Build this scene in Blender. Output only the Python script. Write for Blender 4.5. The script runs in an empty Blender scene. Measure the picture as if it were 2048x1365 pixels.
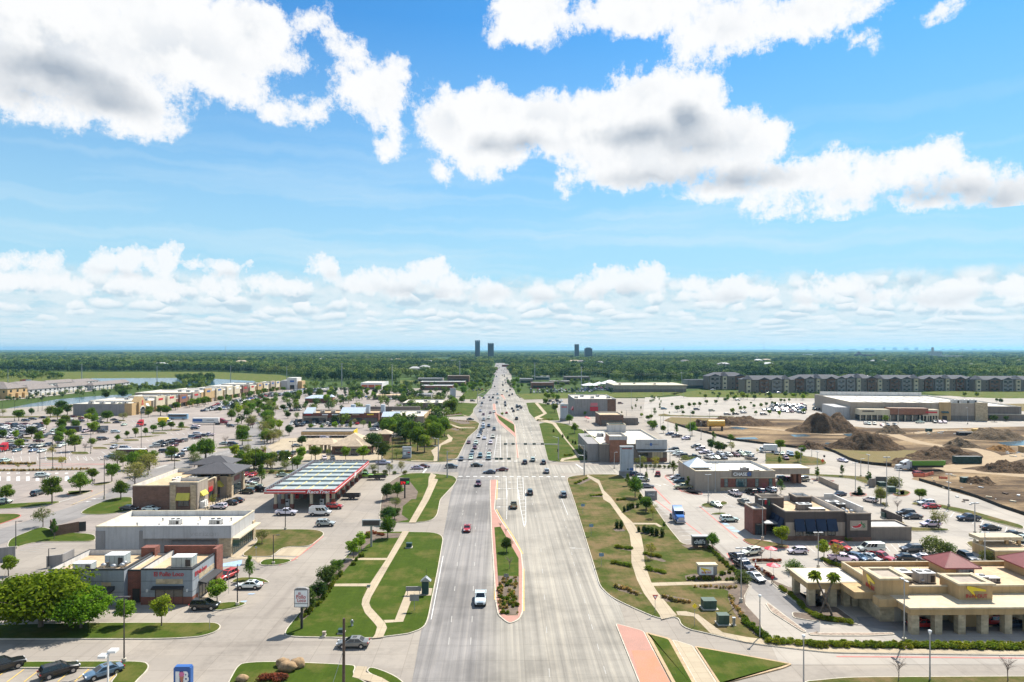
import bpy,math,random
import numpy as np
from mathutils import Vector,Matrix
R=math .radians
rnd=random .Random(7)
SC=bpy .context .scene
COL=SC .collection
# ---- camera model
H=45.0;F=1365.0;HOR=700.0;TH=0.0168
CT,ST=math .cos(TH),math .sin(TH)
CROPS={'f':(0,0,1.0),'s1':(0,0,1.95),'s2':(1024,0,1.95)}
for i,x in enumerate((0,400,820,1220,1628)):CROPS['b%d'%(i+1)]=(x,980,3.5455)
for i,x in enumerate((0,400,800,1210,1628)):CROPS['t%d'%(i+1)]=(x,680,4.2667)
for k,x,y in (('u1',0,680),('u2',0,820),('u3',200,720),('u4',400,720),('u5',600,720),('u6',200,840),('u7',400,860),('u8',600,840),('v1',1200,720),('v2',1200,860),('v3',1400,860),('v4',1400,720),('v5',1600,900),('v6',1838,900)):
 CROPS[k]=(x,y,8.5333)
def FP(k,x,y):
 a,b,s=CROPS[k];return a+x/s,b+y/s
def W(px,py,z=0.0):
 """point of the photograph -> world point at height z"""
 d=(H-z)*F/(py-HOR);xc=(px-1024)/F*d
 return Vector((xc*CT+d*ST,-xc*ST+d*CT,z))
def WXY(px,wy):
 k=(px-1024)/F;d=wy/(CT-k*ST)
 return d*(k*CT+ST)
def DEP(px,wy):return wy/(CT-(px-1024)/F*ST)
def HZ(px,py,wy):return H-(py-HOR)*DEP(px,wy)/F
def PIX(p):
 d=p[0]*ST+p[1]*CT;xc=p[0]*CT-p[1]*ST
 if d<=1:return (0,9999)
 return 1024+xc/d*F,HOR+(H-p[2])/d*F
def pts(s):
 out=[];k='f'
 for t in s .split():
  if ',' in t:
   x,y=t .split(',');out .append(FP(k,float(x),float(y)))
  else :k=t
 return out
def wpts(s,z=0.0):return [W(x,y,z) for x,y in pts(s)]
# ---- mesh building
class MB:
 def __init__(s):s .v=[];s .f=[];s .m=[];s .sm=[]
 def add(s,vs,fs,m=0,smooth=False):
  o=len(s .v);s .v+=[tuple(p) for p in vs]
  for f in fs:s .f .append(tuple(i+o for i in f));s .m .append(m);s .sm .append(smooth)
  return s
 def quad(s,a,b,c,d,m=0):return s .add([a,b,c,d],[(0,1,2,3)],m)
 def box(s,x0,x1,y0,y1,z0,z1,m=0):
  v=[(x,y,z) for z in (z0,z1) for y in (y0,y1) for x in (x0,x1)]
  return s .add(v,[(0,2,3,1),(4,5,7,6),(0,1,5,4),(1,3,7,5),(3,2,6,7),(2,0,4,6)],m)
 def obox(s,cx,cy,z0,z1,lx,ly,ang,m=0):
  c,n=math .cos(ang),math .sin(ang);v=[]
  for z in (z0,z1):
   for a,b in ((-1,-1),(1,-1),(-1,1),(1,1)):
    x,y=a*lx/2,b*ly/2;v .append((cx+x*c-y*n,cy+x*n+y*c,z))
  return s .add(v,[(0,2,3,1),(4,5,7,6),(0,1,5,4),(1,3,7,5),(3,2,6,7),(2,0,4,6)],m)
 def prism(s,poly,z0,z1,m=0,mt=None,bottom=False):
  n=len(poly);v=[(p[0],p[1],z0) for p in poly]+[(p[0],p[1],z1) for p in poly]
  s .add(v,[(i,(i+1)%n,n+(i+1)%n,n+i) for i in range(n)],m)
  s .add(v[n:],[tuple(range(n))],m if mt is None else mt)
  if bottom:s .add(v[:n],[tuple(range(n-1,-1,-1))],m)
  return s
 def lathe(s,x,y,prof,n=10,m=0,smooth=True):
  v=[];f=[]
  for r,z in prof:
   for i in range(n):
    a=2*math .pi*i/n;v .append((x+r*math .cos(a),y+r*math .sin(a),z))
  for k in range(len(prof)-1):
   for i in range(n):
    j=(i+1)%n;f .append((k*n+i,k*n+j,(k+1)*n+j,(k+1)*n+i))
  s .add(v,f,m,smooth)
  s .add([v[(len(prof)-1)*n+i] for i in range(n)],[tuple(range(n))],m)
  return s
 def tube(s,P,rad,n=6,m=0,smooth=True):
  P=[Vector(p) for p in P];v=[];f=[]
  if not isinstance(rad,(list,tuple)):rad=[rad]*len(P)
  for k,p in enumerate(P):
   t=(P[min(k+1,len(P)-1)]-P[max(k-1,0)]).normalized()
   a=t .cross(Vector((0,0,1)) if abs(t .z)<.9 else Vector((1,0,0))).normalized();b=t .cross(a)
   for i in range(n):
    q=2*math .pi*i/n;w=p+(a*math .cos(q)+b*math .sin(q))*rad[k];v .append(tuple(w))
  for k in range(len(P)-1):
   for i in range(n):
    j=(i+1)%n;f .append((k*n+i,k*n+j,(k+1)*n+j,(k+1)*n+i))
  s .add(v,f,m,smooth);s .add(v[-n:],[tuple(range(n))],m);s .add(v[:n],[tuple(range(n))],m)
  return s
 def cylx(s,x0,x1,y,z,r,n=14,m=0,mc=None):
  v=[]
  for x in (x0,x1):
   for i in range(n):
    a=2*math .pi*i/n;v .append((x,y+r*math .cos(a),z+r*math .sin(a)))
  s .add(v,[(i,(i+1)%n,n+(i+1)%n,n+i) for i in range(n)],m,True)
  s .add(v[n:],[tuple(range(n))],m if mc is None else mc);s .add(v[:n],[tuple(range(n))],m if mc is None else mc)
  return s
 def build(s,name,mats,parent=None,loc=None,sharp=None):
  me=bpy .data .meshes .new(name)
  off=Vector((0,0,0)) if parent is None else wloc(parent)
  if loc is not None:off=off+Vector(loc)
  V=np .array(s .v,dtype=np .float64).reshape(-1,3)-np .array(off)
  me .from_pydata(V .tolist(),[],s .f)
  if not isinstance(mats,(list,tuple)):mats=[mats]
  for m in mats:me .materials .append(m)
  me .polygons .foreach_set('material_index',s .m);me .polygons .foreach_set('use_smooth',s .sm)
  if sharp:me .polygons .foreach_set('use_smooth',[True]*len(s .f));me .set_sharp_from_angle(angle=R(sharp))
  me .update()
  o=bpy .data .objects .new(name,me);COL .objects .link(o)
  if parent is not None:o .parent=parent
  if loc is not None:o .location=loc
  return o
_WL={}
def wloc(o):
 p=Vector(o .location)
 if o .parent:p=p+wloc(o .parent)
 return p
def tag(o,label,cat,group=None,kind=None):
 o['label']=label;o['category']=cat
 if group:o['group']=group
 if kind:o['kind']=kind
 return o
def struct(o,label=None,kind='structure'):
 o['kind']=kind
 if label:o['label']=label
 return o
SHARE=set()
def thing(name,label,cat,loc=(0,0,0),group=None,rz=0):
 o=bpy .data .objects .new(name,None);COL .objects .link(o);o .location=loc;o .rotation_euler=(0,0,rz)
 o .empty_display_size=.5
 return tag(o,label,cat,group)
CH={}
def kids(o):
 return [c for c in o .children]
def dup(root,loc,rz=0.0,sc=1.0,col=None,colparts=()):
 r=root .copy();COL .objects .link(r);r .location=loc;r .rotation_euler=(0,0,rz)
 r .scale=(sc,sc,sc) if not isinstance(sc,tuple) else sc
 for c in KIDS[root .name]:
  d=c .copy();COL .objects .link(d);d .parent=r
  if col is not None and d .name .split('.')[0] in colparts:d .color=(*col,1)
 if col is not None:r .color=(*col,1)
 return r
KIDS={}
def proto(root):KIDS[root .name]=list(root .children);return root
def drop(root):
 for c in list(root .children):bpy .data .objects .remove(c)
 bpy .data .objects .remove(root)
 # ---- materials
def newmat(name):
 m=bpy .data .materials .new(name);m .use_nodes=True;nt=m .node_tree
 return m,nt,nt .nodes['Principled BSDF']
def N(nt,t,**kw):
 n=nt .nodes .new(t)
 for k,v in kw .items():
  if k .startswith('i_'):
   key=k[2:];key=int(key) if key .isdigit() else key .replace('_',' ')
   n .inputs[key].default_value=v
  else :setattr(n,k,v)
 return n
def L(nt,a,b):nt .links .new(a,b)
def ramp(nt,fac,stops):
 n=nt .nodes .new('ShaderNodeValToRGB');e=n .color_ramp .elements
 while len(e)<len(stops):e .new(.5)
 for i,(p,c) in enumerate(stops):e[i].position=p;e[i].color=(*c,1) if len(c)==3 else c
 L(nt,fac,n .inputs[0]);return n .outputs[0]
def mixc(nt,fac,a,b,mode='MIX'):
 n=nt .nodes .new('ShaderNodeMix');n .data_type='RGBA';n .blend_type=mode
 for i,v in ((0,fac),(6,a),(7,b)):
  if hasattr(v,'is_linked'):L(nt,v,n .inputs[i])
  elif i==0:n .inputs[0].default_value=v
  else :n .inputs[i].default_value=(*v,1)
 return n .outputs[2]
def coords(nt,scale=(1,1,1),kind='Object',rot=0):
 t=N(nt,'ShaderNodeTexCoord');m=N(nt,'ShaderNodeMapping');m .inputs['Scale'].default_value=scale
 m .inputs['Rotation'].default_value=(0,0,rot)
 L(nt,t .outputs[kind],m .inputs[0]);return m .outputs[0]
def geo(nt,scale=(1,1,1)):
 t=N(nt,'ShaderNodeNewGeometry');m=N(nt,'ShaderNodeMapping');m .inputs['Scale'].default_value=scale
 L(nt,t .outputs['Position'],m .inputs[0]);return m .outputs[0]
def noise(nt,vec,scale,detail=4,rough=.55):
 n=N(nt,'ShaderNodeTexNoise');n .inputs['Scale'].default_value=scale;n .inputs['Detail'].default_value=detail
 n .inputs['Roughness'].default_value=rough;L(nt,vec,n .inputs['Vector']);return n .outputs[0]
def math_(nt,op,a,b=0.0,c=None):
 n=N(nt,'ShaderNodeMath');n .operation=op
 for i,v in enumerate((a,b,c)):
  if v is None:continue
  if hasattr(v,'is_linked'):L(nt,v,n .inputs[i])
  else :n .inputs[i].default_value=v
 return n .outputs[0]
def scl(c,k):return tuple(min(1,x*k) for x in c)
MATS={}
def pm(name,c,rough=.8,sc=.6,amt=.12,metal=0,bump=0,fine=6,spec=.5):
 """plain weathered surface: broad and fine tone variation"""
 if name in MATS:return MATS[name]
 m,nt,b=newmat(name);v=geo(nt)
 n1=noise(nt,v,sc,3);n2=noise(nt,v,sc*fine,2)
 f=math_(nt,'ADD',math_(nt,'MULTIPLY',n1,.65),math_(nt,'MULTIPLY',n2,.35))
 col=ramp(nt,f,[(.3,scl(c,1-amt*1.6)),(.7,scl(c,1+amt))]);col=mixc(nt,1,col,ramp(nt,noise(nt,geo(nt,(1.1,1.1,.1)),1,4,.65),[(.36,(.84,.83,.82)),(.52,(1,)*3)]),'MULTIPLY')
 L(nt,col,b .inputs['Base Color']);b .inputs['Roughness'].default_value=rough;b .inputs['Metallic'].default_value=metal
 b .inputs['Specular IOR Level'].default_value=spec
 if bump:
  bp=N(nt,'ShaderNodeBump');bp .inputs['Strength'].default_value=bump;L(nt,n2,bp .inputs['Height']);L(nt,bp .outputs[0],b .inputs['Normal'])
 MATS[name]=m;return m
def bump_to(nt,b,h,s,d=.05):
 bp=N(nt,'ShaderNodeBump');bp .inputs['Strength'].default_value=s;bp .inputs['Distance'].default_value=d
 L(nt,h,bp .inputs['Height']);L(nt,bp .outputs[0],b .inputs['Normal'])
def brickmat(name,c1,c2,mortar,bw=.6,bh=.2):
 m,nt,b=newmat(name);g=N(nt,'ShaderNodeNewGeometry');s=N(nt,'ShaderNodeSeparateXYZ');L(nt,g .outputs['Position'],s .inputs[0])
 cb=N(nt,'ShaderNodeCombineXYZ');L(nt,math_(nt,'ADD',s .outputs[0],s .outputs[1]),cb .inputs[0]);L(nt,s .outputs[2],cb .inputs[1])
 t=N(nt,'ShaderNodeTexBrick');L(nt,cb .outputs[0],t .inputs['Vector']);t .inputs['Scale'].default_value=1
 t .inputs['Brick Width'].default_value=bw;t .inputs['Row Height'].default_value=bh;t .inputs['Mortar Size'].default_value=.012
 t .inputs['Color1'].default_value=(*c1,1);t .inputs['Color2'].default_value=(*c2,1);t .inputs['Mortar'].default_value=(*mortar,1)
 n=noise(nt,geo(nt),.8,4)
 col=mixc(nt,.7,t .outputs[0],ramp(nt,n,[(.3,(.55,)*3),(.7,(1,)*3)]),'MULTIPLY')
 L(nt,col,b .inputs['Base Color']);b .inputs['Roughness'].default_value=.85;MATS[name]=m;return m
 # ---- ground materials
def concrete(name,c,warm,joint=4.6,streak=0.0,rot=0.0,mottled=.2):
 m,nt,b=newmat(name);v=geo(nt)
 base=mixc(nt,ramp(nt,noise(nt,v,.012,3),[(.35,(0,)*3),(.65,(1,)*3)]),c,warm)
 n1=noise(nt,v,.09,5,.62);n2=noise(nt,v,.9,4,.6);n3=noise(nt,v,9,2)
 f=math_(nt,'ADD',math_(nt,'MULTIPLY',n1,.55),math_(nt,'ADD',math_(nt,'MULTIPLY',n2,.3),math_(nt,'MULTIPLY',n3,.15)))
 col=mixc(nt,1,base,ramp(nt,f,[(.33,(1-mottled*1.5,)*3),(.5,(1-mottled*.3,)*3),(.68,(1.0,)*3)]),'MULTIPLY')
 # slab to slab tone + joints
 t=N(nt,'ShaderNodeTexBrick');t .offset=0;L(nt,v,t .inputs['Vector'])
 for k,x in (('Scale',1),('Brick Width',joint),('Row Height',joint),('Mortar Size',.035)):t .inputs[k].default_value=x
 t .inputs['Color1'].default_value=(.9,.9,.9,1);t .inputs['Color2'].default_value=(1,1,1,1);t .inputs['Mortar'].default_value=(.62,.6,.57,1)
 col=mixc(nt,.8,col,t .outputs[0],'MULTIPLY')
 # tyre-polished dark drift
 s=noise(nt,geo(nt,(.35,.02,1)),1,4,.6);s2=noise(nt,geo(nt,(.02,.3,1)),1,4,.6)
 dk=ramp(nt,math_(nt,'MAXIMUM',s,s2),[(.56,(1,)*3),(.75,(.8,.79,.79))])
 col=mixc(nt,1,col,dk,'MULTIPLY')
 pt=noise(nt,v,.03,2,.4);col=mixc(nt,1,col,ramp(nt,pt,[(.44,(1,)*3),(.46,(.93,.93,.94)),(.58,(.93,.93,.94)),(.6,(1.04,1.03,1.02))]),'MULTIPLY')
 oil=noise(nt,v,.55,5,.7);col=mixc(nt,1,col,ramp(nt,oil,[(.64,(1,)*3),(.76,(.68,)*3)]),'MULTIPLY')
 L(nt,col,b .inputs['Base Color']);b .inputs['Roughness'].default_value=.9;b .inputs['Specular IOR Level'].default_value=.25
 bump_to(nt,b,n3,.15,.02)
 return m
M_LOT=concrete('lot_concrete',(.315,.278,.236),(.342,.298,.246))
M_LOT2=concrete('pale_concrete',(.385,.35,.305),(.365,.325,.275),mottled=.13)
M_OLD=concrete('pinkish_lot',(.315,.268,.236),(.325,.28,.245),mottled=.16)
M_WALK=concrete('walk_concrete',(.45,.365,.25),(.42,.345,.245),joint=1.6,mottled=.12)
M_CURB=pm('curb_concrete',(.50,.45,.36),.9,.5,.12)
M_DARKROAD=concrete('side_road',(.25,.235,.222),(.265,.245,.23))
def roadmat():
 m,nt,b=newmat('road_concrete');v=geo(nt);g=N(nt,'ShaderNodeNewGeometry');s=N(nt,'ShaderNodeSeparateXYZ');L(nt,g .outputs['Position'],s .inputs[0])
 side=N(nt,'ShaderNodeMapRange');side .inputs[1].default_value=-4;side .inputs[2].default_value=1;L(nt,s .outputs[0],side .inputs[0])
 base=mixc(nt,side .outputs[0],(.245,.228,.214),(.315,.287,.242))
 st=noise(nt,geo(nt,(1.3,.012,1)),1,5,.65)
 col=mixc(nt,1,base,ramp(nt,st,[(.34,(.74,)*3),(.5,(.95,)*3),(.66,(1.18,1.16,1.12))]),'MULTIPLY')
 # wheel paths: two darker bands a lane
 wv=math_(nt,'PINGPONG',math_(nt,'ADD',s .outputs[0],.3),.86)
 wp=ramp(nt,wv,[(0.0,(1.05,)*3),(.5,(1.0,)*3),(1.0,(.86,.855,.86))]);col=mixc(nt,.6,col,wp,'MULTIPLY')
 n1=noise(nt,v,.045,5,.65);col=mixc(nt,1,col,ramp(nt,n1,[(.38,(.72,)*3),(.56,(1.06,)*3)]),'MULTIPLY')
 cr=noise(nt,geo(nt,(.05,1.1,1)),1,4,.7);col=mixc(nt,1,col,ramp(nt,cr,[(.28,(.82,)*3),(.42,(1,)*3)]),'MULTIPLY')
 t=N(nt,'ShaderNodeTexBrick');t .offset=0;L(nt,v,t .inputs['Vector'])
 for k,x in (('Scale',1),('Brick Width',3.5),('Row Height',5.2),('Mortar Size',.03)):t .inputs[k].default_value=x
 t .inputs['Color1'].default_value=(.92,)*3+(1,);t .inputs['Color2'].default_value=(1,)*4;t .inputs['Mortar'].default_value=(.7,.69,.67,1)
 col=mixc(nt,.75,col,t .outputs[0],'MULTIPLY')
 sp=noise(nt,v,5,3);col=mixc(nt,1,col,ramp(nt,sp,[(.35,(.93,)*3),(.6,(1,)*3)]),'MULTIPLY')
 L(nt,col,b .inputs['Base Color']);b .inputs['Roughness'].default_value=.88;b .inputs['Specular IOR Level'].default_value=.3
 bump_to(nt,b,sp,.15,.02);return m
M_ROAD=roadmat()
def grassmat(name,a,b_,dry,dryamt):
 m,nt,b=newmat(name);v=geo(nt)
 n1=noise(nt,v,.13,7,.68);n2=noise(nt,v,.5,6,.75);n3=noise(nt,v,14,2)
 col=mixc(nt,ramp(nt,n2,[(.3,(0,)*3),(.7,(1,)*3)]),a,b_)
 col=mixc(nt,ramp(nt,n1,[(.62-dryamt,(0,)*3),(.72-dryamt*.6,(1,)*3)]),col,dry)
 # mowing tracks
 w=noise(nt,geo(nt,(2.2,.05,1)),1,2);col=mixc(nt,1,col,ramp(nt,w,[(.35,(.93,)*3),(.65,(1.03,)*3)]),'MULTIPLY')
 col=mixc(nt,1,col,ramp(nt,n3,[(.3,(.7,)*3),(.65,(1.1,)*3)]),'MULTIPLY')
 L(nt,col,b .inputs['Base Color']);b .inputs['Roughness'].default_value=1;b .inputs['Specular IOR Level'].default_value=.1
 bump_to(nt,b,n3,.6,.08);return m
M_GRASS=grassmat('lawn_grass',(.038,.066,.006),(.062,.094,.010),(.11,.108,.026),.13)
M_GRASSD=grassmat('dry_grass',(.042,.066,.008),(.078,.090,.018),(.17,.122,.056),.20)
M_FIELD=grassmat('field_grass',(.066,.10,.014),(.10,.125,.022),(.15,.135,.045),.16)
M_FIELD2=grassmat('dark_field',(.05,.08,.02),(.06,.095,.02),(.09,.10,.03),.05)
M_STUBBLE=grassmat('dry_stubble',(.205,.155,.075),(.165,.135,.058),(.15,.15,.05),.06)
M_MULCH=pm('mulch',(.155,.115,.085),1,.5,.35,bump=.6,fine=12)
M_PAVER=brickmat('salmon_pavers',(.53,.24,.18),(.57,.28,.21),(.45,.23,.17),.4,.2)
def pavmat(name,a,b2):
 m,nt,b=newmat(name);v=geo(nt);n1=noise(nt,v,.35,5);n2=noise(nt,v,7,2)
 col=mixc(nt,ramp(nt,n1,[(.35,(0,)*3),(.65,(1,)*3)]),a,b2)
 col=mixc(nt,1,col,ramp(nt,n2,[(.3,(.82,)*3),(.65,(1.05,)*3)]),'MULTIPLY')
 L(nt,col,b .inputs['Base Color']);b .inputs['Roughness'].default_value=.9;return m
M_SALMON=pavmat('salmon_stamped',(.42,.215,.165),(.36,.195,.15))
M_ORANGE=pavmat('orange_stamped',(.52,.20,.11),(.48,.21,.14))
def dirtmat():
 m,nt,b=newmat('bare_dirt');v=geo(nt)
 n1=noise(nt,geo(nt,(.5,1.5,1)),.035,6,.62);n2=noise(nt,v,.4,5,.7)
 col=ramp(nt,n1,[(.38,(.055,.038,.026)),(.47,(.115,.078,.048)),(.53,(.20,.138,.08)),(.62,(.31,.22,.125))])
 col=mixc(nt,1,col,ramp(nt,n2,[(.3,(.62,)*3),(.65,(1.1,)*3)]),'MULTIPLY')
 L(nt,col,b .inputs['Base Color']);b .inputs['Roughness'].default_value=1;b .inputs['Specular IOR Level'].default_value=.1
 bump_to(nt,b,n2,.8,.5);return m
M_DIRT=dirtmat()
M_TRACK=pavmat('haul_track',(.34,.245,.138),(.29,.20,.11))
def moundmat(name,a,b2):
 m,nt,b=newmat(name);v=geo(nt);n1=noise(nt,v,.25,6,.7);n2=noise(nt,v,1.8,4)
 col=mixc(nt,ramp(nt,n1,[(.35,(0,)*3),(.65,(1,)*3)]),a,b2)
 L(nt,col,b .inputs['Base Color']);b .inputs['Roughness'].default_value=1;b .inputs['Specular IOR Level'].default_value=.05
 bump_to(nt,b,math_(nt,'ADD',n1,n2),1,.9);return m
M_MOUND=moundmat('dark_soil',(.056,.039,.028),(.165,.112,.070))
M_MOUND2=moundmat('brown_soil',(.12,.088,.06),(.18,.135,.09))
M_MOUND3=moundmat('orange_soil',(.30,.17,.07),(.22,.12,.05))
def watermat():
 m,nt,b=newmat('pond_water');b .inputs['Base Color'].default_value=(.045,.10,.14,1);b .inputs['Roughness'].default_value=.14
 b .inputs['IOR'].default_value=1.33
 n=noise(nt,geo(nt,(.25,1,1)),.35,3);bump_to(nt,b,n,.35,.3);return m
M_WATER=watermat()
def canopymat():
 m,nt,b=newmat('far_canopy');v=geo(nt)
 n1=noise(nt,v,.0035,5,.6);n2=noise(nt,geo(nt,(1,.5,1)),.05,4,.7)
 col=mixc(nt,ramp(nt,n1,[(.35,(0,)*3),(.65,(1,)*3)]),(.035,.062,.024),(.075,.115,.03))
 col=mixc(nt,1,col,ramp(nt,n2,[(.3,(.45,)*3),(.65,(1.2,)*3)]),'MULTIPLY')
 L(nt,col,b .inputs['Base Color']);b .inputs['Roughness'].default_value=1;b .inputs['Specular IOR Level'].default_value=.05;return m
M_CANOPY=canopymat()
# paint on the ground
M_WHITE=pm('white_marking',(.62,.61,.58),.8,2,.2)
M_FADED=pm('faded_marking',(.40,.38,.345),.85,2,.2)
M_YELLOW=pm('yellow_marking',(.66,.44,.10),.8,3,.15)
M_BLUE=pm('blue_marking',(.30,.42,.58),.8,3,.12)
M_REDP=pm('red_curb_paint',(.50,.16,.13),.8,3,.15)
# ---- things' materials
def leafmat(name='leaves'):
 m,nt,b=newmat(name);oi=N(nt,'ShaderNodeObjectInfo');g=N(nt,'ShaderNodeNewGeometry')
 var=ramp(nt,g .outputs['Random Per Island'],[(0,(.85,.95,.75)),(.5,(1.8,1.78,1.5)),(1,(2.9,2.45,2.0))])
 col=mixc(nt,1,oi .outputs['Color'],var,'MULTIPLY')
 nt .nodes .remove(b);out=nt .nodes['Material Output']
 d=N(nt,'ShaderNodeBsdfDiffuse');t=N(nt,'ShaderNodeBsdfTranslucent');ms=N(nt,'ShaderNodeMixShader');ms .inputs[0].default_value=.48
 L(nt,col,d .inputs[0]);L(nt,mixc(nt,1,col,(1.15,1.25,.6),'MULTIPLY'),t .inputs[0]);L(nt,d .outputs[0],ms .inputs[1]);L(nt,t .outputs[0],ms .inputs[2]);L(nt,ms .outputs[0],out .inputs[0])
 return m
M_LEAF=leafmat()
def woodleaf():
 m,nt,b=newmat('woodland_leaves');oi=N(nt,'ShaderNodeObjectInfo');g=N(nt,'ShaderNodeNewGeometry')
 mp=N(nt,'ShaderNodeMapping');mp .inputs['Scale'].default_value=(.0016,.0032,0);L(nt,oi .outputs['Location'],mp .inputs[0])
 n=noise(nt,mp .outputs[0],1,4,.65)
 f=math_(nt,'ADD',math_(nt,'MULTIPLY',oi .outputs['Random'],.30),math_(nt,'MULTIPLY_ADD',n,1.6,-.46))
 col=ramp(nt,f,[(.36,(.036,.068,.026)),(.46,(.075,.128,.032)),(.56,(.135,.20,.042)),(.70,(.20,.235,.06))])
 var=ramp(nt,g .outputs['Random Per Island'],[(0,(.75,.78,.72)),(1,(1.4,1.35,1.3))]);col=mixc(nt,1,col,var,'MULTIPLY')
 L(nt,col,b .inputs['Base Color']);b .inputs['Roughness'].default_value=1;b .inputs['Specular IOR Level'].default_value=.1
 return m
M_WOODLEAF=woodleaf()
M_BARK=pm('bark',(.15,.115,.085),.95,3,.3)
M_TWIG=pm('pale_bark',(.22,.17,.14),.95,3,.25)
def paintmat():
 m,nt,b=newmat('car_paint');oi=N(nt,'ShaderNodeObjectInfo');L(nt,oi .outputs['Color'],b .inputs['Base Color'])
 b .inputs['Roughness'].default_value=.3;b .inputs['Coat Weight'].default_value=.8;b .inputs['Coat Roughness'].default_value=.06;b .inputs['Metallic'].default_value=.15
 return m
M_PAINT=paintmat()
def flat(name,c,rough=.5,metal=0,spec=.5):
 if name in MATS:return MATS[name]
 m,nt,b=newmat(name);n=noise(nt,geo(nt),4,2)
 L(nt,ramp(nt,n,[(.3,scl(c,.93)),(.7,scl(c,1.05))]),b .inputs['Base Color'])
 b .inputs['Roughness'].default_value=rough;b .inputs['Metallic'].default_value=metal;b .inputs['Specular IOR Level'].default_value=spec
 MATS[name]=m;return m
M_GLASS=flat('car_glass',(.012,.015,.018),.06,0,.8)
M_TYRE=flat('tyre',(.022,.022,.022),.9)
M_RIM=flat('rim',(.42,.42,.43),.3,.8)
M_TRIM=flat('black_trim',(.02,.02,.022),.6)
M_LAMPW=flat('lamp_lens',(.75,.76,.78),.15)
M_TAIL=flat('tail_lens',(.35,.015,.015),.2)
M_WIN=flat('shop_glass',(.028,.040,.044),.05,0,.9)
M_WINT=flat('teal_glass',(.05,.11,.115),.06,0,.9)
M_FRAME=flat('dark_frame',(.03,.03,.032),.5)
M_STEEL=flat('galvanised_steel',(.36,.37,.38),.45,.6)
M_BLACKM=flat('black_metal',(.025,.025,.027),.5)
M_WHITEM=flat('white_metal',(.66,.66,.64),.45)
M_BRONZE=flat('bronze_metal',(.055,.045,.04),.5)
M_STUCCO=pm('tan_stucco',(.48,.325,.16),.9,.5,.06)
M_STUCCOL=pm('pale_coping',(.53,.44,.30),.9,.5,.06)
M_STONE=brickmat('limestone',(.62,.49,.31),(.44,.34,.22),(.46,.38,.27),.7,.35)
M_CREAM=pm('cream_stucco',(.56,.485,.35),.9,.4,.1)
M_ROOFW=pm('white_roof',(.62,.565,.475),.8,.12,.14)
M_ROOFT=pm('tan_roof',(.52,.375,.225),.85,.12,.18)
M_ROOFG=pm('grey_roof',(.42,.41,.40),.85,.15,.15)
M_GREYP=pm('blue_grey_panel',(.27,.30,.33),.8,.4,.08)
M_GREYL=pm('light_grey_stucco',(.44,.43,.42),.9,.4,.06)
M_GREYM=pm('mid_grey_stucco',(.27,.255,.245),.9,.4,.08)
M_PARW=pm('parapet_white',(.60,.59,.565),.9,.4,.09)
M_BRICKR=brickmat('red_brick',(.26,.085,.055),(.20,.068,.045),(.24,.17,.14))
M_BRICKB=brickmat('brown_brick',(.22,.115,.075),(.16,.09,.06),(.22,.16,.13))
M_BRICKO=brickmat('orange_brick',(.30,.125,.07),(.26,.11,.065),(.32,.22,.16))
M_BROWN=pm('brown_stucco',(.085,.068,.060),.9,.5,.10)
M_TAUPE=pm('taupe_stucco',(.36,.30,.24),.9,.5,.07)
M_TAUPED=pm('dark_taupe',(.20,.17,.145),.9,.5,.09)
M_NAVY=pm('navy_canvas',(.012,.028,.065),.8,.8,.12)
M_YAWN=pm('yellow_canvas',(.58,.50,.08),.8,.8,.08)
M_REDROOF=pm('red_metal_roof',(.25,.06,.055),.5,.6,.12)
M_DARKROOF=pm('dark_metal_roof',(.075,.07,.072),.55,.6,.12)
M_BLUEROOF=pm('blue_metal_roof',(.46,.53,.60),.4,.4,.06,metal=.1)
M_SHINGLE=pm('grey_shingle',(.21,.18,.165),.95,.8,.2)
M_SHINGLED=pm('slate_shingle',(.072,.075,.088),.9,.5,.18)
M_TILE=pm('tan_roof_tile',(.48,.375,.26),.9,.8,.14)
M_RED=flat('fascia_red',(.48,.028,.028),.4)
M_SIGNRED=flat('sign_red',(.50,.02,.03),.4)
M_SIGNYEL=flat('sign_yellow',(.80,.60,.02),.4)
M_SIGNWHITE=flat('sign_white',(.80,.80,.78),.4)
M_SIGNBLUE=flat('sign_blue',(.03,.11,.34),.4)
M_DECK=pm('canopy_deck',(.33,.38,.38),.6,.3,.12)
M_BEAM=pm('canopy_beam',(.60,.52,.26),.7,.4,.12)
M_UTIL=pm('utility_green',(.045,.085,.060),.6,.8,.12)
M_BIN=pm('bin_green',(.02,.06,.05),.6,.8,.15)
M_WOOD=pm('pole_wood',(.11,.075,.055),.95,2,.25)
M_ROCK=pm('sand_rock',(.34,.225,.12),.95,1.2,.3,bump=.6)
M_GRAVEL=pm('river_rock',(.34,.26,.20),.95,3,.45,bump=.8,fine=4)
M_SKIN=flat('skin',(.42,.26,.18),.6)
# ---- camera, sun, sky
cam=bpy .data .cameras .new('camera');co=bpy .data .objects .new('camera',cam);COL .objects .link(co);SC .camera=co
cam .sensor_width=36;cam .lens=F/2048*36;cam .shift_y=(HOR-682.5)/2048;cam .clip_end=90000;cam .clip_start=.5
co .location=(0,0,H);co .rotation_euler=(R(90),0,-TH)
SUN_EL=R(52.5);SUN_AZ=math .atan2(.63,.777)
sun=bpy .data .lights .new('sun','SUN');so=bpy .data .objects .new('sun',sun);COL .objects .link(so)
sun .energy=4.8;sun .angle=R(.5);sun .color=(1,.945,.855)
sd=Vector((math .sin(SUN_AZ)*math .cos(SUN_EL),math .cos(SUN_AZ)*math .cos(SUN_EL),math .sin(SUN_EL)))
so .rotation_euler=sd .to_track_quat('Z','Y').to_euler();so .location=sd*300
wd=bpy .data .worlds .new('World');SC .world=wd;wd .use_nodes=True
nt=wd .node_tree;bg=nt .nodes['Background']
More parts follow.
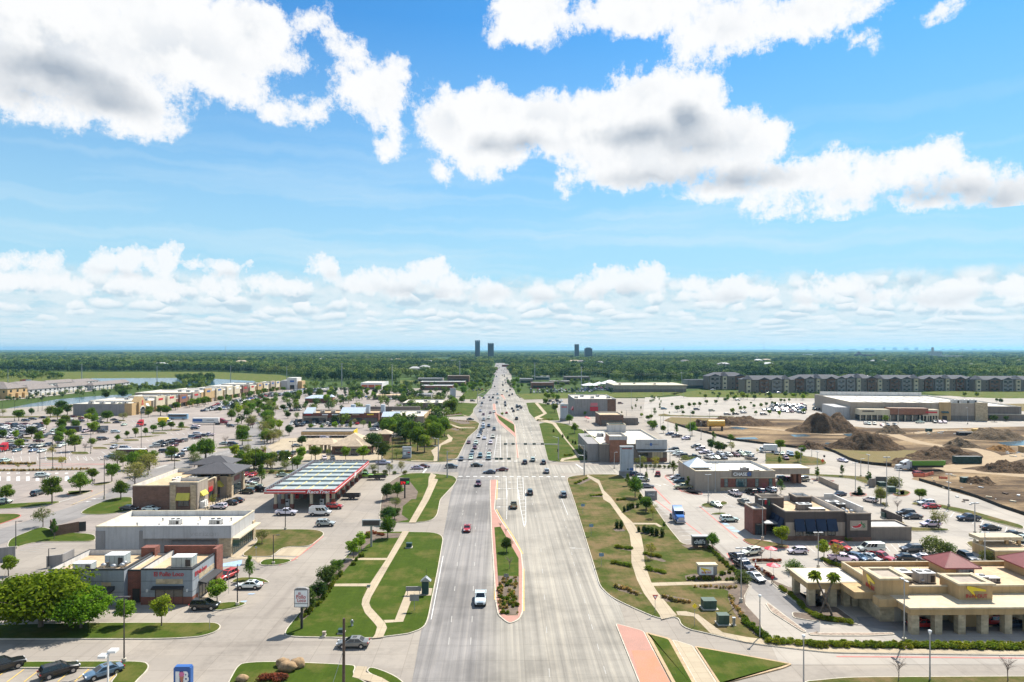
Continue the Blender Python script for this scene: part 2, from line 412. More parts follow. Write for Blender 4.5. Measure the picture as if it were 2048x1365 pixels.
sky=N(nt,'ShaderNodeTexSky');sky .sky_type='NISHITA';sky .sun_disc=False
sky .sun_elevation=SUN_EL;sky .sun_rotation=SUN_AZ;sky .altitude=200;sky .air_density=1.0;sky .dust_density=.6;sky .ozone_density=3.2
tc=N(nt,'ShaderNodeTexCoord');sep=N(nt,'ShaderNodeSeparateXYZ');L(nt,tc .outputs['Generated'],sep .inputs[0])
X,Y,Z=sep .outputs
az=math_(nt,'ARCTAN2',X,Y);el=math_(nt,'ARCSINE',Z)
uv=N(nt,'ShaderNodeCombineXYZ');L(nt,az,uv .inputs[0]);L(nt,el,uv .inputs[1]);UV=uv .outputs[0]
def AE(px,py):
 k=(px-1024)/F;t=(HOR-py)/F
 return math .atan(k)+TH,math .atan(t/math .sqrt(1+k*k))
def vm(op,a,b=None,c=None):
 n=N(nt,'ShaderNodeVectorMath');n .operation=op
 for i,v in enumerate((a,b,c)):
  if v is None:continue
  if hasattr(v,'is_linked'):L(nt,v,n .inputs[i])
  else :n .inputs[i].default_value=v
 return n .outputs['Value'] if op in ('LENGTH','DOT_PRODUCT') else n .outputs[0]
EXPO=.8;SKYK=.10
def up(c):return tuple(x/SKYK/2**EXPO for x in c)
def noise2(vec,scale,detail,rough=.6,color=False):
 n=N(nt,'ShaderNodeTexNoise');n .noise_dimensions='2D';n .inputs['Scale'].default_value=scale;n .inputs['Detail'].default_value=detail
 n .inputs['Roughness'].default_value=rough;L(nt,vec,n .inputs['Vector']);return n .outputs['Color' if color else 0]
wnc=vm('SUBTRACT',noise2(UV,9,4,.6,True),(.5,.5,.5))
nhi=math_(nt,'SUBTRACT',noise2(UV,34,8,.76),.5)
nlo=math_(nt,'SUBTRACT',noise2(vm('MULTIPLY_ADD',wnc,(.03,.03,0),UV),13,5,.6),.5)
fbc=math_(nt,'MULTIPLY_ADD',nhi,.9,nlo)
fb=noise2(UV,10,5,.58)
fb2=noise2(vm('ADD',UV,(.014,.020,0)),10,5,.58)
warp=vm('MULTIPLY_ADD',wnc,(.045,.036,0),UV)
SPLIT=830
def field(spec,k=.25,side=0):
 """smooth union of ellipses on the sky dome (azimuth, elevation)"""
 m=None;cid='s1'
 for t in spec .split():
  if ',' not in t:cid=t;continue
  x,y,rx,ry=[float(q) for q in t .split(',')]
  px,py=FP(cid,x,y);s=CROPS[cid][2]
  if side<0 and px-rx/s>SPLIT+90 or side>0 and px+rx/s<SPLIT-90:continue
  a0,e0=AE(px,py);a1,_=AE(px+rx/s,py);_,e1=AE(px,py-ry/s)
  ia,ie=1/abs(a1-a0),1/abs(e1-e0)
  ln=vm('LENGTH',vm('MULTIPLY_ADD',warp,(ia,ie,0),(-a0*ia,-e0*ie,0)))
  rr_=min(1/ia,1/ie);ln=math_(nt,'MULTIPLY_ADD',ln,rr_,-rr_)
  m=ln if m is None else math_(nt,'SMOOTH_MIN',m,ln,k*.04)
 return math_(nt,'MULTIPLY',m,-1/.032)
BIG="""s1 150,130,420,250 400,330,340,150 180,340,220,120 330,190,260,130 570,480,140,70 700,200,400,180 960,130,190,150 1080,240,140,60 840,340,190,75 60,320,200,95 230,430,160,60 560,-20,420,110 860,40,80,60
1090,440,55,50 1210,435,70,45 1240,80,75,60 1310,140,60,60 1365,210,65,60 1380,260,50,40 1460,370,140,125 1545,290,75,70 1530,490,70,35 1515,565,60,42 1700,680,35,28
1770,480,180,130 1930,470,160,140 1940,600,150,90 1950,120,55,55
s2 80,460,220,120 300,510,260,160 530,390,190,120 620,520,190,110 860,640,160,80 560,330,90,60 735,420,125,135 480,630,330,100 850,560,240,120 1010,540,100,95 1080,690,320,80 800,745,180,45 1220,660,120,75 1340,740,220,85
1500,690,170,90 1640,650,150,95 1800,720,190,85 1960,720,140,65 1300,810,150,38 1650,800,300,40 205,730,36,20 912,802,30,18 1060,830,14,9
70,50,150,130 500,40,400,110 800,110,220,120 780,215,150,32 1150,40,340,90 1360,50,120,55 1340,165,50,36 1640,40,58,32 1985,880,30,30 1900,885,40,24"""
PUFF="""s1 490,1015,85,52 570,1020,45,40 640,1010,65,45 770,1040,58,30 900,1035,75,50 420,1055,70,30 180,1022,62,28 20,1025,45,42 1275,1060,80,46 1690,1070,80,40 1600,1095,60,30 1050,1095,105,34 1480,1110,130,45 1770,1110,100,44 1380,1100,50,40
250,1110,140,34 600,1110,160,34 820,1115,110,34 30,1110,90,36 1940,1150,120,34
s2 350,1112,140,36 540,1110,65,38 120,1130,110,36 700,1130,90,32 860,1145,140,42 1190,1130,110,46 1280,1120,70,34 1450,1150,100,30 1750,1140,140,38 1900,1135,110,34 1990,1150,60,30 890,622,.1,.1"""
GREY="""s1 220,290,330,95 430,400,170,60 120,380,140,50 1930,560,95,45 s2 520,535,270,58 690,470,80,80 40,555,80,50 900,690,230,55 560,690,240,32 1600,775,260,40 1760,735,170,42 1900,760,120,40 700,570,140,40
s1 900,1062,60,20 480,1070,90,18 1280,1080,60,14 1560,1140,130,14 1720,1160,110,12 s2 860,1170,120,14 1200,1172,130,16 1760,1160,130,14 130,1150,110,16 420,1150,100,14"""
# clear sky: the Sky Texture, a little more saturated, milky towards the horizon
hs=N(nt,'ShaderNodeHueSaturation');hs .inputs['Saturation'].default_value=1.25;hs .inputs['Value'].default_value=1.25;L(nt,sky .outputs[0],hs .inputs['Color'])
clear=mixc(nt,1,hs .outputs[0],(.145,.575,.72),'MULTIPLY')
milk=ramp(nt,el,[(.0,(.95,)*3),(.08,(.90,)*3),(.15,(.78,)*3),(.27,(.46,)*3),(.45,(.12,)*3)])
base=mixc(nt,milk,clear,up((.50,.78,.93)))
# relief: lit side against shaded side
rel=math_(nt,'SUBTRACT',fb,fb2)
relc=ramp(nt,math_(nt,'MULTIPLY_ADD',rel,2.4,.5),[(.25,(.74,.79,.85)),(.5,(.95,.965,.975)),(.66,(1.04,1.04,1.04))])
def cloud(spec,under,base,k,amp,stops,side=0,haze=0,off=.14):
 F0=math_(nt,'MULTIPLY_ADD',field(spec,k,side),1.0,off);D=math_(nt,'MULTIPLY_ADD',fbc,amp,F0)
 a=ramp(nt,D,stops)
 core=ramp(nt,math_(nt,'MULTIPLY',F0,.5),[(.2,(0,)*3),(.95,(.9,)*3)])
 c=mixc(nt,core,(1.05,1.05,1.05),relc)
 g=math_(nt,'MULTIPLY_ADD',nlo,.8,math_(nt,'MULTIPLY_ADD',field(under,.8,side),1.3,.12));gm=ramp(nt,g,[(-.0,(0,)*3),(.45,(.5,)*3),(.9,(1,)*3)]);gm .node .color_ramp .interpolation='B_SPLINE'
 c=mixc(nt,math_(nt,'MULTIPLY',gm,.92),c,(.38,.45,.54))
 c=mixc(nt,1,c,up((1,1,1)),'MULTIPLY')
 if haze:c=mixc(nt,haze,c,up((.72,.87,.95)))
 return mixc(nt,a,base,c)
 # thin streaks half way up
sv=N(nt,'ShaderNodeCombineXYZ');L(nt,math_(nt,'MULTIPLY',az,2.0),sv .inputs[0]);L(nt,math_(nt,'MULTIPLY',el,38.0),sv .inputs[1])
sn=noise2(vm('MULTIPLY_ADD',wnc,(.2,1.4,0),sv .outputs[0]),1.0,3,.5)
smask=ramp(nt,el,[(.06,(1,)*3),(.20,(.8,)*3),(.34,(0,)*3)])
sa=math_(nt,'MULTIPLY',ramp(nt,sn,[(.46,(0,)*3),(.72,(.45,)*3)]),smask)
hazy=mixc(nt,sa,base,up((.72,.88,.97)))
ST_=[(.0,(0,)*3),(.12,(.22,)*3),(.30,(.8,)*3),(.5,(1,)*3)]
gU,gD=GREY .split('\n')
hiL=cloud(BIG,gU,hazy,.45,1.5,ST_,-1);hiR=cloud(BIG,gU,hazy,.45,1.5,ST_,1)
# distant cloud deck near the horizon, seen in perspective
inv=math_(nt,'DIVIDE',1.0,math_(nt,'ADD',math_(nt,'MAXIMUM',Z,0.0),.02))
dk=N(nt,'ShaderNodeCombineXYZ');L(nt,math_(nt,'MULTIPLY',az,26.0),dk .inputs[0]);L(nt,math_(nt,'MULTIPLY',inv,.55),dk .inputs[1])
dkv=vm('MULTIPLY_ADD',wnc,(1.2,1.0,0),dk .outputs[0])
dn=noise2(dkv,1.0,6,.64)
deckmask=ramp(nt,math_(nt,'MULTIPLY_ADD',fbc,.035,el),[(.084,(1,)*3),(.104,(0,)*3)])
da=math_(nt,'MULTIPLY',ramp(nt,dn,[(.30,(.6,)*3),(.46,(.97,)*3)]),deckmask)
dcol=ramp(nt,dn,[(.34,(.58,.75,.84)),(.46,(.78,.885,.93)),(.58,(.94,.97,.98)),(.68,(1,1,1))])
lo=mixc(nt,da,hazy,mixc(nt,1,mixc(nt,.55,dcol,(.62,.80,.89)),up((1,1,1)),'MULTIPLY'))
vr=N(nt,'ShaderNodeTexVoronoi');vr .voronoi_dimensions='2D';vr .inputs['Scale'].default_value=1.0;vq=vm('MULTIPLY_ADD',dk .outputs[0],(1.0,.62,0),vm('MULTIPLY',wnc,(2.2,1.2,0)));L(nt,vq,vr .inputs['Vector'])
dv=N(nt,'ShaderNodeSeparateXYZ');L(nt,vm('SUBTRACT',vq,vr .outputs['Position']),dv .inputs[0])
pf=math_(nt,'MULTIPLY_ADD',fbc,.9,math_(nt,'SUBTRACT',.50,vr .outputs['Distance']))
pa=math_(nt,'MULTIPLY',ramp(nt,pf,[(-.02,(0,)*3),(.10,(.7,)*3),(.22,(1,)*3)]),ramp(nt,math_(nt,'MULTIPLY_ADD',nlo,.04,el),[(.012,(.0,)*3),(.03,(.65,)*3),(.07,(.95,)*3),(.088,(.95,)*3),(.105,(0,)*3)]))
pc=ramp(nt,math_(nt,'MULTIPLY_ADD',nlo,.9,math_(nt,'MULTIPLY_ADD',dv .outputs[1],.9,.5)),[(.25,(1.02,1.02,1.02)),(.5,(.90,.945,.965)),(.75,(.52,.68,.79))])
lo=mixc(nt,pa,lo,mixc(nt,.12,mixc(nt,1,pc,up((1,1,1)),'MULTIPLY'),up((.75,.88,.95))))
lo=cloud(PUFF,gD,lo,.12,1.35,[(.02,(0,)*3),(.12,(.5,)*3),(.3,(.95,)*3)],0,.1)
lo=mixc(nt,ramp(nt,el,[(.0,(.6,)*3),(.02,(.25,)*3),(.05,(0,)*3)]),lo,up((.62,.81,.88)))
# the rest of the sky: clear with a soft scatter of cloud
rn=noise2(vm('MULTIPLY',UV,(3.2,5,0)),1.0,2,.6)
rest=mixc(nt,ramp(nt,rn,[(.48,(0,)*3),(.6,(.9,)*3)]),base,up((.92,.94,.96)))
def bgn(c):
 b=N(nt,'ShaderNodeBackground');L(nt,c,b .inputs[0]);b .inputs[1].default_value=SKYK;return b .outputs[0]
def mixs(f,a,b):
 n=N(nt,'ShaderNodeMixShader');L(nt,f,n .inputs[0]);L(nt,a,n .inputs[1]);L(nt,b,n .inputs[2]);return n .outputs[0]
hi=mixs(math_(nt,'GREATER_THAN',az,AE(SPLIT,300)[0]),bgn(hiL),bgn(hiR))
front=mixs(math_(nt,'LESS_THAN',el,.168),hi,bgn(lo))
inside=math_(nt,'MULTIPLY',math_(nt,'LESS_THAN',math_(nt,'ABSOLUTE',az),.80),math_(nt,'MULTIPLY',math_(nt,'LESS_THAN',el,.56),math_(nt,'GREATER_THAN',el,-.01)))
nt .nodes .remove(bg)
L(nt,mixs(inside,bgn(rest),front),nt .nodes['World Output'].inputs[0])
for n_ in nt .nodes:
 if n_ .type=='MIX':n_ .clamp_result=False;n_ .clamp_factor=True
wd .cycles .sampling_method='MANUAL';wd .cycles .sample_map_resolution=256
SC .view_settings .view_transform='Standard';SC .view_settings .look='None';SC .view_settings .exposure=EXPO;SC .view_settings .gamma=1
SC .cycles .max_bounces=5;SC .cycles .diffuse_bounces=2;SC .cycles .glossy_bounces=2;SC .cycles .transmission_bounces=2;SC .cycles .transparent_max_bounces=4;SC .cycles .volume_bounces=0
SC .cycles .use_denoising=True;SC .cycles .sample_clamp_indirect=6
from mathutils import noise as mn
# ---- ground, roads, verges
def sheet(name,s,mat,z=0.0,raw=None):
 P=raw if raw else [(p .x,p .y) for p in wpts(s)]
 mb=MB();mb .add([(x,y,z) for x,y in P],[tuple(range(len(P)))])
 o=struct(mb .build(name,mat));
 if o .data .polygons[0].normal .z<0:o .data .flip_normals()
 return o
def chaikin(P,cut=1.6,it=2):
 for _ in range(it):
  Q=[]
  for i in range(len(P)):
   a,b=Vector(P[i]),Vector(P[(i+1)%len(P)]);d=(b-a).length
   if d<1e-6:continue
   t=min(.25,cut/d);Q+=[a .lerp(b,t),b .lerp(a,t)]
  P=Q;cut*=.6
 return [Vector(p) for p in P]
def area(P):return sum(P[i][0]*P[(i+1)%len(P)][1]-P[(i+1)%len(P)][0]*P[i][1] for i in range(len(P)))/2
def inset(P,d):
 n=len(P);s=1 if area(P)>0 else -1;Q=[]
 for i in range(n):
  a,b,c=P[i-1],P[i],P[(i+1)%n]
  e1=(b-a).normalized();e2=(c-b).normalized();n1=Vector((-e1 .y,e1 .x))*s;n2=Vector((-e2 .y,e2 .x))*s
  m=n1+n2
  if m .length<.3:m=n1
  m .normalize();k=max(.5,m .dot(n1));Q .append(b+m*(d/k))
 return Q
def island(name,s,mat,curb=None,h=.14,cw=.17,cut=1.6,grassz=.012):
 P=chaikin([Vector((p .x,p .y)) for p in wpts(s)],cut)
 if area(P)<0:P .reverse()
 c=MB();c .prism(P,-.05,h);o=struct(c .build('kerb',curb or M_CURB))
 Q=inset(P,cw);g=MB();g .add([(p .x,p .y,h+grassz) for p in Q],[tuple(range(len(Q)))])
 return struct(g .build(name,mat))
def ribbon(name,s,width,mat,z,raw=None,smooth=2):
 P=raw or [Vector((p .x,p .y)) for p in wpts(s)]
 for _ in range(smooth):
  Q=[P[0]]
  for i in range(len(P)-1):Q+=[P[i].lerp(P[i+1],.25),P[i].lerp(P[i+1],.75)]
  P=Q+[P[-1]]
 v=[]
 for i,p in enumerate(P):
  t=(P[min(i+1,len(P)-1)]-P[max(i-1,0)]).normalized();nrm=Vector((-t .y,t .x))
  w=width if not isinstance(width,(tuple,list)) else width[0]+(width[1]-width[0])*i/(len(P)-1)
  a,b=p+nrm*w/2,p-nrm*w/2;v+=[(a .x,a .y,z),(b .x,b .y,z)]
 mb=MB();mb .add(v,[(2*i,2*i+1,2*i+3,2*i+2) for i in range(len(P)-1)])
 return struct(mb .build(name,mat))
 # terrain out to the horizon
sheet('ground','',M_CANOPY,-.6,raw=[(-26000,-400),(26000,-400),(26000,30000),(-26000,30000)])
sheet('meadow_ground','',M_FIELD2,-.3,raw=[(-700,250),(900,250),(900,900),(-700,900)])
# paved plain: lots on both sides of the road
sheet('pavement','',M_LOT,-.02,raw=[(-420,-60),(520,-60),(520,505),(170,520),(170,630),(-15,640),(-60,800),(-250,800),(-420,440)])
sheet('parking_lot','f -700,833 262,831 310,814 440,802 583,778.5 730,774 800,779 800,862 690,882 560,884 500,931 380,986 262,1042 0,1112 -700,1112',M_OLD,0)
ribbon('side_road','f 517,836 519,858 517,877 505,890 489,898 458,906 423,914 351,932 317,945 254,988 197,1009 113,1037 28,1065 -120,1112',11.5,M_DARKROAD,.012)
sheet('parking_lot','f 1130,952 1180,960 1300,1000 1480,1160 1560,1330 2500,1330 2500,792 1640,792 1400,789 1290,798 1300,850 1345,900 1250,944',M_LOT2,.004)
ribbon('service_road','f 1302,793 1302,815 1303,838 1325,856 1390,880 1494,889 1610,909 1702,934 1838,982 1955,1014 2048,1050 2350,1150',11,M_LOT2,.012)
sheet('road',"""f 812,1420 824,1365 841,1270 865,1150 886,1076 902,985 917,950 t3 490,1030 490,1010 580,832 668,742 678,700 622,600 660,540 780,410 800,340 832,238 838,222 852,214 915,214 945,235 958,390 992,470 1072,545 1182,720 1262,1034 1415,1190
 b3 1140,30 1290,510 1340,690 1489,810 b4 150,1100 38,950 210,1365 235,1450 f 1290,1420""",M_ROAD,.008)
ribbon('road','f 560,935 700,936.5 800,936 880,936 960,937 1080,938 1165,939 1250,938',17,M_ROAD,.014)
ribbon('road','f 1235,938 1330,937 1400,930 1500,931',12,M_LOT2,.010)
# far straight road through the wood
ribbon('road','',(30,30),M_DARKROAD,.02,raw=[Vector((-1,1250)),Vector((-1,2300))],smooth=0)
# ---- left verges
Gn,Gd=M_GRASS,M_GRASSD
island('grass_verge','b1 -900,965 0,960 750,946 1380,946 b2 60,944 122,948 155,972 122,1008 40,1036 b1 1380,1050 1150,1062 0,1062 -900,1064',Gn)
island('grass_verge','b1 -900,1225 1015,1219 1062,1246 1045,1290 985,1345 920,1420 745,1420 862,1268 -900,1268',Gn,curb=M_YELLOW if False else None)
island('grass_verge','b2 160,1450 225,1320 262,1258 310,1228 560,1221 1060,1244 1112,1254 1082,1318 1200,1380 1320,1460',Gn)
island('grass_verge','b2 1176,1300 1195,1263 1240,1266 1350,1306 1430,1352 1480,1420 1400,1420 1290,1345',Gn)
island('grass_verge',"""b2 588,1020 700,880 840,700 960,555 1040,470 1178,302 1480,298 b3 0,302 150,303 215,318 238,345 200,570 165,740 130,925 98,985 0,1022 b2 1440,1030 1295,1048 1220,1057 625,1047""",Gn)
island('grass_verge',"""b2 1268,212 1285,60 f 775,968 798,953 t3 80,1140 250,1140 460,1163 488,1195 470,1230 345,1365 b3 195,180 155,222 40,236 b2 1415,237 1300,225""",Gn)
sheet('mulch_bed','b2 1275,205 1290,60 f 777,968 797,955 815,958 836,985 832,1000 b2 1500,70 1440,120 1430,180 1480,215 1400,232 1310,220',M_MULCH,.162)
sheet('mulch_bed','b2 700,905 760,820 860,720 960,590 1040,500 1090,500 1000,610 900,730 780,890 720,940',M_MULCH,.162)
sheet('mulch_bed','b2 1050,480 1180,312 1300,312 1430,312 1405,345 1260,350 1180,400 1110,480',M_MULCH,.161)
def walk(s,z=.166,mat=None):return sheet('sidewalk',s,mat or M_WALK,z)
walk('b2 1222,1060 1242,1030 1256,980 1242,960 1170,880 1146,820 1152,780 1200,680 1320,500 1436,298 1484,298 1340,545 1212,770 1200,810 1212,840 1312,950 1326,985 1298,1052')
walk('b2 948,672 1204,670 1196,690 940,690',.165);walk('b2 1032,488 1328,489 1321,503 1024,503',.165)
walk('b2 1300,930 1382,928 1470,704 b3 160,704 150,756 b2 1512,757 1440,942 1314,950',.1645)
walk('t3 265,1140 310,1160 292,1188 326,1195 250,1365 b3 40,237 0,237 b2 1480,237 t3 190,1365 240,1250 245,1180',.166)
walk('b2 1112,1258 1188,1262 1172,1300 1290,1340 1420,1420 1330,1420 1220,1372 1080,1335',.166)
# concrete pad and lawn islands between the shops
island('grass_verge','b2 275,478 412,368 366,300 378,283 800,283 872,298 882,322 775,408 598,404 522,466 500,478',Gd)
island('grass_verge','b2 408,532 462,490 672,495 600,530 480,541',Gn);island('grass_verge','b2 212,655 272,622 430,625 497,655 480,664 240,664',Gn)
island('grass_verge','b2 60,860 130,800 342,798 300,830 170,857',Gn)
sheet('concrete_pad','b2 527,466 600,404 770,410 700,472',M_WALK,.03)
sheet('sidewalk','b2 190,490 300,475 700,482 690,492 470,490 410,520 380,490',M_WALK,.02);sheet('sidewalk','b2 215,480 372,363 414,366 276,480',M_WALK,.024)
sheet('sidewalk','b2 0,800 125,640 160,640 40,790 20,830',M_WALK,.02)
island('grass_verge','b1 45,410 70,350 290,262 420,300 680,318 680,370 240,372 100,418',Gn)
island('grass_verge','b1 -200,175 130,172 160,190 0,246 -200,300',Gn,M_REDP);island('grass_verge','b1 -200,112 0,106 300,88 420,82 430,95 250,124 -200,150',Gn)
island('grass_verge','b1 565,165 640,120 800,60 940,50 940,150 760,178 600,178',Gn);island('grass_verge','b1 470,25 640,3 670,12 480,42',Gn,M_REDP)
island('grass_verge','b1 -400,690 60,640 60,690 -400,760',Gn)
# ---- right verges
island('grass_verge',"""b4 0,757 60,792 180,848 365,928 480,897 507,982 705,1026 960,1088 1200,1120 1489,1153 b5 150,1162 1489,1178 2200,1185 2200,1088 1489,1086 700,1083 0,1087 b4 1118,1082 1062,930 962,820 950,757 990,690 985,655 905,578 700,402 520,394 415,266 290,84
 f 1290,998 1275,976 1240,950 t3 1640,1150 1500,1160 1430,1176 1424,1200 b3 1145,30 1165,90 1293,510 1345,685 1380,722""",Gd)
walk("""t3 1600,1155 1700,1200 1740,1290 b4 10,60 90,170 165,240 222,330 240,430 244,520 292,660 335,730 445,862 475,897 b4 365,926 350,890 240,740 190,640 152,520 150,400 138,320 85,220 0,100 t3 1735,1365 1720,1300 1690,1230 1595,1172""")
walk('b4 470,868 540,868 625,890 705,950 800,1018 960,1050 1200,1080 1489,1112 b5 0,1122 300,1128 1489,1150 2200,1155 2200,1180 1489,1174 150,1160 b4 1489,1151 1200,1118 960,1086 710,1022 595,905 480,895',.1655)
walk('b4 292,665 560,658 912,650 912,662 580,680 310,688',.165);walk('b4 160,238 330,240 372,265 350,269 320,250 170,250',.165)
for s in ('b4 585,690 700,712 800,705 840,725 835,770 880,880 1020,1030 1100,1070 1060,930 960,820 950,757 985,690 970,662 905,650 720,668 600,680','b4 530,615 545,655 880,645 895,600 830,575 700,628 600,600','b4 700,400 720,390 905,560 895,575','b4 505,395 590,392 640,410 560,425','b4 20,690 60,675 230,740 190,755 60,720','b4 345,750 400,750 590,790 560,805 400,800','b4 90,150 200,105 210,118 110,165','b4 195,300 330,320 385,325 370,335 210,315','b4 20,285 95,280 110,298 40,300','b4 30,410 150,430 150,440 60,425','b4 250,465 350,485 400,512 380,518 270,490','b4 265,575 385,590 405,600 360,608','b4 10,518 150,545 150,552 20,528','b5 0,1090 700,1086 1489,1092 2000,1094 2000,1128 0,1120','b4 1110,1080 1489,1095 1489,1108 1200,1082','t3 1490,1235 1600,1180 1640,1190 1540,1240','t3 1620,1330 1730,1325 1735,1345 1640,1345'):
 sheet('mulch_bed',s,M_MULCH,.160)
 # pork-chop islands at the slip lane
island('paved_island','b4 36,950 240,1004 440,1400 216,1400',M_SALMON,cut=.5);sheet('paved_island','b4 152,1146 306,1146 436,1392 222,1392',M_ORANGE,.158)
island('grass_verge','b4 247,1012 432,1060 640,1430 470,1430',Gn,pm('tan_edging',(.42,.29,.16)),cut=.4,cw=.5)
island('sidewalk','b4 436,1064 588,1110 770,1390 640,1430',M_WALK,cut=.4)
island('grass_verge','b4 596,1112 1150,1212 1296,1240 1230,1268 820,1375 780,1400',Gn,pm('tan_edging',(.42,.29,.16)),cut=.3,cw=.35)
island('grass_verge','b4 1350,1365 1489,1352 b5 200,1336 400,1331 1489,1326 2300,1330 2300,1440 0,1440',Gd)
# drive-through lane and its river-rock islands
sheet('drive_lane','b4 905,560 985,655 1000,690 960,757 965,815 1065,930 1120,1075 b5 0,1083 2200,1085 2200,1020 700,1022 560,1018 b4 1489,935 1370,880 1150,690 1050,600 990,540',M_LOT2,.016)
sheet('drive_lane','b4 1110,640 1200,720 1489,930 1489,1010 1400,1015 1130,800 1010,700 990,650',M_DARKROAD,.020)
sheet('drive_lane','b5 0,930 330,965 540,1000 2200,1002 2200,930 560,905 300,900 330,960',M_DARKROAD,.020)
island('gravel_bed','b4 1100,808 1125,808 1370,990 1400,1012 1370,1015 1140,870',M_GRAVEL,cut=.4);island('gravel_bed','b4 1400,1018 1489,1012 b5 0,1018 560,1016 578,1030 400,1040 100,1040 0,1036 b4 1420,1035',M_GRAVEL,cut=.4)
island('planting_bed','b5 -160,868 0,885 150,900 270,940 325,962 275,955 130,950 0,935 -150,912',M_MULCH,cut=.5);
island('planting_bed','b4 1150,640 1290,700 1489,850 b5 0,830 160,832 300,935 270,945 0,890 b4 1420,890 1250,745 1140,655',M_MULCH,cut=.5)
island('planting_bed','b4 1015,530 1060,545 1160,600 1140,635 1090,620 1020,560',M_MULCH,cut=.4);island('planting_bed','b4 970,500 1010,488 1200,495 1224,515 1200,525 1010,522',M_MULCH,M_CURB,cut=.6)
island('planting_bed','b5 60,490 110,480 215,548 190,556 100,552 60,520',M_MULCH,cut=.6)
# chilli restaurant's lot
for s,k in (('b4 635,112 680,92 760,110 800,78 846,98 760,128 690,130',M_CURB),('b4 695,175 760,162 838,166 800,182',M_CURB),('b4 928,352 1000,348 1275,398 1262,418 1150,416 1000,396',M_REDP),('b5 685,95 730,88 870,100 1110,148 1489,258 1489,287 1140,197 890,127 700,108',M_CURB),('b5 545,190 600,200 680,268 955,278 962,292 690,298',M_CURB),('b5 1068,370 1180,363 1258,405 1240,422 1120,418',M_CURB),('b5 465,95 500,88 545,118 500,126',M_CURB),('b5 550,32 640,2 690,20 660,44 590,48',M_REDP),('b5 225,350 380,345 380,362 230,365',M_CURB),('v5 -300,405 0,408 700,438 1185,470 1185,605 1050,560 900,500 600,474 0,432 -300,425',M_CURB),('v5 -600,60 0,100 300,140 440,200 460,238 400,262 0,276 -600,250',M_CURB),('v5 1792,690 1700,690 1560,620 1500,640 1620,760 1792,790',M_CURB),('v2 1320,540 1620,545 1792,560 1792,578 1300,575',M_CURB)):
 island('grass_verge',s,Gd,k,cut=1)
for s in ('v5 860,745 930,735 1100,740 1150,765 1100,795 1000,800 900,780','v2 1100,790 1130,770 1240,765 1250,790 1150,805','v2 1400,1050 1480,1000 1740,1060 1750,1110 1600,1110','v5 170,490 330,500 600,530 560,545 330,540 230,520','b5 250,22 330,15 375,35 330,48 260,45','b4 490,5 620,20 640,38 560,30'):
 island('planting_bed',s,M_MULCH,M_REDP,cut=.6)
 # intersection, north side
island('grass_verge','t3 120,1042 330,1046 440,1039 495,1005 580,835 665,760 680,716 640,692 380,682 390,720 330,760 230,705 100,830 -150,840 -150,1020',Gd)
island('grass_verge','t3 370,660 600,652 624,622 630,590 668,545 470,535 470,560 400,600',Gn);island('grass_verge','t3 500,507 655,510 665,470 770,415 610,402 560,440',Gn)
island('grass_verge','t3 1262,1034 1185,716 1280,702 1400,716 1560,770 1680,900 1700,1036 1390,1047',Gn);island('grass_verge','t3 1075,540 1150,536 1330,560 1365,690 1160,690 1100,622',Gn)
island('grass_verge','t3 985,462 1060,512 1480,500 1500,455',M_FIELD);sheet('grass_field','t3 0,345 340,350 340,378 0,372',M_FIELD,.1)
walk('t3 1365,1040 1380,1015 1470,1000 1500,985 1480,940 1300,720 1160,690 1145,665 1225,630 1150,540 1175,537 1255,630 1190,665 1330,712 1420,850 1530,985 1530,1005 1400,1030 1395,1045');walk('t3 1400,1036 1690,1032 1690,1040 1400,1044',.165)
walk('t3 285,1040 318,1040 320,1000 350,905 440,870 450,840 410,808 400,820 415,845 330,900 265,950 290,1000')
walk('t3 530,640 600,660 560,655',.165);walk('t3 400,710 520,750 640,752 640,757 500,757 400,716',.165);walk('t3 95,1032 285,1036 285,1040 95,1038',.1645)
sheet('mulch_bed','t3 390,680 600,690 590,720 520,720',M_MULCH,.161);sheet('mulch_bed','t3 380,725 530,770 480,778 385,745',M_MULCH,.161);sheet('mulch_bed','t3 370,640 520,620 530,640 400,655',M_MULCH,.161)
# ---- medians
def median(outer,inner,bed=None):
 island('median',outer,M_SALMON,cut=.6,cw=.25)
 if inner:sheet('median_grass',inner,Gn,.160)
 if bed:sheet('mulch_bed',bed,M_MULCH,.166)
median('t3 768,1195 830,1195 b3 612,0 602,140 642,212 722,332 792,450 805,560 803,870 780,922 722,950 690,948 622,892 605,800 577,340 565,0','b3 598,270 642,266 770,490 772,760 765,895 690,897 660,885 640,830 622,610 610,440','b3 622,615 772,620 772,770 764,893 692,895 662,883 640,830')
median('t3 790,547 815,547 826,628 962,700 986,740 990,800 1018,1012 995,1012 980,832 830,702 792,600','t3 822,637 972,725 980,797 845,682')
median('t3 852,470 880,468 905,510 890,510',None)
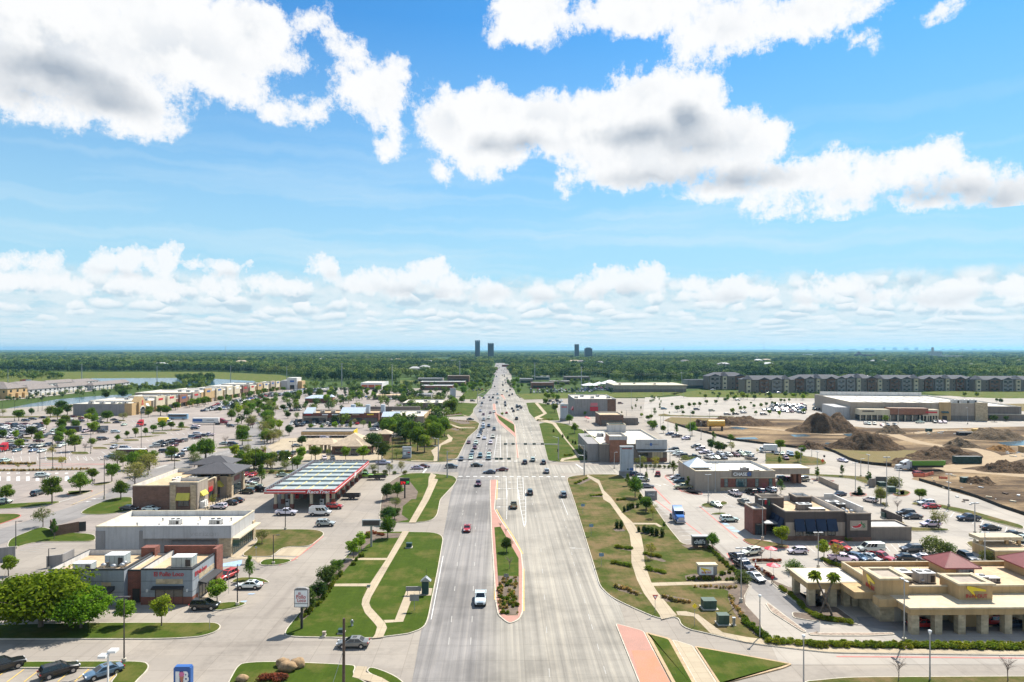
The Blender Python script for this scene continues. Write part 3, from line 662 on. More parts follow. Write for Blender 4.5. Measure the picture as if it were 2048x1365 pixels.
# ---- markings
def dashes(s,ln=3,gap=9,w=.18,mat=None,z=.022,cont=False):
 P=wpts(s);mb=MB()
 for a,b in zip(P[:-1],P[1:]):
  d=(b-a).length;t=(b-a)/d;n=Vector((-t .y,t .x,0));q=0
  while q<d:
   e=d if cont else min(q+ln,d);p0,p1=a+t*q,a+t*e
   mb .add([(*(p0+n*w/2).xy,z),(*(p0-n*w/2).xy,z),(*(p1-n*w/2).xy,z),(*(p1+n*w/2).xy,z)],[(0,1,2,3)]);q=d if cont else q+ln+gap
 o=struct(mb .build('road_marking',mat or M_WHITE));return o
dashes('f 897,1290 902.4,1245 925.8,1025 t3 570,1230',2.6,12,.13,M_FADED);dashes('f 941,1290 944,1245 950.3,1093 953,975',2.6,12,.13,M_FADED)
dashes('b3 150,920 235,470',cont=True,w=.14);dashes('b3 990,1330 955,780 920,300 t3 1120,1365 1100,1200',2.6,12,.13,M_FADED);dashes('f 1212,1349 1180,1240 1149,1132 1119,997 t3 1310,1230',2.4,5,.13,M_FADED);dashes('b3 1120,180 1062,30',cont=True,w=.14);dashes('b3 1489,820 1345,700 1290,530',cont=True,w=.14,mat=M_FADED)
dashes('b3 770,0 780,110 808,255',cont=True);dashes('b3 820,0 822,230 810,262',cont=True)
for i in range(9):dashes('b3 %d,%d %d,%d'%(772+i*3,15+i*27,822,15+i*27-(4 if i else 0)),cont=True,w=.3)
dashes('b3 690,0 685,210',cont=True,w=.12);dashes('b3 806,560 806,860',cont=True,w=.25,mat=M_YELLOW,z=.024);dashes('b3 612,140 655,215 735,335 800,455',cont=True,w=.2,mat=M_YELLOW,z=.024);dashes('t3 832,1200 826,1365',cont=True,w=.2,mat=M_YELLOW)
dashes('b3 592,350 600,780',cont=True,w=.15,mat=M_YELLOW,z=.024)
dashes('t3 500,1166 1415,1168',1.4,1.2,1.1);dashes('t3 480,1036 1000,1036',1.4,1.2,1.1);dashes('t3 480,1195 760,1197',cont=True,w=.5,mat=M_FADED);dashes('t3 835,1178 1410,1180',cont=True,w=.3,mat=M_FADED)
for x in (800,860):dashes('t3 %d,1005 %d,810'%(x,x-(5 if x>830 else -30)),cont=True)
for i in range(12):y=1000-i*15;dashes('t3 %d,%d %d,%d'%(800+i*2.2,y,860-i*.2,y-3),cont=True,w=.35)
dashes('t3 915,1005 912,850',cont=True);dashes('t3 845,545 862,615',cont=True);dashes('t3 885,540 925,620 965,665',cont=True);dashes('t3 920,540 968,660',cont=True)
for i in range(7):dashes('t3 %d,%d %d,%d'%(1003-i*.6,1180+i*27,1048,1180+i*27),cont=True,w=.3)
dashes('t3 1000,1175 1008,1365',cont=True);dashes('t3 1048,1175 1058,1365',cont=True);dashes('t3 905,1175 912,1365',cont=True)
dashes('t3 590,1000 660,780 690,690',3,9);dashes('t3 655,1000 700,760 745,560',3,9);dashes('t3 730,1000 750,760',3,9)
dashes('t3 1165,1030 1110,720 1010,500',3,9);dashes('t3 1090,1000 1040,700 965,520',3,9);dashes('t3 1030,575 1060,612',cont=True)
dashes('t3 1500,1060 1560,1100',cont=True,w=.6);dashes('t3 195,1140 225,1100',cont=True,w=.6)
def arrow(cx,cy,k,rot=0,s=1.0,mat=None):
 p=W(*FP(k,cx,cy));mb=MB();c,n=math .cos(rot),math .sin(rot)
 for poly in ([(-.1,-1.6),(.1,-1.6),(.1,.4),(-.1,.4)],[(-.5,.4),(.5,.4),(0,1.6)]):
  mb .add([(p .x+(x*c-y*n)*s,p .y+(x*n+y*c)*s,.024) for x,y in poly],[tuple(range(len(poly)))])
 return struct(mb .build('road_arrow',mat or M_WHITE))
for x,y in ((650,65),(650,122)):arrow(x,y,'b3',R(90),1.1)
for x,y in ((865,1215),(955,1215),(865,1270),(955,1270)):arrow(x,y,'t3',R(90),1.1)
arrow(1185,415,'b3',R(80),1.2,M_FADED);arrow(1000,945,'v2',R(200));arrow(1125,940,'v2',R(20));arrow(600,85,'b1',R(-70),1.2);arrow(690,62,'b1',R(110),1.2)
for x,y in ((150,450),(330,448)):arrow(x,y,'u7',R(-70),1.3)
dashes('u6 950,830 1150,770',cont=True,w=1.6,mat=M_FADED);dashes('b1 500,110 740,10',cont=True,w=.15,mat=M_YELLOW);dashes('b1 400,90 520,60',cont=True,w=.8,mat=M_FADED)
dashes('t2 500,690 540,780 520,870',cont=True,w=.2,mat=M_YELLOW);dashes('t2 60,1005 350,930',1.5,1.5,.8,M_FADED)
# red fire-lane lines
for s in ('b4 250,20 650,318','b4 635,118 905,345','v2 870,940 1200,1270','v2 1100,800 1400,1060','b4 830,450 905,575','b5 160,1183 1489,1194','b2 560,535 660,500 785,405 872,330','b1 150,180 20,235','u2 0,960 700,955 1792,935','u2 700,920 1792,925'):
 dashes(s,cont=True,w=.35 if s[0]=='b' else .5,mat=M_REDP,z=.026)
def stalls(a,b,n,c,mat=None,w=.13,name='parking_lines'):
 """n stall lines from the line a-b, all parallel to a-c"""
 A,B,C=(W(*FP(*q)) for q in (a,b,c));mb=MB();d=C-A;t=d .normalized();nn=Vector((-t .y,t .x,0))*w/2
 for i in range(n):
  p=A .lerp(B,i/(n-1));q=p+d;mb .add([(*(p+nn).xy,.022),(*(p-nn).xy,.022),(*(q-nn).xy,.022),(*(q+nn).xy,.022)],[(0,1,2,3)])
 return struct(mb .build(name,mat or M_WHITE))
stalls(('b1',-60,1275),('b1',860,1270),9,('b1',-190,1365),M_YELLOW,.16)
stalls(('b1',140,430),('b1',260,375),5,('b1',260,440),M_FADED);stalls(('b1',20,395),('b1',70,350),4,('b1',150,400),M_FADED)
stalls(('b4',300,95),('b4',560,385),13,('b4',400,95),M_WHITE);stalls(('b4',850,0),('b4',1010,115),6,('b4',910,-2),M_WHITE)
stalls(('b5',230,385),('b5',800,380),12,('b5',270,440));stalls(('b5',560,165),('b5',740,255),5,('b5',640,165));stalls(('b5',900,130),('b5',1489,300),12,('b5',870,165));stalls(('b4',1330,385),('b4',1489,385),4,('b4',1400,445))
stalls(('v5',350,480),('v5',860,720),9,('v5',600,500),M_FADED);stalls(('v5',0,560),('v5',500,780),3,('v5',120,555),M_FADED)
stalls(('v3',340,1090),('v3',850,1080),7,('v3',480,1170));stalls(('v3',380,1260),('v3',760,1330),4,('v3',600,1330))
stalls(('v2',560,780),('v2',760,1010),7,('v2',820,780));stalls(('v2',1180,800),('v2',1420,1000),6,('v2',1330,790))
stalls(('v2',1000,380),('v2',1560,390),12,('v2',1060,420),M_FADED)
# big left lot
for y,n,y2 in ((1075,11,1090),(1140,8,1215)):
 for i in range(n):dashes('u2 %d,%d %d,%d'%(-20+i*165,y,-20+i*165,y2),cont=True,w=1.0)
dashes('u2 0,1285 330,1255',cont=True,w=.2,mat=M_FADED);dashes('u2 180,1310 720,1250',cont=True,w=.2,mat=M_FADED)
for i in range(12):dashes('u2 %d,795 %d,870'%(-60+i*138,-52+i*140),cont=True,w=.14,mat=M_WHITE)
for i in range(11):dashes('u2 %d,690 %d,760'%(-40+i*135,-40+i*136),cont=True,w=.14,mat=M_WHITE)
for k,x0,x1,n,y0,dx,dy in (('u2',1290,1792,5,810,60,60),('u6',30,1000,9,545,70,50),('u6',400,1000,6,455,60,50),('u6',780,1792,10,330,60,38),('u6',1200,1792,7,220,50,34),('u6',0,700,8,620,50,50),('u3',350,1050,8,1040,40,24),('u3',430,1300,9,1115,40,24),('u2',900,1792,8,480,30,50)):
 for i in range(n):
  x=x0+(x1-x0)*i/(n-1);dashes('%s %.1f,%d %.1f,%d'%(k,x,y0,x+dx,y0+dy),cont=True,w=.14)
for s in ('b2 150,525 300,497 290,540 150,545','b2 350,735 395,735 375,742 335,742','b2 290,790 335,786 325,796 285,797','b4 790,235 830,238 850,252 815,250','b4 820,265 870,262 890,275 850,280','b4 850,285 905,285 930,300 885,300','u2 1130,1130 1165,1130 1190,1190 1150,1190','u2 960,1135 1000,1135 1015,1160 975,1160'):
 sheet('accessible_bay',s,M_BLUE,.020)
 # left lot planted islands with yellow kerbs
for s in ('u2 1180,722 1500,718 1540,760 1230,765','u2 780,812 1120,812 1160,862 800,865','t1 780,917 900,915 932,933 790,936','t1 850,897 1040,880 1140,881 900,900','t1 1040,850 1180,849 1200,862 1060,868','t1 1150,835 1240,822 1390,816 1280,832 1170,838','t1 1278,793 1410,790 1440,803 1300,808','t1 1345,780 1450,767 1610,762 1500,777','t1 1490,740 1590,738 1640,752 1520,756','t1 880,705 940,703 960,714 880,717','t1 1000,685 1070,684 1080,694 1010,697','u2 370,465 540,465 555,505 390,505','u2 970,345 1130,350 1150,378 990,378','t1 560,1295 740,1286 800,1290 700,1325 600,1330','t1 780,1235 900,1215 980,1212 900,1240 800,1250','t1 1400,1027 1500,1025 1560,1030 1450,1040','u7 -40,395 120,355 300,360 250,395 60,405','u7 260,310 420,285 640,285 500,320 300,325','u7 640,180 880,165 920,180 860,200 700,205','u7 750,110 880,100 925,112 860,135','u4 720,1040 930,1038 960,1050 820,1072','u6 1100,692 1300,688 1420,700 1290,715','u6 1690,535 1792,528 1792,570 1720,575','t1 -60,655 700,650 700,662 -60,668','u2 -100,905 600,910 610,940 -100,945','u2 -100,1030 600,1020 1500,1010 1700,1025 1400,1035 -100,1055','u7 870,685 1792,690 1792,780 1170,760 900,720','u7 480,490 640,485 700,500 600,530 480,520'):
 island('grass_verge',s,Gd,M_CURB,cut=1.2,cw=.25)
island('grass_verge','t2 1300,1142 1600,1140 1620,1165 1360,1165',Gn,cut=1)
sheet('parking_lot','u7 1150,290 1400,150 1792,130 u8 900,300 1500,420 1792,440 1792,640 1250,690 0,690 u7 1400,540 1200,330',M_WALK,.03)
sheet('lawn','u8 1660,410 1750,310 1900,310 1900,430',Gn,.1)
# ponds and fields behind the left shops
sheet('water','t1 40,588 250,545 500,505 800,480 1125,460 1125,500 560,575 380,618 100,618',M_WATER,-.15)
sheet('water','f 135,761 185,757 382,756 430,758 512,762.5 500,769 350,772 245,770.5 165,765',M_WATER,-.1)
sheet('field','f -900,754 50,744 430,744 560,750 645,769 600,774 512,765 380,758 180,759 140,763 100,764 -900,775',M_FIELD,-.25)
sheet('field','f 596,764 830,763.5 900,771 840,777 600,778',M_FIELD2,-.05)
ribbon('street','t1 -300,530 0,515 300,490 720,442 1045,396',9,M_LOT2,-.06)
sheet('field','f 1195,786 1375,784 1345,790 1300,795 1190,796',M_FIELD,.05);sheet('field','t4 560,460 800,430 880,430 1792,460 t5 0,460 250,462 200,510 t4 1792,500 700,490',M_FIELD,.05)
sheet('field','t5 900,455 1100,432 1500,430 1792,440 2200,445 2200,500 1560,500 1300,490',M_FIELD,.05)
sheet('street','t4 480,500 1792,505 1792,515 480,512',M_LOT2,.06)
sheet('dry_slope','t5 1550,550 1792,545 2300,560 2300,600 1792,610 1560,600',M_STUBBLE,.08)
island('grass_verge','v1 985,940 1100,920 1190,945 1792,960 2300,965 2300,978 1792,975 1210,968 1000,962',Gd,cut=1)
# building site
sheet('dirt_ground','t4 500,690 560,660 900,668 1640,680 t5 450,752 1080,758 1792,740 f 2600,845 2600,1215 v6 1792,1128 1000,832 500,692 0,532 t5 830,1190 900,1140 660,1090 380,1055 180,960 0,895 t4 1640,920 1300,880 1100,855 900,800 700,752 600,720',M_DIRT,.04)
sheet('dry_grass','t4 520,688 570,664 900,674 930,690 760,720 640,722',M_STUBBLE,.06);sheet('dry_grass','t5 -20,930 880,945 910,1000 1040,1032 660,1066 380,1046 200,965',M_STUBBLE,.06)
ribbon('dirt_track','t5 640,795 830,865 1050,905 1330,925 1490,965 1550,1015 1460,1055 1230,1078 1090,1108',7,M_TRACK,.07);ribbon('dirt_track','t5 1080,1110 1400,1125 1792,1160 2200,1200',8,M_TRACK,.075);ribbon('dirt_track','t5 1500,1050 1700,1000 2000,960',9,M_TRACK,.08);ribbon('dirt_track','t4 1080,735 1400,760 1792,800 t5 230,810 620,800',6,M_TRACK,.085);ribbon('dirt_track','t5 850,800 1100,770 1300,775',5,M_TRACK,.09)
for s in ('t4 1050,752 1120,742 1230,758 1170,768','t4 1580,812 1700,806 1760,825 1620,830','t5 240,805 350,800 360,815 300,830','t5 1560,880 1792,860 1792,905 1650,905','t4 1110,838 1280,832 1310,850 1130,850','t5 95,880 170,878 170,890 100,890'):
 sheet('puddle',s,M_WATER,.10)
def mound(k,x0,x1,yb,yt,label,mat=None,seed=1,flat=.0):
 """spoil heap: base between x0 and x1 at image row yb, crest at row yt"""
 (ax,ay),(bx,by)=FP(k,x0,yb),FP(k,x1,yb);a,b=W(ax,ay),W(bx,by);rx=(b-a).length/2;ry=max(rx*.62,6)
 c=(a+b)/2+Vector((0,ry*.8,0));h=HZ((ax+bx)/2,FP(k,0,yt)[1],c .y);nx,ny=64,34;v=[];f=[]
 for j in range(ny+1):
  for i in range(nx+1):
   u,w=i/nx*2.2-1.1,j/ny*2.2-1.1;q=Vector((u*rx,w*ry,seed*7.3))
   r=math .sqrt(u*u+w*w)*(1+.22*mn .noise(q*.12));t=max(0,1-r)
   z=h*.78*(min(1,t*(1.5+flat)))**.9*(1+.75*mn .noise(q*.075)+.35*mn .noise(q*.17))+(t>0)*(1.1*mn .noise(q*.35)+.8*mn .noise(q*.9))*min(1,t*4)
   v .append((c .x+u*rx,c .y+w*ry,max(z,-.05) if t>0 else -.1))
 for j in range(ny):
  for i in range(nx):p=j*(nx+1)+i;f .append((p,p+1,p+nx+2,p+nx+1))
 mb=MB();mb .add([(x-c .x,y-c .y,z) for x,y,z in v],f,0,True);o=mb .build('dirt_mound',mat or M_MOUND);o .location=(c .x,c .y,.05)
 return tag(o,label,'dirt mound','spoil heaps on the building site')
mound('t4',920,1520,735,655,'long flat-topped black soil heap below the parked cars',seed=1,flat=1.4);mound('t4',750,960,745,685,'low black soil heap beside the yellow tank',seed=2,flat=.6)
mound('t5',-180,490,800,632,'largest dark soil heap in front of the pale superstore',seed=3,flat=.3);mound('t5',230,860,945,785,'twin-peaked dark soil heap in the middle of the building site',seed=4)
mound('t5',580,830,805,728,'small brown soil heap by the superstore forecourt',M_MOUND2,seed=5);mound('t5',900,1480,1020,908,'long dark soil heap beside the green dumpster',seed=6);mound('t5',1170,1480,925,838,'brown soil heap beside the sandy haul track',M_MOUND2,seed=7)
mound('t5',1360,1900,860,760,'broad brown soil heap near the yellow container',M_MOUND2,seed=8,flat=.5);mound('t5',1500,2000,1140,1040,'dark soil heap at the right edge of the site',seed=9);mound('v6',900,1420,610,455,'pointed dark soil heap close to the silt fence',seed=10)
mound('t5',1560,1760,955,898,'small orange soil heap by the white rubble',M_MOUND3,seed=11);mound('t5',-140,190,935,855,'dark soil heap at the left of the site',seed=12);mound('t5',700,1220,1070,1018,'low dark soil ridge behind the tipper trailer',seed=13)
# far hills
def hill(name,y,x0,x1,h,seed):
 v=[];n=160
 for i in range(n+1):
  x=x0+(x1-x0)*i/n;z=h*(.72+.5*mn .noise(Vector((x*.0003,seed,0)))+.12*mn .noise(Vector((x*.003,seed,3))))
  v+=[(x,y,-2),(x,y+900,z),(x,y+4000,z*.9)]
 f=[]
 for i in range(n):
  for k in (0,1):f .append((i*3+k,(i+1)*3+k,(i+1)*3+k+1,i*3+k+1))
 mb=MB();mb .add(v,f,0,True);return struct(mb .build(name,M_CANOPY))
hill('hills',9000,-15000,15000,26,1.1);hill('hills',14000,-20000,20000,38,4.2);hill('hills',21000,-26000,26000,52,8.7)
# ---- trees and shrubs
def rv(r):
 while True:
  v=Vector((r .uniform(-1,1),r .uniform(-1,1),r .uniform(-1,1)))
  if .05<v .length<=1:return v .normalized()
def leaves(mb,c,rad,n,size,r,up=.35,m=0):
 """n leaf sprays on and inside a lump of radius rad"""
 c=Vector(c)
 for _ in range(n):
  d=rv(r);q=c+Vector((d .x*rad[0],d .y*rad[1],d .z*rad[2]))*(r .uniform(.55,1.05))
  nn=(d+rv(r)*.8+Vector((0,0,up))).normalized();a=nn .cross(rv(r)).normalized();b=nn .cross(a);s=size*r .uniform(.7,1.35)
  mb .add([q-a*s*.5,q+b*s*.32,q+a*s*.5,q-b*s*.32],[(0,1,2,3)],m)
def crown(shape,h0,h1,rad,lumps,nl,size,seed,jag=.25):
 r=random .Random(seed);mb=MB();zc=(h0+h1)/2;hz=(h1-h0)/2
 for i in range(lumps):
  d=rv(r);t=r .uniform(.1,1)**.42;z=d .z*t
  if shape=='cone':w=max(.12,(1-(z+1)/2))*1.05
  elif shape=='spread':w=1.0 if z>-.3 else .85
  elif shape=='oval':w=1-.12*z
  else :w=1
  p=(d .x*t*rad*w*(1-.25),d .y*t*rad*w*(1-.25),zc+z*hz*.8);k=r .uniform(.30,.46)*(1+r .uniform(-jag,jag))*(.6 if shape=='spread' else 1)
  if shape=='cone':k*=.55+.6*w
  leaves(mb,p,(rad*k,rad*k,min(rad*k,hz*k*1.3)*.85),nl,size,r)
 return mb
def limbs(h0,h1,rad,tr,n,seed,mat=0,sub=2):
 r=random .Random(seed);mb=MB();top=h0+(h1-h0)*.45
 mb .tube([(0,0,-.1),(r .uniform(-.05,.05),r .uniform(-.05,.05),h0*.6),(r .uniform(-.12,.12),r .uniform(-.12,.12),top)],[tr*1.25,tr,tr*.55],7,mat)
 for i in range(n):
  a=2*math .pi*(i+r .random()*.6)/n;z=h0*.8+(top-h0*.8)*r .random();e=Vector((math .cos(a)*rad*.75,math .sin(a)*rad*.75,z+(h1-z)*r .uniform(.35,.85)))
  s=Vector((0,0,z));md=s .lerp(e,.5)+Vector((0,0,.12*rad));mb .tube([s,md,e],[tr*.5,tr*.3,tr*.1],5,mat)
  for k in range(sub):
   q=s .lerp(e,r .uniform(.4,.9));d=rv(r);d .z=abs(d .z)*.8+.2;mb .tube([q,q+d*rad*.4],[tr*.16,tr*.05],4,mat)
 return mb
TREES={}
def tree_proto(kind,shape,h0,h1,rad,lumps,nl,size,tr,nlimb,col,variants=2,bark=None,cat='tree',jag=.25,sub=2):
 TREES[kind]=[]
 for v in range(variants):
  t=thing(kind_name(kind),'x',cat);t['hh']=h1;t['rr']=rad
  if lumps:
   c=crown(shape,h0,h1,rad,lumps,nl,size,31*v+len(TREES)*7,jag).build('crown',M_LEAF,t);c .color=(*col,1)
  limbs(h0,h1*.97 if lumps else h1,rad,tr,nlimb,v+5,sub=sub).build('trunk',bark or M_BARK,t)
  t['col']=col;TREES[kind].append(proto(t))
def kind_name(k):
 return {'oak':'round_tree','young':'young_tree','spread':'spreading_tree','dark':'dark_tree','grey':'sparse_tree','bare':'bare_tree','cone':'conical_tree','wisp':'wispy_tree','pillar':'narrow_tree','stack':'tiered_tree'}[k]
tree_proto('oak','round',1.9,7.2,2.9,30,105,.40,.17,6,(.050,.088,.018),3)
tree_proto('young','oval',1.5,5.6,2.0,24,95,.34,.10,5,(.085,.135,.020),3)
tree_proto('spread','spread',1.2,10.5,7.9,120,150,.55,.34,9,(.064,.112,.012),1)
tree_proto('dark','round',1.5,8.0,3.3,34,110,.42,.2,6,(.026,.050,.018),2)
tree_proto('grey','round',1.2,6.4,3.1,22,55,.30,.13,9,(.075,.092,.040),2,M_TWIG,sub=5)
tree_proto('bare','round',1.3,5.0,1.7,0,0,.2,.07,16,(0,0,0),2,M_TWIG,sub=7)
tree_proto('cone','cone',1.0,8.2,2.4,34,75,.34,.14,6,(.055,.095,.022),2)
tree_proto('wisp','round',1.5,5.4,1.9,16,40,.27,.08,8,(.11,.115,.030),2,M_TWIG,sub=4)
tree_proto('pillar','oval',.7,5.6,1.15,18,70,.28,.09,5,(.050,.092,.024),2)
tree_proto('stack','cone',.8,7.0,2.2,16,60,.36,.12,7,(.045,.082,.020),2,jag=.5)
SHRUBS={}
def shrub_proto(kind,name,rad,h,lumps,nl,size,col,variants=2):
 SHRUBS[kind]=[]
 for v in range(variants):
  r=random .Random(v*9+len(SHRUBS));mb=MB()
  for i in range(lumps):
   d=rv(r);p=(d .x*rad*.55,d .y*rad*.55,h*.45+d .z*h*.3);leaves(mb,p,(rad*.55,rad*.55,h*.38),nl,size,r,.5)
  o=mb .build(name,M_LEAF);o .color=(*col,1);o['col']=col;SHRUBS[kind].append(o)
shrub_proto('ball','shrub',.62,.95,9,55,.22,(.055,.080,.014));shrub_proto('box','shrub',.75,.75,9,60,.20,(.075,.100,.016));shrub_proto('tuft','grass_clump',.5,.7,5,22,.24,(.13,.105,.05))
shrub_proto('column','shrub',.55,1.9,12,50,.24,(.022,.042,.014));shrub_proto('red','shrub',.8,.8,8,50,.22,(.10,.035,.028));shrub_proto('big','bush',2.0,2.4,16,70,.32,(.055,.075,.032))
def jit(col,a=.16):
 k=1.2*(1+rnd .uniform(-a,a)*1.5);return (col[0]*k*(1+rnd .uniform(-.1,.28)),col[1]*k,col[2]*k)
 # ---- vehicles
CARS={}
def car_parts(kind):
 """body and glass of one car, nose towards +Y, standing on z=0"""
 K=dict(sedan=(4.75,.91,1.46),suv=(4.75,.95,1.74),pickup=(5.7,1.0,1.88),van=(5.6,1.0,2.15),hatch=(4.2,.88,1.53),jeep=(4.4,.93,1.84))[kind]
 Ln,hw,ht=K;f=Ln/2;b=MB();g=MB()
 hood={'sedan':.92,'suv':1.06,'pickup':1.16,'van':1.2,'hatch':.96,'jeep':1.12}[kind];belt={'sedan':.98,'suv':1.12,'pickup':1.22,'van':1.25,'hatch':1.02,'jeep':1.16}[kind]
 zb=.30 if kind in ('sedan','hatch') else .42
 P={'sedan':[(-f,.78,.80),(-f+.12,.95,.92),(-f+.9,1.0,.99),(-.2,belt,1),(1.0,belt-.03,1),(f-.9,hood-.06,.97),(f-.2,hood-.2,.88),(f,.58,.72)],'hatch':[(-f,.85,.82),(-f+.12,belt,.94),(-f+.7,belt,1),(0,belt,1),(.9,belt-.03,1),(f-.7,hood-.06,.97),(f-.18,hood-.2,.88),(f,.6,.74)],'suv':[(-f,.95,.86),(-f+.08,belt,.96),(-f+.7,belt,1),(0,belt,1),(1.1,belt-.02,1),(f-.7,hood-.04,.97),(f-.15,hood-.18,.9),(f,.7,.8)],'jeep':[(-f,1.0,.93),(-f+.05,belt,.98),(0,belt,1),(.8,belt-.02,1),(f-.2,hood,.9),(f,hood-.1,.86),(f+.02,.75,.84)],'pickup':[(-f,.74,.93),(-f+.04,.76,.96),(-.9,.76,1),(-.88,belt,1),(1.15,belt-.02,1),(f-.7,hood-.02,.98),(f-.12,hood-.12,.93),(f,.8,.86)],'van':[(-f,1.0,.93),(-f+.05,belt,.97),(0,belt,1),(1.6,belt-.05,1),(f-.5,hood-.1,.95),(f-.1,.95,.88),(f,.7,.8)]}[kind]
 ring=[]
 for y,zt,w in P:
  W_=hw*w;low=zb+(.12 if abs(y)>f-.15 else 0);sh=zt-.10
  ring .append([(-W_*.86,y,low),(-W_*.98,y,low+.10),(-W_,y,low+(sh-low)*.6),(-W_*.97,y,sh),(-W_*.84,y,zt),(0,y,zt+.035),(W_*.84,y,zt),(W_*.97,y,sh),(W_,y,low+(sh-low)*.6),(W_*.98,y,low+.10),(W_*.86,y,low)])
 v=[p for q in ring for p in q];m=11;fs=[]
 for k in range(len(ring)-1):
  for i in range(m-1):fs .append((k*m+i+1,k*m+i,(k+1)*m+i,(k+1)*m+i+1))
  fs .append((k*m,k*m+m-1,(k+1)*m+m-1,(k+1)*m))
 fs .append(tuple(range(m)));e=(len(ring)-1)*m;fs .append(tuple(range(e+m-1,e-1,-1)))
 b .add(v,fs,0)
 # greenhouse: base y0..y1, roof y2..y3
 y0,y2,y3,y1={'sedan':(-1.72,-1.0,.30,1.15),'hatch':(-2.0,-1.65,.30,1.2),'suv':(-2.28,-2.0,.30,1.15),'jeep':(-2.12,-2.05,.35,.62),'pickup':(-.86,-.72,.55,1.3),'van':(-2.74,-2.66,1.1,1.95)}[kind]
 zr=ht-.05;bw,rw=hw*.93,hw*(.76 if kind not in ('van','jeep') else .86);zl=belt-.02
 B=[(-bw,y0,zl),(bw,y0,zl),(bw,y1,zl),(-bw,y1,zl)];T=[(-rw,y2,zr),(rw,y2,zr),(rw,y3,zr),(-rw,y3,zr)]
 T2=[(-rw*.86,y2+.12,ht),(rw*.86,y2+.12,ht),(rw*.86,y3-.15,ht),(-rw*.86,y3-.15,ht)]
 def patch(a,bb,c,d,cuts,inset):
  a,bb,c,d=map(Vector,(a,bb,c,d));s0,s1=inset
  def pt(u,w):return (a .lerp(bb,u)).lerp(d .lerp(c,u),w)
  pr=0
  for u0,u1 in cuts:
   b .add([pt(pr,0),pt(u0,0),pt(u0,1),pt(pr,1)],[(0,1,2,3)],0)
   b .add([pt(u0,0),pt(u1,0),pt(u1,s0),pt(u0,s0)],[(0,1,2,3)],0);b .add([pt(u0,s1),pt(u1,s1),pt(u1,1),pt(u0,1)],[(0,1,2,3)],0)
   g .add([pt(u0,s0),pt(u1,s0),pt(u1,s1),pt(u0,s1)],[(0,1,2,3)],0);pr=u1
  b .add([pt(pr,0),pt(1,0),pt(1,1),pt(pr,1)],[(0,1,2,3)],0)
 sc={'sedan':[(.06,.46),(.50,.92)],'hatch':[(.05,.28),(.32,.62),(.66,.94)],'suv':[(.05,.28),(.32,.60),(.64,.94)],'jeep':[(.06,.45),(.50,.92)],'pickup':[(.05,.42),(.47,.93)],'van':[(.62,.9)]}[kind]
 if kind=='van':sc=[(.42,.58),(.60,.74),(.78,.95)]
 patch(B[1],B[2],T[2],T[1],sc,(.06,.9));patch(B[3],B[0],T[0],T[3],[(1-q,1-p) for p,q in reversed(sc)],(.06,.9))
 patch(B[2],B[3],T[3],T[2],[(.06,.94)],(.04,.94));patch(B[0],B[1],T[1],T[0],[(.08,.92)],(.1,.9))
 for i in range(4):b .add([T[i],T[(i+1)%4],T2[(i+1)%4],T2[i]],[(0,1,2,3)],0)
 b .add(T2,[(0,1,2,3)],0)
 if kind=='sedan' or kind=='suv':g .box(-rw*.5,rw*.5,y3-.9,y3-.25,ht,ht+.012)
 if kind=='pickup':
  for x in (-hw*.99,hw*.99-.12):b .box(x,x+.12,-f+.04,-.88,.7,1.22)
  b .box(-hw*.87,hw*.87,-f+.03,-f+.13,.7,1.2);b .box(-hw*.87,hw*.87,-f+.13,-.9,.74,.80,1)
 if kind=='jeep':b .cylx(-.35,.35,0,0,.01,6,1);b .obox(0,-f-.1,.75,1.4,.66,.2,0,1)
 # dark sill, grille, bumpers
 b .box(-hw*.87,hw*.87,-f+.3,f-.3,zb-.14,zb+.02,1);b .box(-hw*.55,hw*.55,f-.02,f+.035,zb+.16,zb+.40,1);b .box(-hw*.8,hw*.8,-f-.04,-f+.05,zb+.02,zb+.24,1);b .box(-.26,.26,-f-.05,-f+.02,zb+.3,zb+.42,2)
 wb={'sedan':(1.42,-1.38),'suv':(1.45,-1.38),'pickup':(1.85,-1.75),'van':(1.75,-1.65),'hatch':(1.3,-1.25),'jeep':(1.4,-1.3)}[kind];wr={'sedan':.33,'hatch':.33,'suv':.38,'jeep':.42,'pickup':.41,'van':.37}[kind]
 for y in wb:
  for s in (-1,1):b .cylx(s*hw*.8,s*(hw+.006),y,wr+.03,wr*1.22,16,1)
 hl=[(s*hw*.66,f-.12,zb+(.40 if kind in ('sedan','hatch') else .46)) for s in (-1,1)];tl=[(s*hw*.78,-f+.03,zb+.52) for s in (-1,1)]
 return b,g,wb,wr,hw,hl,tl,f
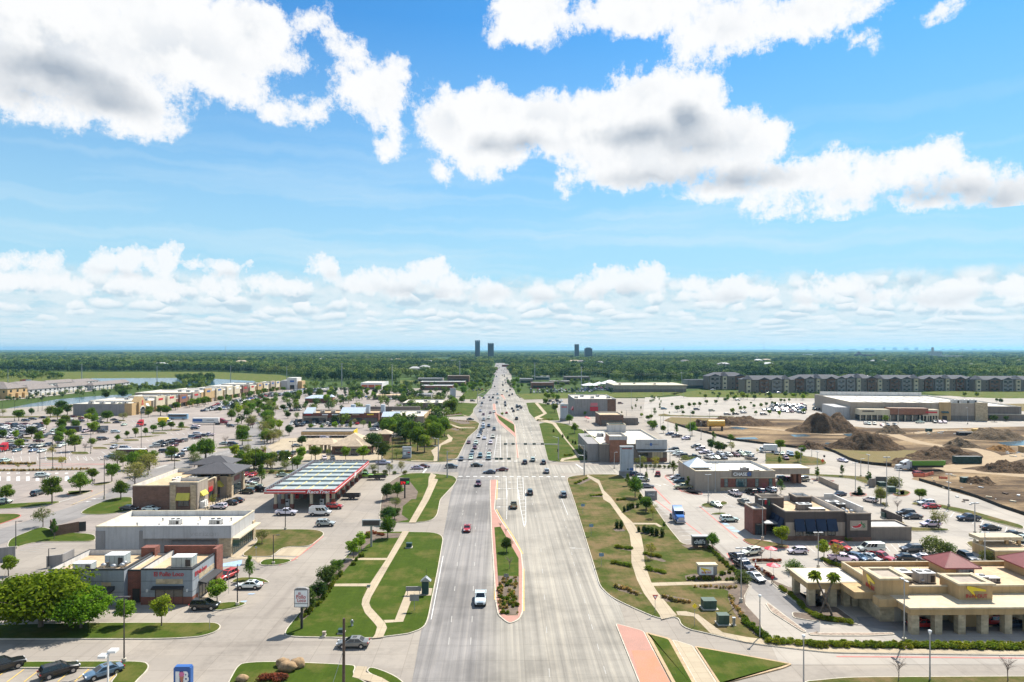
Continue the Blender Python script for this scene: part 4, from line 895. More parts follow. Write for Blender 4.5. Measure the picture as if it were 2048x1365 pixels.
def car_proto(kind):
 b,g,wb,wr,hw,hl,tl,f=car_parts(kind);nm={'sedan':'sedan','hatch':'hatchback','suv':'suv','pickup':'pickup_truck','van':'passenger_van','jeep':'off_roader'}[kind]
 mats=[M_PAINT,M_TRIM,M_SIGNWHITE]
 r=thing(nm,'x','car');b .build('body',mats,r,sharp=32);g .build('window_glass',M_GLASS,r)
 w=MB();w .cylx(-.11,.11,0,0,wr,16,0,0);w .cylx(-.118,.118,0,0,wr*.62,12,1,1)
 for y in wb:
  for s in (-1,1):
   o=w .build('wheel',[M_TYRE,M_RIM],r,loc=None);o .location=(s*(hw-.09),y,wr)
 for pos,m_,n_ in ((hl,M_LAMPW,'headlight'),(tl,M_TAIL,'tail_light')):
  for x,y,z in pos:
   q=MB();q .add([(-.2,-.08,-.09),(.2,-.08,-.09),(.2,.08,-.07),(-.2,.08,-.07),(-.2,-.08,.09),(.2,-.08,.09),(.17,.08,.05),(-.17,.08,.05)],[(0,3,2,1),(4,5,6,7),(0,1,5,4),(2,3,7,6),(1,2,6,5),(3,0,4,7)])
   o=q .build(n_,m_,r);o .location=(x,y+(.06 if n_=='headlight' else -.03),z)
   # one-mesh version for cars a few pixels long
 lo=MB();lo .v=list(b .v);lo .f=list(b .f);lo .m=list(b .m);lo .sm=list(b .sm);lo .add(g .v,g .f,3)
 for y in wb:
  for s in (-1,1):lo .cylx(s*(hw-.2),s*(hw+.015),y,wr,wr,12,4,5)
 for x,y,z in hl:lo .box(x-.2,x+.2,y,y+.16,z-.07,z+.07,6)
 for x,y,z in tl:lo .box(x-.15,x+.15,y-.08,y,z-.1,z+.1,7)
 l=lo .build(nm,mats+[M_GLASS,M_TYRE,M_RIM,M_LAMPW,M_TAIL],sharp=32)
 CARS[kind]=(proto(r),l)
for k in ('sedan','suv','pickup','van','hatch','jeep'):car_proto(k)
COLORS=dict(white=(.72,.72,.70),silver=(.44,.45,.46),grey=(.17,.175,.18),charcoal=(.055,.057,.06),black=(.012,.012,.014),navy=(.018,.032,.075),blue=(.03,.10,.30),steel=(.12,.20,.28),red=(.42,.018,.02),maroon=(.13,.016,.022),teal=(.07,.14,.16),green=(.25,.48,.03),tan=(.36,.30,.21),olive=(.045,.06,.05),pink=(.55,.40,.38))
CWORD=dict(steel='steel blue',tan='beige',navy='navy',olive='dark green',green='lime green',pink='pale pink',charcoal='dark grey')
KWORD=dict(sedan='sedan',suv='SUV',pickup='pickup',van='van',hatch='hatchback',jeep='off-roader')
# ---- buildings
DG=bpy .context .evaluated_depsgraph_get
def fmap(face,c):
 return {'S':lambda u,o,z:(u,c-o,z),'N':lambda u,o,z:(-u,c+o,z),'E':lambda u,o,z:(c+o,u,z),'W':lambda u,o,z:(c-o,-u,z)}[face]
def fbox(mb,face,c,u0,u1,z0,z1,o0,o1,m=0):
 if face in 'NW':u0,u1=-u1,-u0
 F_=fmap(face,c);P=[F_(u,o,z) for u in (u0,u1) for o in (o0,o1) for z in (z0,z1)]
 xs,ys,zs=zip(*P);mb .box(min(xs),max(xs),min(ys),max(ys),min(zs),max(zs),m)
def text(s,face,c,u,z,hgt,mat,parent,name='lettering',width=None,out=.05,depth=.05,italic=0.0,bold=.0):
 """raised letters centred at u, z on a face"""
 cu=bpy .data .curves .new('t','FONT');cu .body=s;cu .align_x='CENTER';cu .align_y='CENTER';cu .extrude=.5;cu .offset=bold;cu .shear=italic;cu .resolution_u=3
 o=bpy .data .objects .new('t',cu);COL .objects .link(o);me=bpy .data .meshes .new_from_object(o .evaluated_get(DG()));bpy .data .objects .remove(o)
 V=np .empty(len(me .vertices)*3);me .vertices .foreach_get('co',V);V=V .reshape(-1,3)
 V[:,0]-=(V[:,0].max()+V[:,0].min())/2;V[:,1]-=(V[:,1].max()+V[:,1].min())/2
 ky=hgt/max(1e-6,np .ptp(V[:,1]));kx=ky if width is None else width/np .ptp(V[:,0])
 F_=fmap(face,c);sg=-1 if face in 'NW' else 1;uu=u*sg
 W3=[F_(uu+a*kx,out+(b_+.5)*depth,z+h_*ky) for a,h_,b_ in V]
 mb=MB();mb .add(W3,[tuple(p .vertices) for p in me .polygons]);bpy .data .meshes .remove(me)
 return mb .build(name,mat,parent)
class Bld:
 def __init__(s,name,label,x0,x1,y0,y1,cat='building',group=None):
  s .x0,s .x1,s .y0,s .y1=x0,x1,y0,y1
  s .root=thing(name,label,cat,((x0+x1)/2,(y0+y1)/2,0),group)
 def part(s,mb,name,mats,parent=None):return mb .build(name,mats,parent or s .root)
 def shell(s,h,par=.7,wall=None,roof=None,cop=None,inner=None,box=None,th=.32,name='wall',base=None,rname='roof'):
  x0,x1,y0,y1=box or (s .x0,s .x1,s .y0,s .y1);mb=MB();q=[(x0,y0),(x1,y0),(x1,y1),(x0,y1)];i=[(x0+th,y0+th),(x1-th,y0+th),(x1-th,y1-th),(x0+th,y1-th)]
  for k in range(4):
   a,b,c,d=q[k],q[(k+1)%4],i[k],i[(k+1)%4]
   mb .add([(*a,-.1),(*b,-.1),(*b,h),(*a,h)],[(0,1,2,3)],0);mb .add([(*a,h),(*b,h),(*d,h),(*c,h)],[(0,1,2,3)],1);mb .add([(*d,h-par-.02),(*c,h-par-.02),(*c,h),(*d,h)],[(0,1,2,3)],2)
  w=s .part(mb,name,[wall,cop or wall,inner or cop or wall])
  r=MB();r .add([(*p,h-par) for p in i],[(0,1,2,3)]);s .part(r,rname,roof or M_ROOFW)
  if cop is not None:
   c=MB();e=.06
   for a in ((x0-e,x1+e,y0-e,y0),(x0-e,x1+e,y1,y1+e),(x0-e,x0,y0,y1),(x1,x1+e,y0,y1)):c .box(*a,h-.22,h+.03)
   s .part(c,'coping',cop)
  return w
 def box(s,name,mat,x0,x1,y0,y1,z0,z1):mb=MB();mb .box(x0,x1,y0,y1,z0,z1);return s .part(mb,name,mat)
 def window(s,face,c,u0,u1,z0,z1,n=3,glass=None,bars=0,name='window',door=False):
  g=MB();fbox(g,face,c,u0,u1,z0,z1,-.02,.03);w=s .part(g,name,glass or M_WIN);fr=MB();t=.07
  for i in range(n+1):u=u0+(u1-u0)*i/n;fbox(fr,face,c,u-t/2,u+t/2,z0,z1,.03,.08)
  for z in [z0,z1]+[z0+(z1-z0)*(k+1)/(bars+1) for k in range(bars)]:fbox(fr,face,c,u0-t/2,u1+t/2,z-t/2,z+t/2,.033,.085)
  s .part(fr,'frame',M_FRAME,w);return w
 def band(s,name,mat,face,c,u0,u1,z0,z1,o=.06,o0=-.02):mb=MB();fbox(mb,face,c,u0,u1,z0,z1,o0,o);return s .part(mb,name,mat)
 def awning(s,face,c,u0,u1,z0,z1,d,mat,name='awning'):
  F_=fmap(face,c);
  if face in 'NW':u0,u1=-u1,-u0
  mb=MB();a,b,e,f=F_(u0,.04,z1),F_(u1,.04,z1),F_(u1,d,z0),F_(u0,d,z0);a2,b2=F_(u0,.04,z0),F_(u1,.04,z0);dz=Vector((0,0,-.22))
  mb .add([a,b,e,f],[(0,1,2,3)]);mb .add([f,e,Vector(e)+dz,Vector(f)+dz],[(0,1,2,3)]);mb .add([a,f,Vector(f)+dz,a2],[(0,1,2,3)]);mb .add([b,b2,Vector(e)+dz,e],[(0,1,2,3)]);return s .part(mb,name,mat)
 def rtu(s,x,y,z,lx,ly,h,mat=None,fans=2):
  mb=MB();mb .box(x-lx/2,x+lx/2,y-ly/2,y+ly/2,z-.02,z+.12,1);mb .box(x-lx/2+.06,x+lx/2-.06,y-ly/2+.06,y+ly/2-.06,z+.12,z+h,0)
  for i in range(1,4):mb .box(x-lx/2+lx*i/4-.02,x-lx/2+lx*i/4+.02,y-ly/2+.04,y-ly/2+.06,z+.15,z+h-.1,1)
  mb .box(x+lx*.18,x+lx*.42,y-ly/2+.035,y-ly/2+.06,z+.3,z+h*.8,1);mb .box(x-lx/2+.02,x+lx/2-.02,y-ly/2+.02,y+ly/2-.02,z+h,z+h+.06,2)
  u=s .part(mb,'roof_unit',[mat or M_STEEL,M_TRIM,M_WHITEM])
  if fans:
   fm=MB()
   for i in range(fans):fm .lathe(x-lx*.5+lx*(i+.5)/fans,y,[(min(lx/fans,ly)*.36,z+h+.06),(min(lx/fans,ly)*.36,z+h+.16),(min(lx/fans,ly)*.28,z+h+.17)],12,0,False)
   s .part(fm,'fan',M_TRIM,u)
  return u
 def vent(s,x,y,z,r=.3,h=.9):
  mb=MB();mb .lathe(x,y,[(r*.6,z-.02),(r*.6,z+h*.5),(r,z+h*.55),(r,z+h*.85),(r*.5,z+h)],10);return s .part(mb,'vent',M_STEEL)
 def door(s,face,c,u0,u1,z1,mat=None):
  d=s .band('door',mat or M_FRAME,face,c,u0,u1,.02,z1,.05);h=MB();fbox(h,face,c,u1-.22,u1-.14,1.0,1.3,.05,.1);s .part(h,'handle',M_STEEL,d);return d
def pyramid(b,x0,x1,y0,y1,z0,z1,mat,ridge=0,name='hip_roof',ov=.5,rib=0):
 x0,x1,y0,y1=x0-ov,x1+ov,y0-ov,y1+ov;mb=MB();cy=(y0+y1)/2;cx=(x0+x1)/2;r=ridge/2
 if ridge and (y1-y0)>(x1-x0):A,C=(cx,cy-r,z1),(cx,cy+r,z1)
 else :A,C=(cx-r,cy,z1),(cx+r,cy,z1)
 q=[(x0,y0,z0),(x1,y0,z0),(x1,y1,z0),(x0,y1,z0)]
 if ridge and (y1-y0)>(x1-x0):fs=[[q[0],q[1],A],[q[1],q[2],C,A],[q[2],q[3],C],[q[3],q[0],A,C]]
 else :fs=[[q[0],q[1],C,A],[q[1],q[2],C],[q[2],q[3],A,C],[q[3],q[0],A]]
 for f in fs:mb .add(f,[tuple(range(len(f)))])
 for k in range(4):a,c_=q[k],q[(k+1)%4];mb .add([(a[0],a[1],z0-.25),(c_[0],c_[1],z0-.25),c_,a],[(0,1,2,3)])
 mb .add([(p[0],p[1],z0-.25) for p in q],[(3,2,1,0)])
 o=b .part(mb,name,mat)
 if rib:
  sm=MB();Z=Vector((0,0,1))
  for f in fs:
   a,c_=Vector(f[0]),Vector(f[1]);top=[Vector(p) for p in f[2:]];e=(c_-a).normalized();Lh=(c_-a).length;n=max(2,int(Lh/rib));nn=e .cross(top[0]-a).normalized()
   up=(top[0]-a)-e*((top[0]-a).dot(e))
   t0=min((p-a).dot(e) for p in top);t1=max((p-a).dot(e) for p in top)
   for i in range(1,n):
    t=Lh*i/n;k=t/t0 if t<t0 else ((Lh-t)/(Lh-t1) if t>t1 else 1);p=a+e*t;sm .add([p-e*.03+nn*.03,p+e*.03+nn*.03,p+e*.03+up*k+nn*.03,p-e*.03+up*k+nn*.03],[(0,1,2,3)])
  for k,f in enumerate(fs):sm .tube([f[0],f[-1]],.07,5)
  b .part(sm,'seams',mat,o)
 return o
def foot(xl,xr,yb,yt,yback=None,depth=None):
 xm=(xl+xr)/2;y0=W(xm,yb).y;h=HZ(xm,yt,y0);y1=W(xm,yback,h).y if yback else y0+depth
 return WXY(xl,y0),WXY(xr,y0),y0,y1,h
def frame_fns(y0,xm=1024):return (lambda px:WXY(px,y0)),(lambda py,px=None:HZ(px or xm,py,y0))
# --- grey chicken restaurant, left foreground
x0,x1,y0,y1,h=foot(97,385,1210,1138.5,depth=12.0);X,Zz=frame_fns(y0,240)
b=Bld('restaurant','blue-grey and brick chicken restaurant with red script sign letters',x0,x1,y0,y1)
xa,xb=X(248),X(282)
b .shell(h,.95,M_GREYP,M_ROOFT,M_FRAME,M_PARW,(x0,xa,y0,y1));b .shell(h,.95,M_GREYP,M_ROOFT,M_FRAME,M_PARW,(xb,x1,y0,y1));b .shell(h-.55,.3,M_BRICKR,M_ROOFT,M_FRAME,M_PARW,(xa,xb,y0+1.2,y1-.6),name='brick_wall')
bw=MB();bw .box(xb-1.6,x1-.4,y1-.45,y1+.02,h-.9,h+.75);bw .box(xb-5.2,xb-2.6,y1-2.0,y1+.02,h-.9,h+.85);bw .box(x1-.4,x1+.35,y1-2.6,y1+.35,0,h+.75);b .part(bw,'brick_wall',M_BRICKR)
b .band('brick_base',M_BRICKR,'S',y0,xb,x1+.04,0,1.35,.05);b .band('brick_base',M_BRICKR,'E',x1,y0-.04,y0+2.2,0,1.35,.052)
g=MB()
for z in (h-2.2,h-4.1):fbox(g,'S',y0,x0,xa,z,z+.05,0,.015);fbox(g,'S',y0,xb,x1,z,z+.05,0,.015);fbox(g,'E',x1,y0,y1-2.6,z,z+.05,0,.015)
for u in (x0+2.8,x0+5.5,x0+8.2,x0+9.4):fbox(g,'S',y0,u,u+.04,0,h-2.2,0,.012)
b .part(g,'panel_joints',M_FRAME)
um=X(338);b .window('S',y0,X(311),X(366),.05,3.0,3);b .awning('S',y0,X(306),X(368),3.05,3.3,.9,M_BLACKM);text('El Pollo Loco','S',y0,um,Zz(1149),.78,M_SIGNRED,b .root,width=5.2,bold=.008)
mz=MB();fbox(mz,'S',y0,X(312),X(366),Zz(1169),Zz(1159),0,.05);b .part(mz,'mosaic_panel',M_STONE)
for px in (295,375):mb=MB();fbox(mb,'S',y0,X(px)-.12,X(px)+.12,2.3,2.75,0,.3);b .part(mb,'wall_lamp',M_WHITEM)
b .window('S',y0,X(205),X(221),.8,2.6,2);b .awning('S',y0,X(186),X(230),2.7,3.3,1.3,M_BLACKM);mz=MB();fbox(mz,'S',y0,X(203),X(222),Zz(1176),Zz(1165),0,.05);b .part(mz,'mosaic_panel',M_STONE)
b .window('E',x1,y0+2.6,y1-2.8,.1,2.9,5);b .awning('E',x1,y0+2.3,y1-2.6,3.0,3.35,1.5,M_BLACKM);text('El Pollo Loco','E',x1,y0+3.3,h-1.3,.8,M_SIGNRED,b .root,width=4.8,bold=.008);mz=MB();fbox(mz,'E',x1,y0+2.6,y1-3,3.6,4.5,0,.05);b .part(mz,'mosaic_panel',M_STONE)
b .rtu(X(200),y0+5.6,h-.95,3.6,2.4,2.0,M_DECK,0);b .rtu(X(345),y0+4.5,h-.95,3.8,2.4,1.9,M_DECK,0);b .rtu(X(150),y0+2.8,h-.95,3.4,1.8,1.3,M_DECK,0)
for px,dy in ((186,4.6),(190,2.6),(214,2.0),(228,2.6),(226,3.8)):b .vent(X(px),y0+dy,h-.95,.45,1.2)
b .window('S',y0+1.2,xa+.9,xb-.9,.05,2.4,1,M_BLACKM)
# --- vacant shop behind it
x0,x1,y0,y1,h=foot(191.5,461,1114,1052.5,depth=14.5);X,Zz=frame_fns(y0,326)
b=Bld('vacant_shop','vacant pale grey shop with white flat roof and unlit ghost lettering',x0,x1,y0,y1)
b .shell(h,1.2,M_GREYL,M_ROOFW,M_CREAM,M_PARW);xm=X(290)
mb=MB();mb .box(xm,x1+.5,y0-.9,y0,4.2,h+.05);mb .box(xm,x1+.5,y0-1.0,y0-.0,h+.05,h+.28);b .part(mb,'sign_band',M_GREYL);text('verizon','S',y0-.9,X(412),Zz(1066),1.0,pm('ghost_letter',(.375,.365,.355)),b .root,width=6.2,out=.0,depth=.02)
for u,w in ((x0,2.0),(xm-1.2,1.2)):b .band('pilaster',M_GREYM,'S',y0,u,u+w,0,h-1,.12)
b .band('lower_wall',M_GREYM,'S',y0,xm,X(436),0,4.2,.04);b .window('S',y0-.04,X(347),X(432),.1,2.9,6);b .awning('S',y0-.04,X(345),X(434),3.0,3.7,1.3,M_TAUPED)
b .box('stone_pier',M_STONE,x1-2.4,x1+.2,y0-.25,y0+.6,0,4.2);b .box('stone_pier',M_STONE,x1-.3,x1+.22,y1-1.4,y1+.1,0,4.4);b .band('canopy',M_CREAM,'E',x1,y0+.8,y1-.2,3.5,3.8,1.6);b .window('E',x1,y0+1.2,y1-1.6,.1,3.3,10,M_WINT)
[b .vent(X(q),y0+w,h-1.2,.22,.8) for q,w in ((250,5),(285,9),(300,4),(360,10),(380,4),(430,9))];b .rtu(X(325),y0+6,h-1.2,2.4,1.8,1.2);b .rtu(X(409),y0+6,h-1.2,2.6,1.8,1.2);ub=MB();ub .box(x0+.2,x0+.9,y0-.35,y0,0,1.4);ub .box(x0+1.1,x0+1.9,y0-.35,y0,0,.9);b .part(ub,'meter_box',M_STEEL)
# --- brick shop with yellow awnings
x0,x1,y0,y1,h=foot(265,392,1019.5,971,depth=27);X,Zz=frame_fns(y0,330)
b=Bld('brick_store','brown brick store with yellow awnings and dark hipped tower roof',x0,x1,y0,y1)
b .shell(h,1.1,M_BRICKB,M_ROOFT,M_CREAM,M_PARW);tx0,tx1=X(342),X(393)
for u in (tx0,tx1-1.5):b .box('stone_pier',M_STONE,u,u+1.5,y0-.5,y0+.6,0,h+.2)
b .shell(h+.9,.9,M_TAUPE,M_ROOFT,M_CREAM,M_PARW,(tx0-.3,tx1+.4,y0-.25,y0+6.5),name='parapet_box');b .band('brick_panel',M_BRICKB,'S',y0-.25,tx0+1.6,tx1-1.6,0,h-.4,.04)
b .awning('S',y0-.3,tx0+1.8,tx1-1.7,3.0,4.7,1.1,M_YAWN);b .window('S',y0-.3,tx0+2.1,tx1-2.0,1.0,2.9,2)
for q in range(3):
 ys=y0+3+q*6.4;b .band('brick_panel',M_BRICKO,'E',x1,ys-1.9,ys+2.4,0,h-1.0,.10);b .window('E',x1+.1,ys-1.2,ys+1.7,1.2,3.6,2,M_WIN);
 if q!=1:b .awning('E',x1+.1,ys-1.6,ys+2.1,3.6,5.2,1.3,M_YAWN)
 p_=MB();p_ .box(x1-.1,x1+.45,ys+2.7,ys+3.9,0,h-.2);b .part(p_,'stone_pier',M_STONE)
b .door('E',x1,y0+11.6,y0+13.8,2.6)
sg=MB();fbox(sg,'E',x1+.13,y0+8.0,y0+10.6,3.2,4.6,0,.1);b .part(sg,'poster',M_SIGNRED)
b .shell(h-.5,.6,M_TAUPE,M_ROOFT,M_CREAM,M_PARW,(x1-8,x1+3.4,y1-11,y1-1),name='tower_wall');pyramid(b,x1-8,x1+3.4,y1-11,y1-1,h+.75,h+3.0,M_DARKROOF,2,rib=.7,ov=2.3)
for u in (x1-7.7,x1-2.3,x1+3.1):
 for v in (y1-10.7,y1-1.3):b .box('roof_post',M_STONE,u-.25,u+.25,v-.25,v+.25,h-.5,h+.75)
b .box('stone_pier',M_STONE,x1+2.4,x1+3.9,y1-11.4,y1-10,0,h-.6);b .box('stone_pier',M_STONE,x1+2.4,x1+3.9,y1-2,y1-.8,0,h-.6);b .window('E',x1+3.4,y1-9.4,y1-2.6,.2,3.4,4);sg=MB();fbox(sg,'E',x1+3.4,y1-8,y1-4,4.4,5.8,0,.12);b .part(sg,'sign_panel',M_REDROOF)
pyramid(b,x1-13.0,x1-3,y1+2,y1+10,h+1.2,h+3.3,M_DARKROOF,2.5,rib=.7,ov=1.5);b .box('tower_wall',M_TAUPE,x1-12.5,x1-3.5,y1+2.3,y1+9.5,0,h+.95)
b .rtu(X(345),y0+13,h-1.1,2.2,1.6,1.1);b .rtu(X(320),y0+10,h-1.1,1.6,3.4,1.3);b .rtu(X(372),y0+14,h-1.1,1.4,1.4,.9)
# ice boxes and bollards at the store front
for q in range(3):
 t=thing('ice_freezer','white ice freezer against the brick store wall','freezer',(x1+1.0,y0+1.6+q*1.25,.0),'ice freezers by the brick store');mb=MB();p=t .location;mb .box(p .x-.45,p .x+.45,p .y-.5,p .y+.5,0,1.9);mb .build('case',M_WHITEM,t);mb=MB();mb .box(p .x+.45,p .x+.49,p .y-.42,p .y+.42,.5,1.7);mb .build('door',M_SIGNWHITE if q else M_STEEL,t)
for q in range(16):
 mb=MB();mb .lathe(0,0,[(.09,0),(.09,1.0),(.05,1.05)],8);o=mb .build('bollard',M_BLACKM);o .location=(x1+3.4,y0-2+q*1.75,0);tag(o,'black bollard in the row before the brick store','bollard','bollards along the brick store')
sheet('sidewalk','',M_WALK,.03,raw=[(x1,y0-2.5),(x1+3.7,y0-2.5),(x1+3.7,y1+2),(x1,y1+2)])
# --- petrol canopy
hb,ht_=4.6,5.75;p0=W(527.7,980,ht_);p1=W(669.5,980,ht_);y0=p0 .y;y1=W(739,921.6,ht_).y;x0,x1=p0 .x,p1 .x
b=Bld('fuel_canopy','big red-edged fuel station canopy with green deck and yellow beams',x0,x1,y0,y1,'fuel canopy');B_RT=(x0,x1,y0,y1)
mb=MB();mb .box(x0+.3,x1-.3,y0+.3,y1-.3,hb+.1,ht_-.55);b .part(mb,'deck',M_DECK)
fa=MB()
for a in ((x0,x1,y0,y0+.28),(x0,x1,y1-.28,y1),(x0,x0+.28,y0+.28,y1-.28),(x1-.28,x1,y0+.28,y1-.28)):fa .box(*a,hb,ht_)
b .part(fa,'fascia',M_RED);ws=MB();zc=(hb+ht_)/2
fbox(ws,'S',y0,x0,x1-8.3,zc-.12,zc+.12,0,.03);fbox(ws,'E',x1,y0,y1,zc-.12,zc+.12,0,.03);fbox(ws,'S',y0,x1-.9,x1,zc-.12,zc+.12,0,.03);b .part(ws,'white_stripe',M_SIGNWHITE)
text('RaceTrac','S',y0,x1-4.6,zc,.95,M_SIGNWHITE,b .root,width=6.4,italic=.25,bold=.02);ew=MB();fbox(ew,'E',x1,y0+25.5,y0+28,hb+.05,ht_-.05,.03,.06);b .part(ew,'emblem',M_SIGNWHITE)
bm=MB();dz=ht_-.55
for i in range(1,5):u=x0+(x1-x0)*i/5;bm .box(u-.13,u+.13,y0+.4,y1-.4,dz,dz+.22)
b .part(bm,'purlin',M_BEAM);bm=MB()
for i in range(8):v=y0+1.2+(y1-y0-2.4)*i/7;bm .box(x0+.4,x1-.4,v-.16,v+.16,dz+.02,dz+.5)
b .part(bm,'crossbeam',M_DECK);gt=MB()
for i in range(30):v=y0+(y1-y0)*i/29;gt .box(x0+.2,x0+.75,v-.12,v+.12,dz,ht_+.25)
for i in range(18):u=x0+(x1-x0)*i/17;gt .box(u-.1,u+.1,y1-.9,y1-.2,dz,ht_+.3)
gt .box(x0+.1,x0+.28,y0+.3,y1-.3,ht_,ht_+.35);gt .box(x0+.3,x1-.3,y1-.28,y1-.1,ht_,ht_+.35);b .part(gt,'parapet_frame',M_STEEL)
for i in range(8):
 for u in ((x0+2.6,x1-2.6) if i%2 else (x0+2.6,x0+7.2,x1-7.2,x1-2.6)):
  v=y0+2.2+(y1-y0-4.4)*i/7;c=MB();c .box(u-.38,u+.38,v-.38,v+.38,1.3,hb+.1);c .box(u-.5,u+.5,v-.5,v+.5,0,1.3,1);b .part(c,'column',[M_CREAM,M_BRICKR])
for i in range(5):
 v=y0+5+i*9.5
 for u in (x0+5,x1-5):
  t=thing('fuel_pump','red and white fuel pump under the canopy','fuel pump',(u,v,0),'fuel pumps under the canopy');m1=MB();m1 .box(u-.9,u+.9,v-.5,v+.5,0,.16);m1 .build('plinth',M_CURB,t);m1=MB();m1 .box(u-.5,u+.5,v-.3,v+.3,.16,2.0);m1 .build('cabinet',M_RED if i%2 else M_WHITEM,t);m1=MB();m1 .box(u-.35,u+.35,v-.34,v-.3,1.2,1.7);m1 .build('screen',M_WIN,t)
  # --- burger restaurant, right foreground
yc=W(1850,1267).y;X,Zz=frame_fns(yc,1850);yw=yc+5.2
xL=WXY(1759,yw+.3);xR=WXY(2150,yw);yb=yw+13
b=Bld('restaurant','tan stucco burger restaurant with stone piers and yellow arrow signs',xL-6,xR,yc,yb)
b .shell(5.75,.8,M_STUCCO,M_ROOFT,M_STUCCOL,M_STUCCO,(xL,xR,yw,yb));Sx=lambda px:WXY(px,yw)
# front sign block and corner tower
def tower(x0,x1,y0,y1,h):b .shell(h,.35,M_STUCCO,M_TAUPE,M_STUCCOL,M_STUCCOL,(x0,x1,y0,y1),th=.55,name='sign_tower');m_=MB();e=.35;m_ .box(x0-e,x1+e,y0-e,y0,h-.3,h);m_ .box(x0-e,x0,y0,y1+e,h-.3,h);m_ .box(x1,x1+e,y0,y1+e,h-.3,h);b .part(m_,'cornice',M_STUCCOL)
ty=W(1950,1203,3.95).y-.6;tower(WXY(1919,ty),WXY(1985,ty),ty,ty+5,7.1);xs0,xs1=WXY(1919,ty),WXY(1985,ty)
def arrow_sign(face,c,u,z,s,w):
 pts_=[(-.62,.34),(-.60,.52),(-.52,.56),(.62,.24),(.60,.12),(-.22,.16),(.04,-.42),(-.06,-.40),(-.40,.10)]
 m_=MB();F_=fmap(face,c);sg=-1 if face in 'NW' else 1
 vs=[F_(u*sg+a*w,o,z+q*s) for o in (.05,.14) for a,q in pts_];n=len(pts_)
 m_ .add(vs,[tuple(range(n)),tuple(range(2*n-1,n-1,-1))]+[(i,(i+1)%n,n+(i+1)%n,n+i) for i in range(n)]);b .part(m_,'arrow_emblem',M_SIGNYEL)
 text('IN-N-OUT',face,c,u,z-.22*s,.30*s,M_SIGNRED,b .root,width=1.36*w,out=.16)
arrow_sign('S',ty,WXY(1952,ty),5.55,2.1,2.55)
t0,t1=xL-.2,WXY(1815.5,yw);tower(t0,t1,yw-.4,yw+5.2,7.2);arrow_sign('W',t0,yw+2.5,5.3,2.3,2.0)
# drive-through canopy
cx0=WXY(1820,yc-.6);m_=MB();m_ .box(cx0,xR,yc-.7,yw-.02,3.15,4.15);b .part(m_,'drive_canopy',M_STUCCO);m_=MB();m_ .box(cx0-.25,xR,yc-.95,yw-.02,4.15,4.4);b .part(m_,'canopy_coping',M_STUCCOL);m_=MB();m_ .box(cx0-3.0,cx0-.02,yw-2.4,yw-.42,3.15,4.38);b .part(m_,'drive_canopy',M_STUCCO)
for px in (1827,1873,1919.5,1965,2012,2058,2105):u=X(px);m_=MB();m_ .box(u-.58,u+.58,yc-.55,yc+.6,0,3.15);b .part(m_,'stone_pier',M_STONE)
b .band('stone_wainscot',M_STONE,'S',yw,t0+.2,xR,0,2.9,.10);b .band('stone_wainscot',M_STONE,'S',yw-.4,t0-.1,t1+.1,0,3.3,.12);b .band('stone_wainscot',M_STONE,'W',t0,yw-.5,yw+9,0,3.3,.12)
for px in (1850,1897,1943):b .window('S',yw-.10,Sx(px)-1.4,Sx(px)+1.4,1.1,2.6,2)
b .door('S',yw-.52,t0+2.2,t0+3.3,2.4,M_TAUPE)
# patio canopy on the left
px0,px1=WXY(1611,yw+7),t0-.05;py0,py1=yw+6.0,yw+13.5
m_=MB();m_ .box(px0,px1,py0,py1,3.1,4.2);b .part(m_,'patio_canopy',M_STUCCO);m_=MB();m_ .box(px0-.3,px1,py0-.3,py1+.3,4.2,4.38);b .part(m_,'canopy_coping',M_STUCCOL);m_=MB();m_ .box(px0+.3,px1-.02,py0+.2,py1-.2,4.38,4.40);b .part(m_,'canopy_roof',M_ROOFW)
for u in (px0+.8,px0+4.6,px0+8.4,px1-2.2):
 for v in (py0+.7,py1-.8):
  m_=MB();m_ .box(u-.55,u+.55,v-.55,v+.55,0,3.1);b .part(m_,'stone_pier',M_STONE)
m_=MB();m_ .box(px1-3.5,px1+2.5,yw+1.2,py0+.4,3.2,4.3);b .part(m_,'patio_canopy',M_STUCCO)
# hipped turrets on the roof
for pa in (1902,2056):
 yt_=yb-4;u=WXY(pa,yt_);m_=MB();m_ .box(u-2.5,u+2.5,yt_-2.5,yt_+2.5,5.0,6.7);b .part(m_,'turret_wall',M_STUCCO);pyramid(b,u-2.5,u+2.5,yt_-2.5,yt_+2.5,6.8,8.7,M_REDROOF,0,ov=.8,rib=.45)
 for k in (-1.1,.7):m_=MB();fbox(m_,'S',yt_-2.5,u+k+1,u+k+1.5,5.6,6.2,0,.05);b .part(m_,'louvre',M_TAUPE)
b .rtu(Sx(1832),yw+5,4.95,3.6,2.6,1.7,M_TAUPE,2);b .rtu(Sx(1878),yw+4.2,4.95,3.0,2.4,1.8,M_STEEL,2);b .rtu(Sx(1980),yw+7,4.95,2.8,2.4,1.7,M_GREYM,2);b .rtu(Sx(1986),yw+3.6,4.95,2.8,1.8,1.2,M_GREYM,2);b .rtu(Sx(2018),yw+4,4.95,2.2,1.4,.8,M_GREYM,0);b .vent(Sx(2000),yw+5,4.95);b .vent(Sx(1868),yw+3,4.95,.35,.8)
m_=MB();m_ .tube([(Sx(1886),yb-6.6,6.6),(Sx(1886),yb-6.7,5.0)],.08,6);b .part(m_,'downpipe',M_REDROOF)
PATIO=(px0,px1,py0,py1);BURG=(t0,t1,yw,yc)
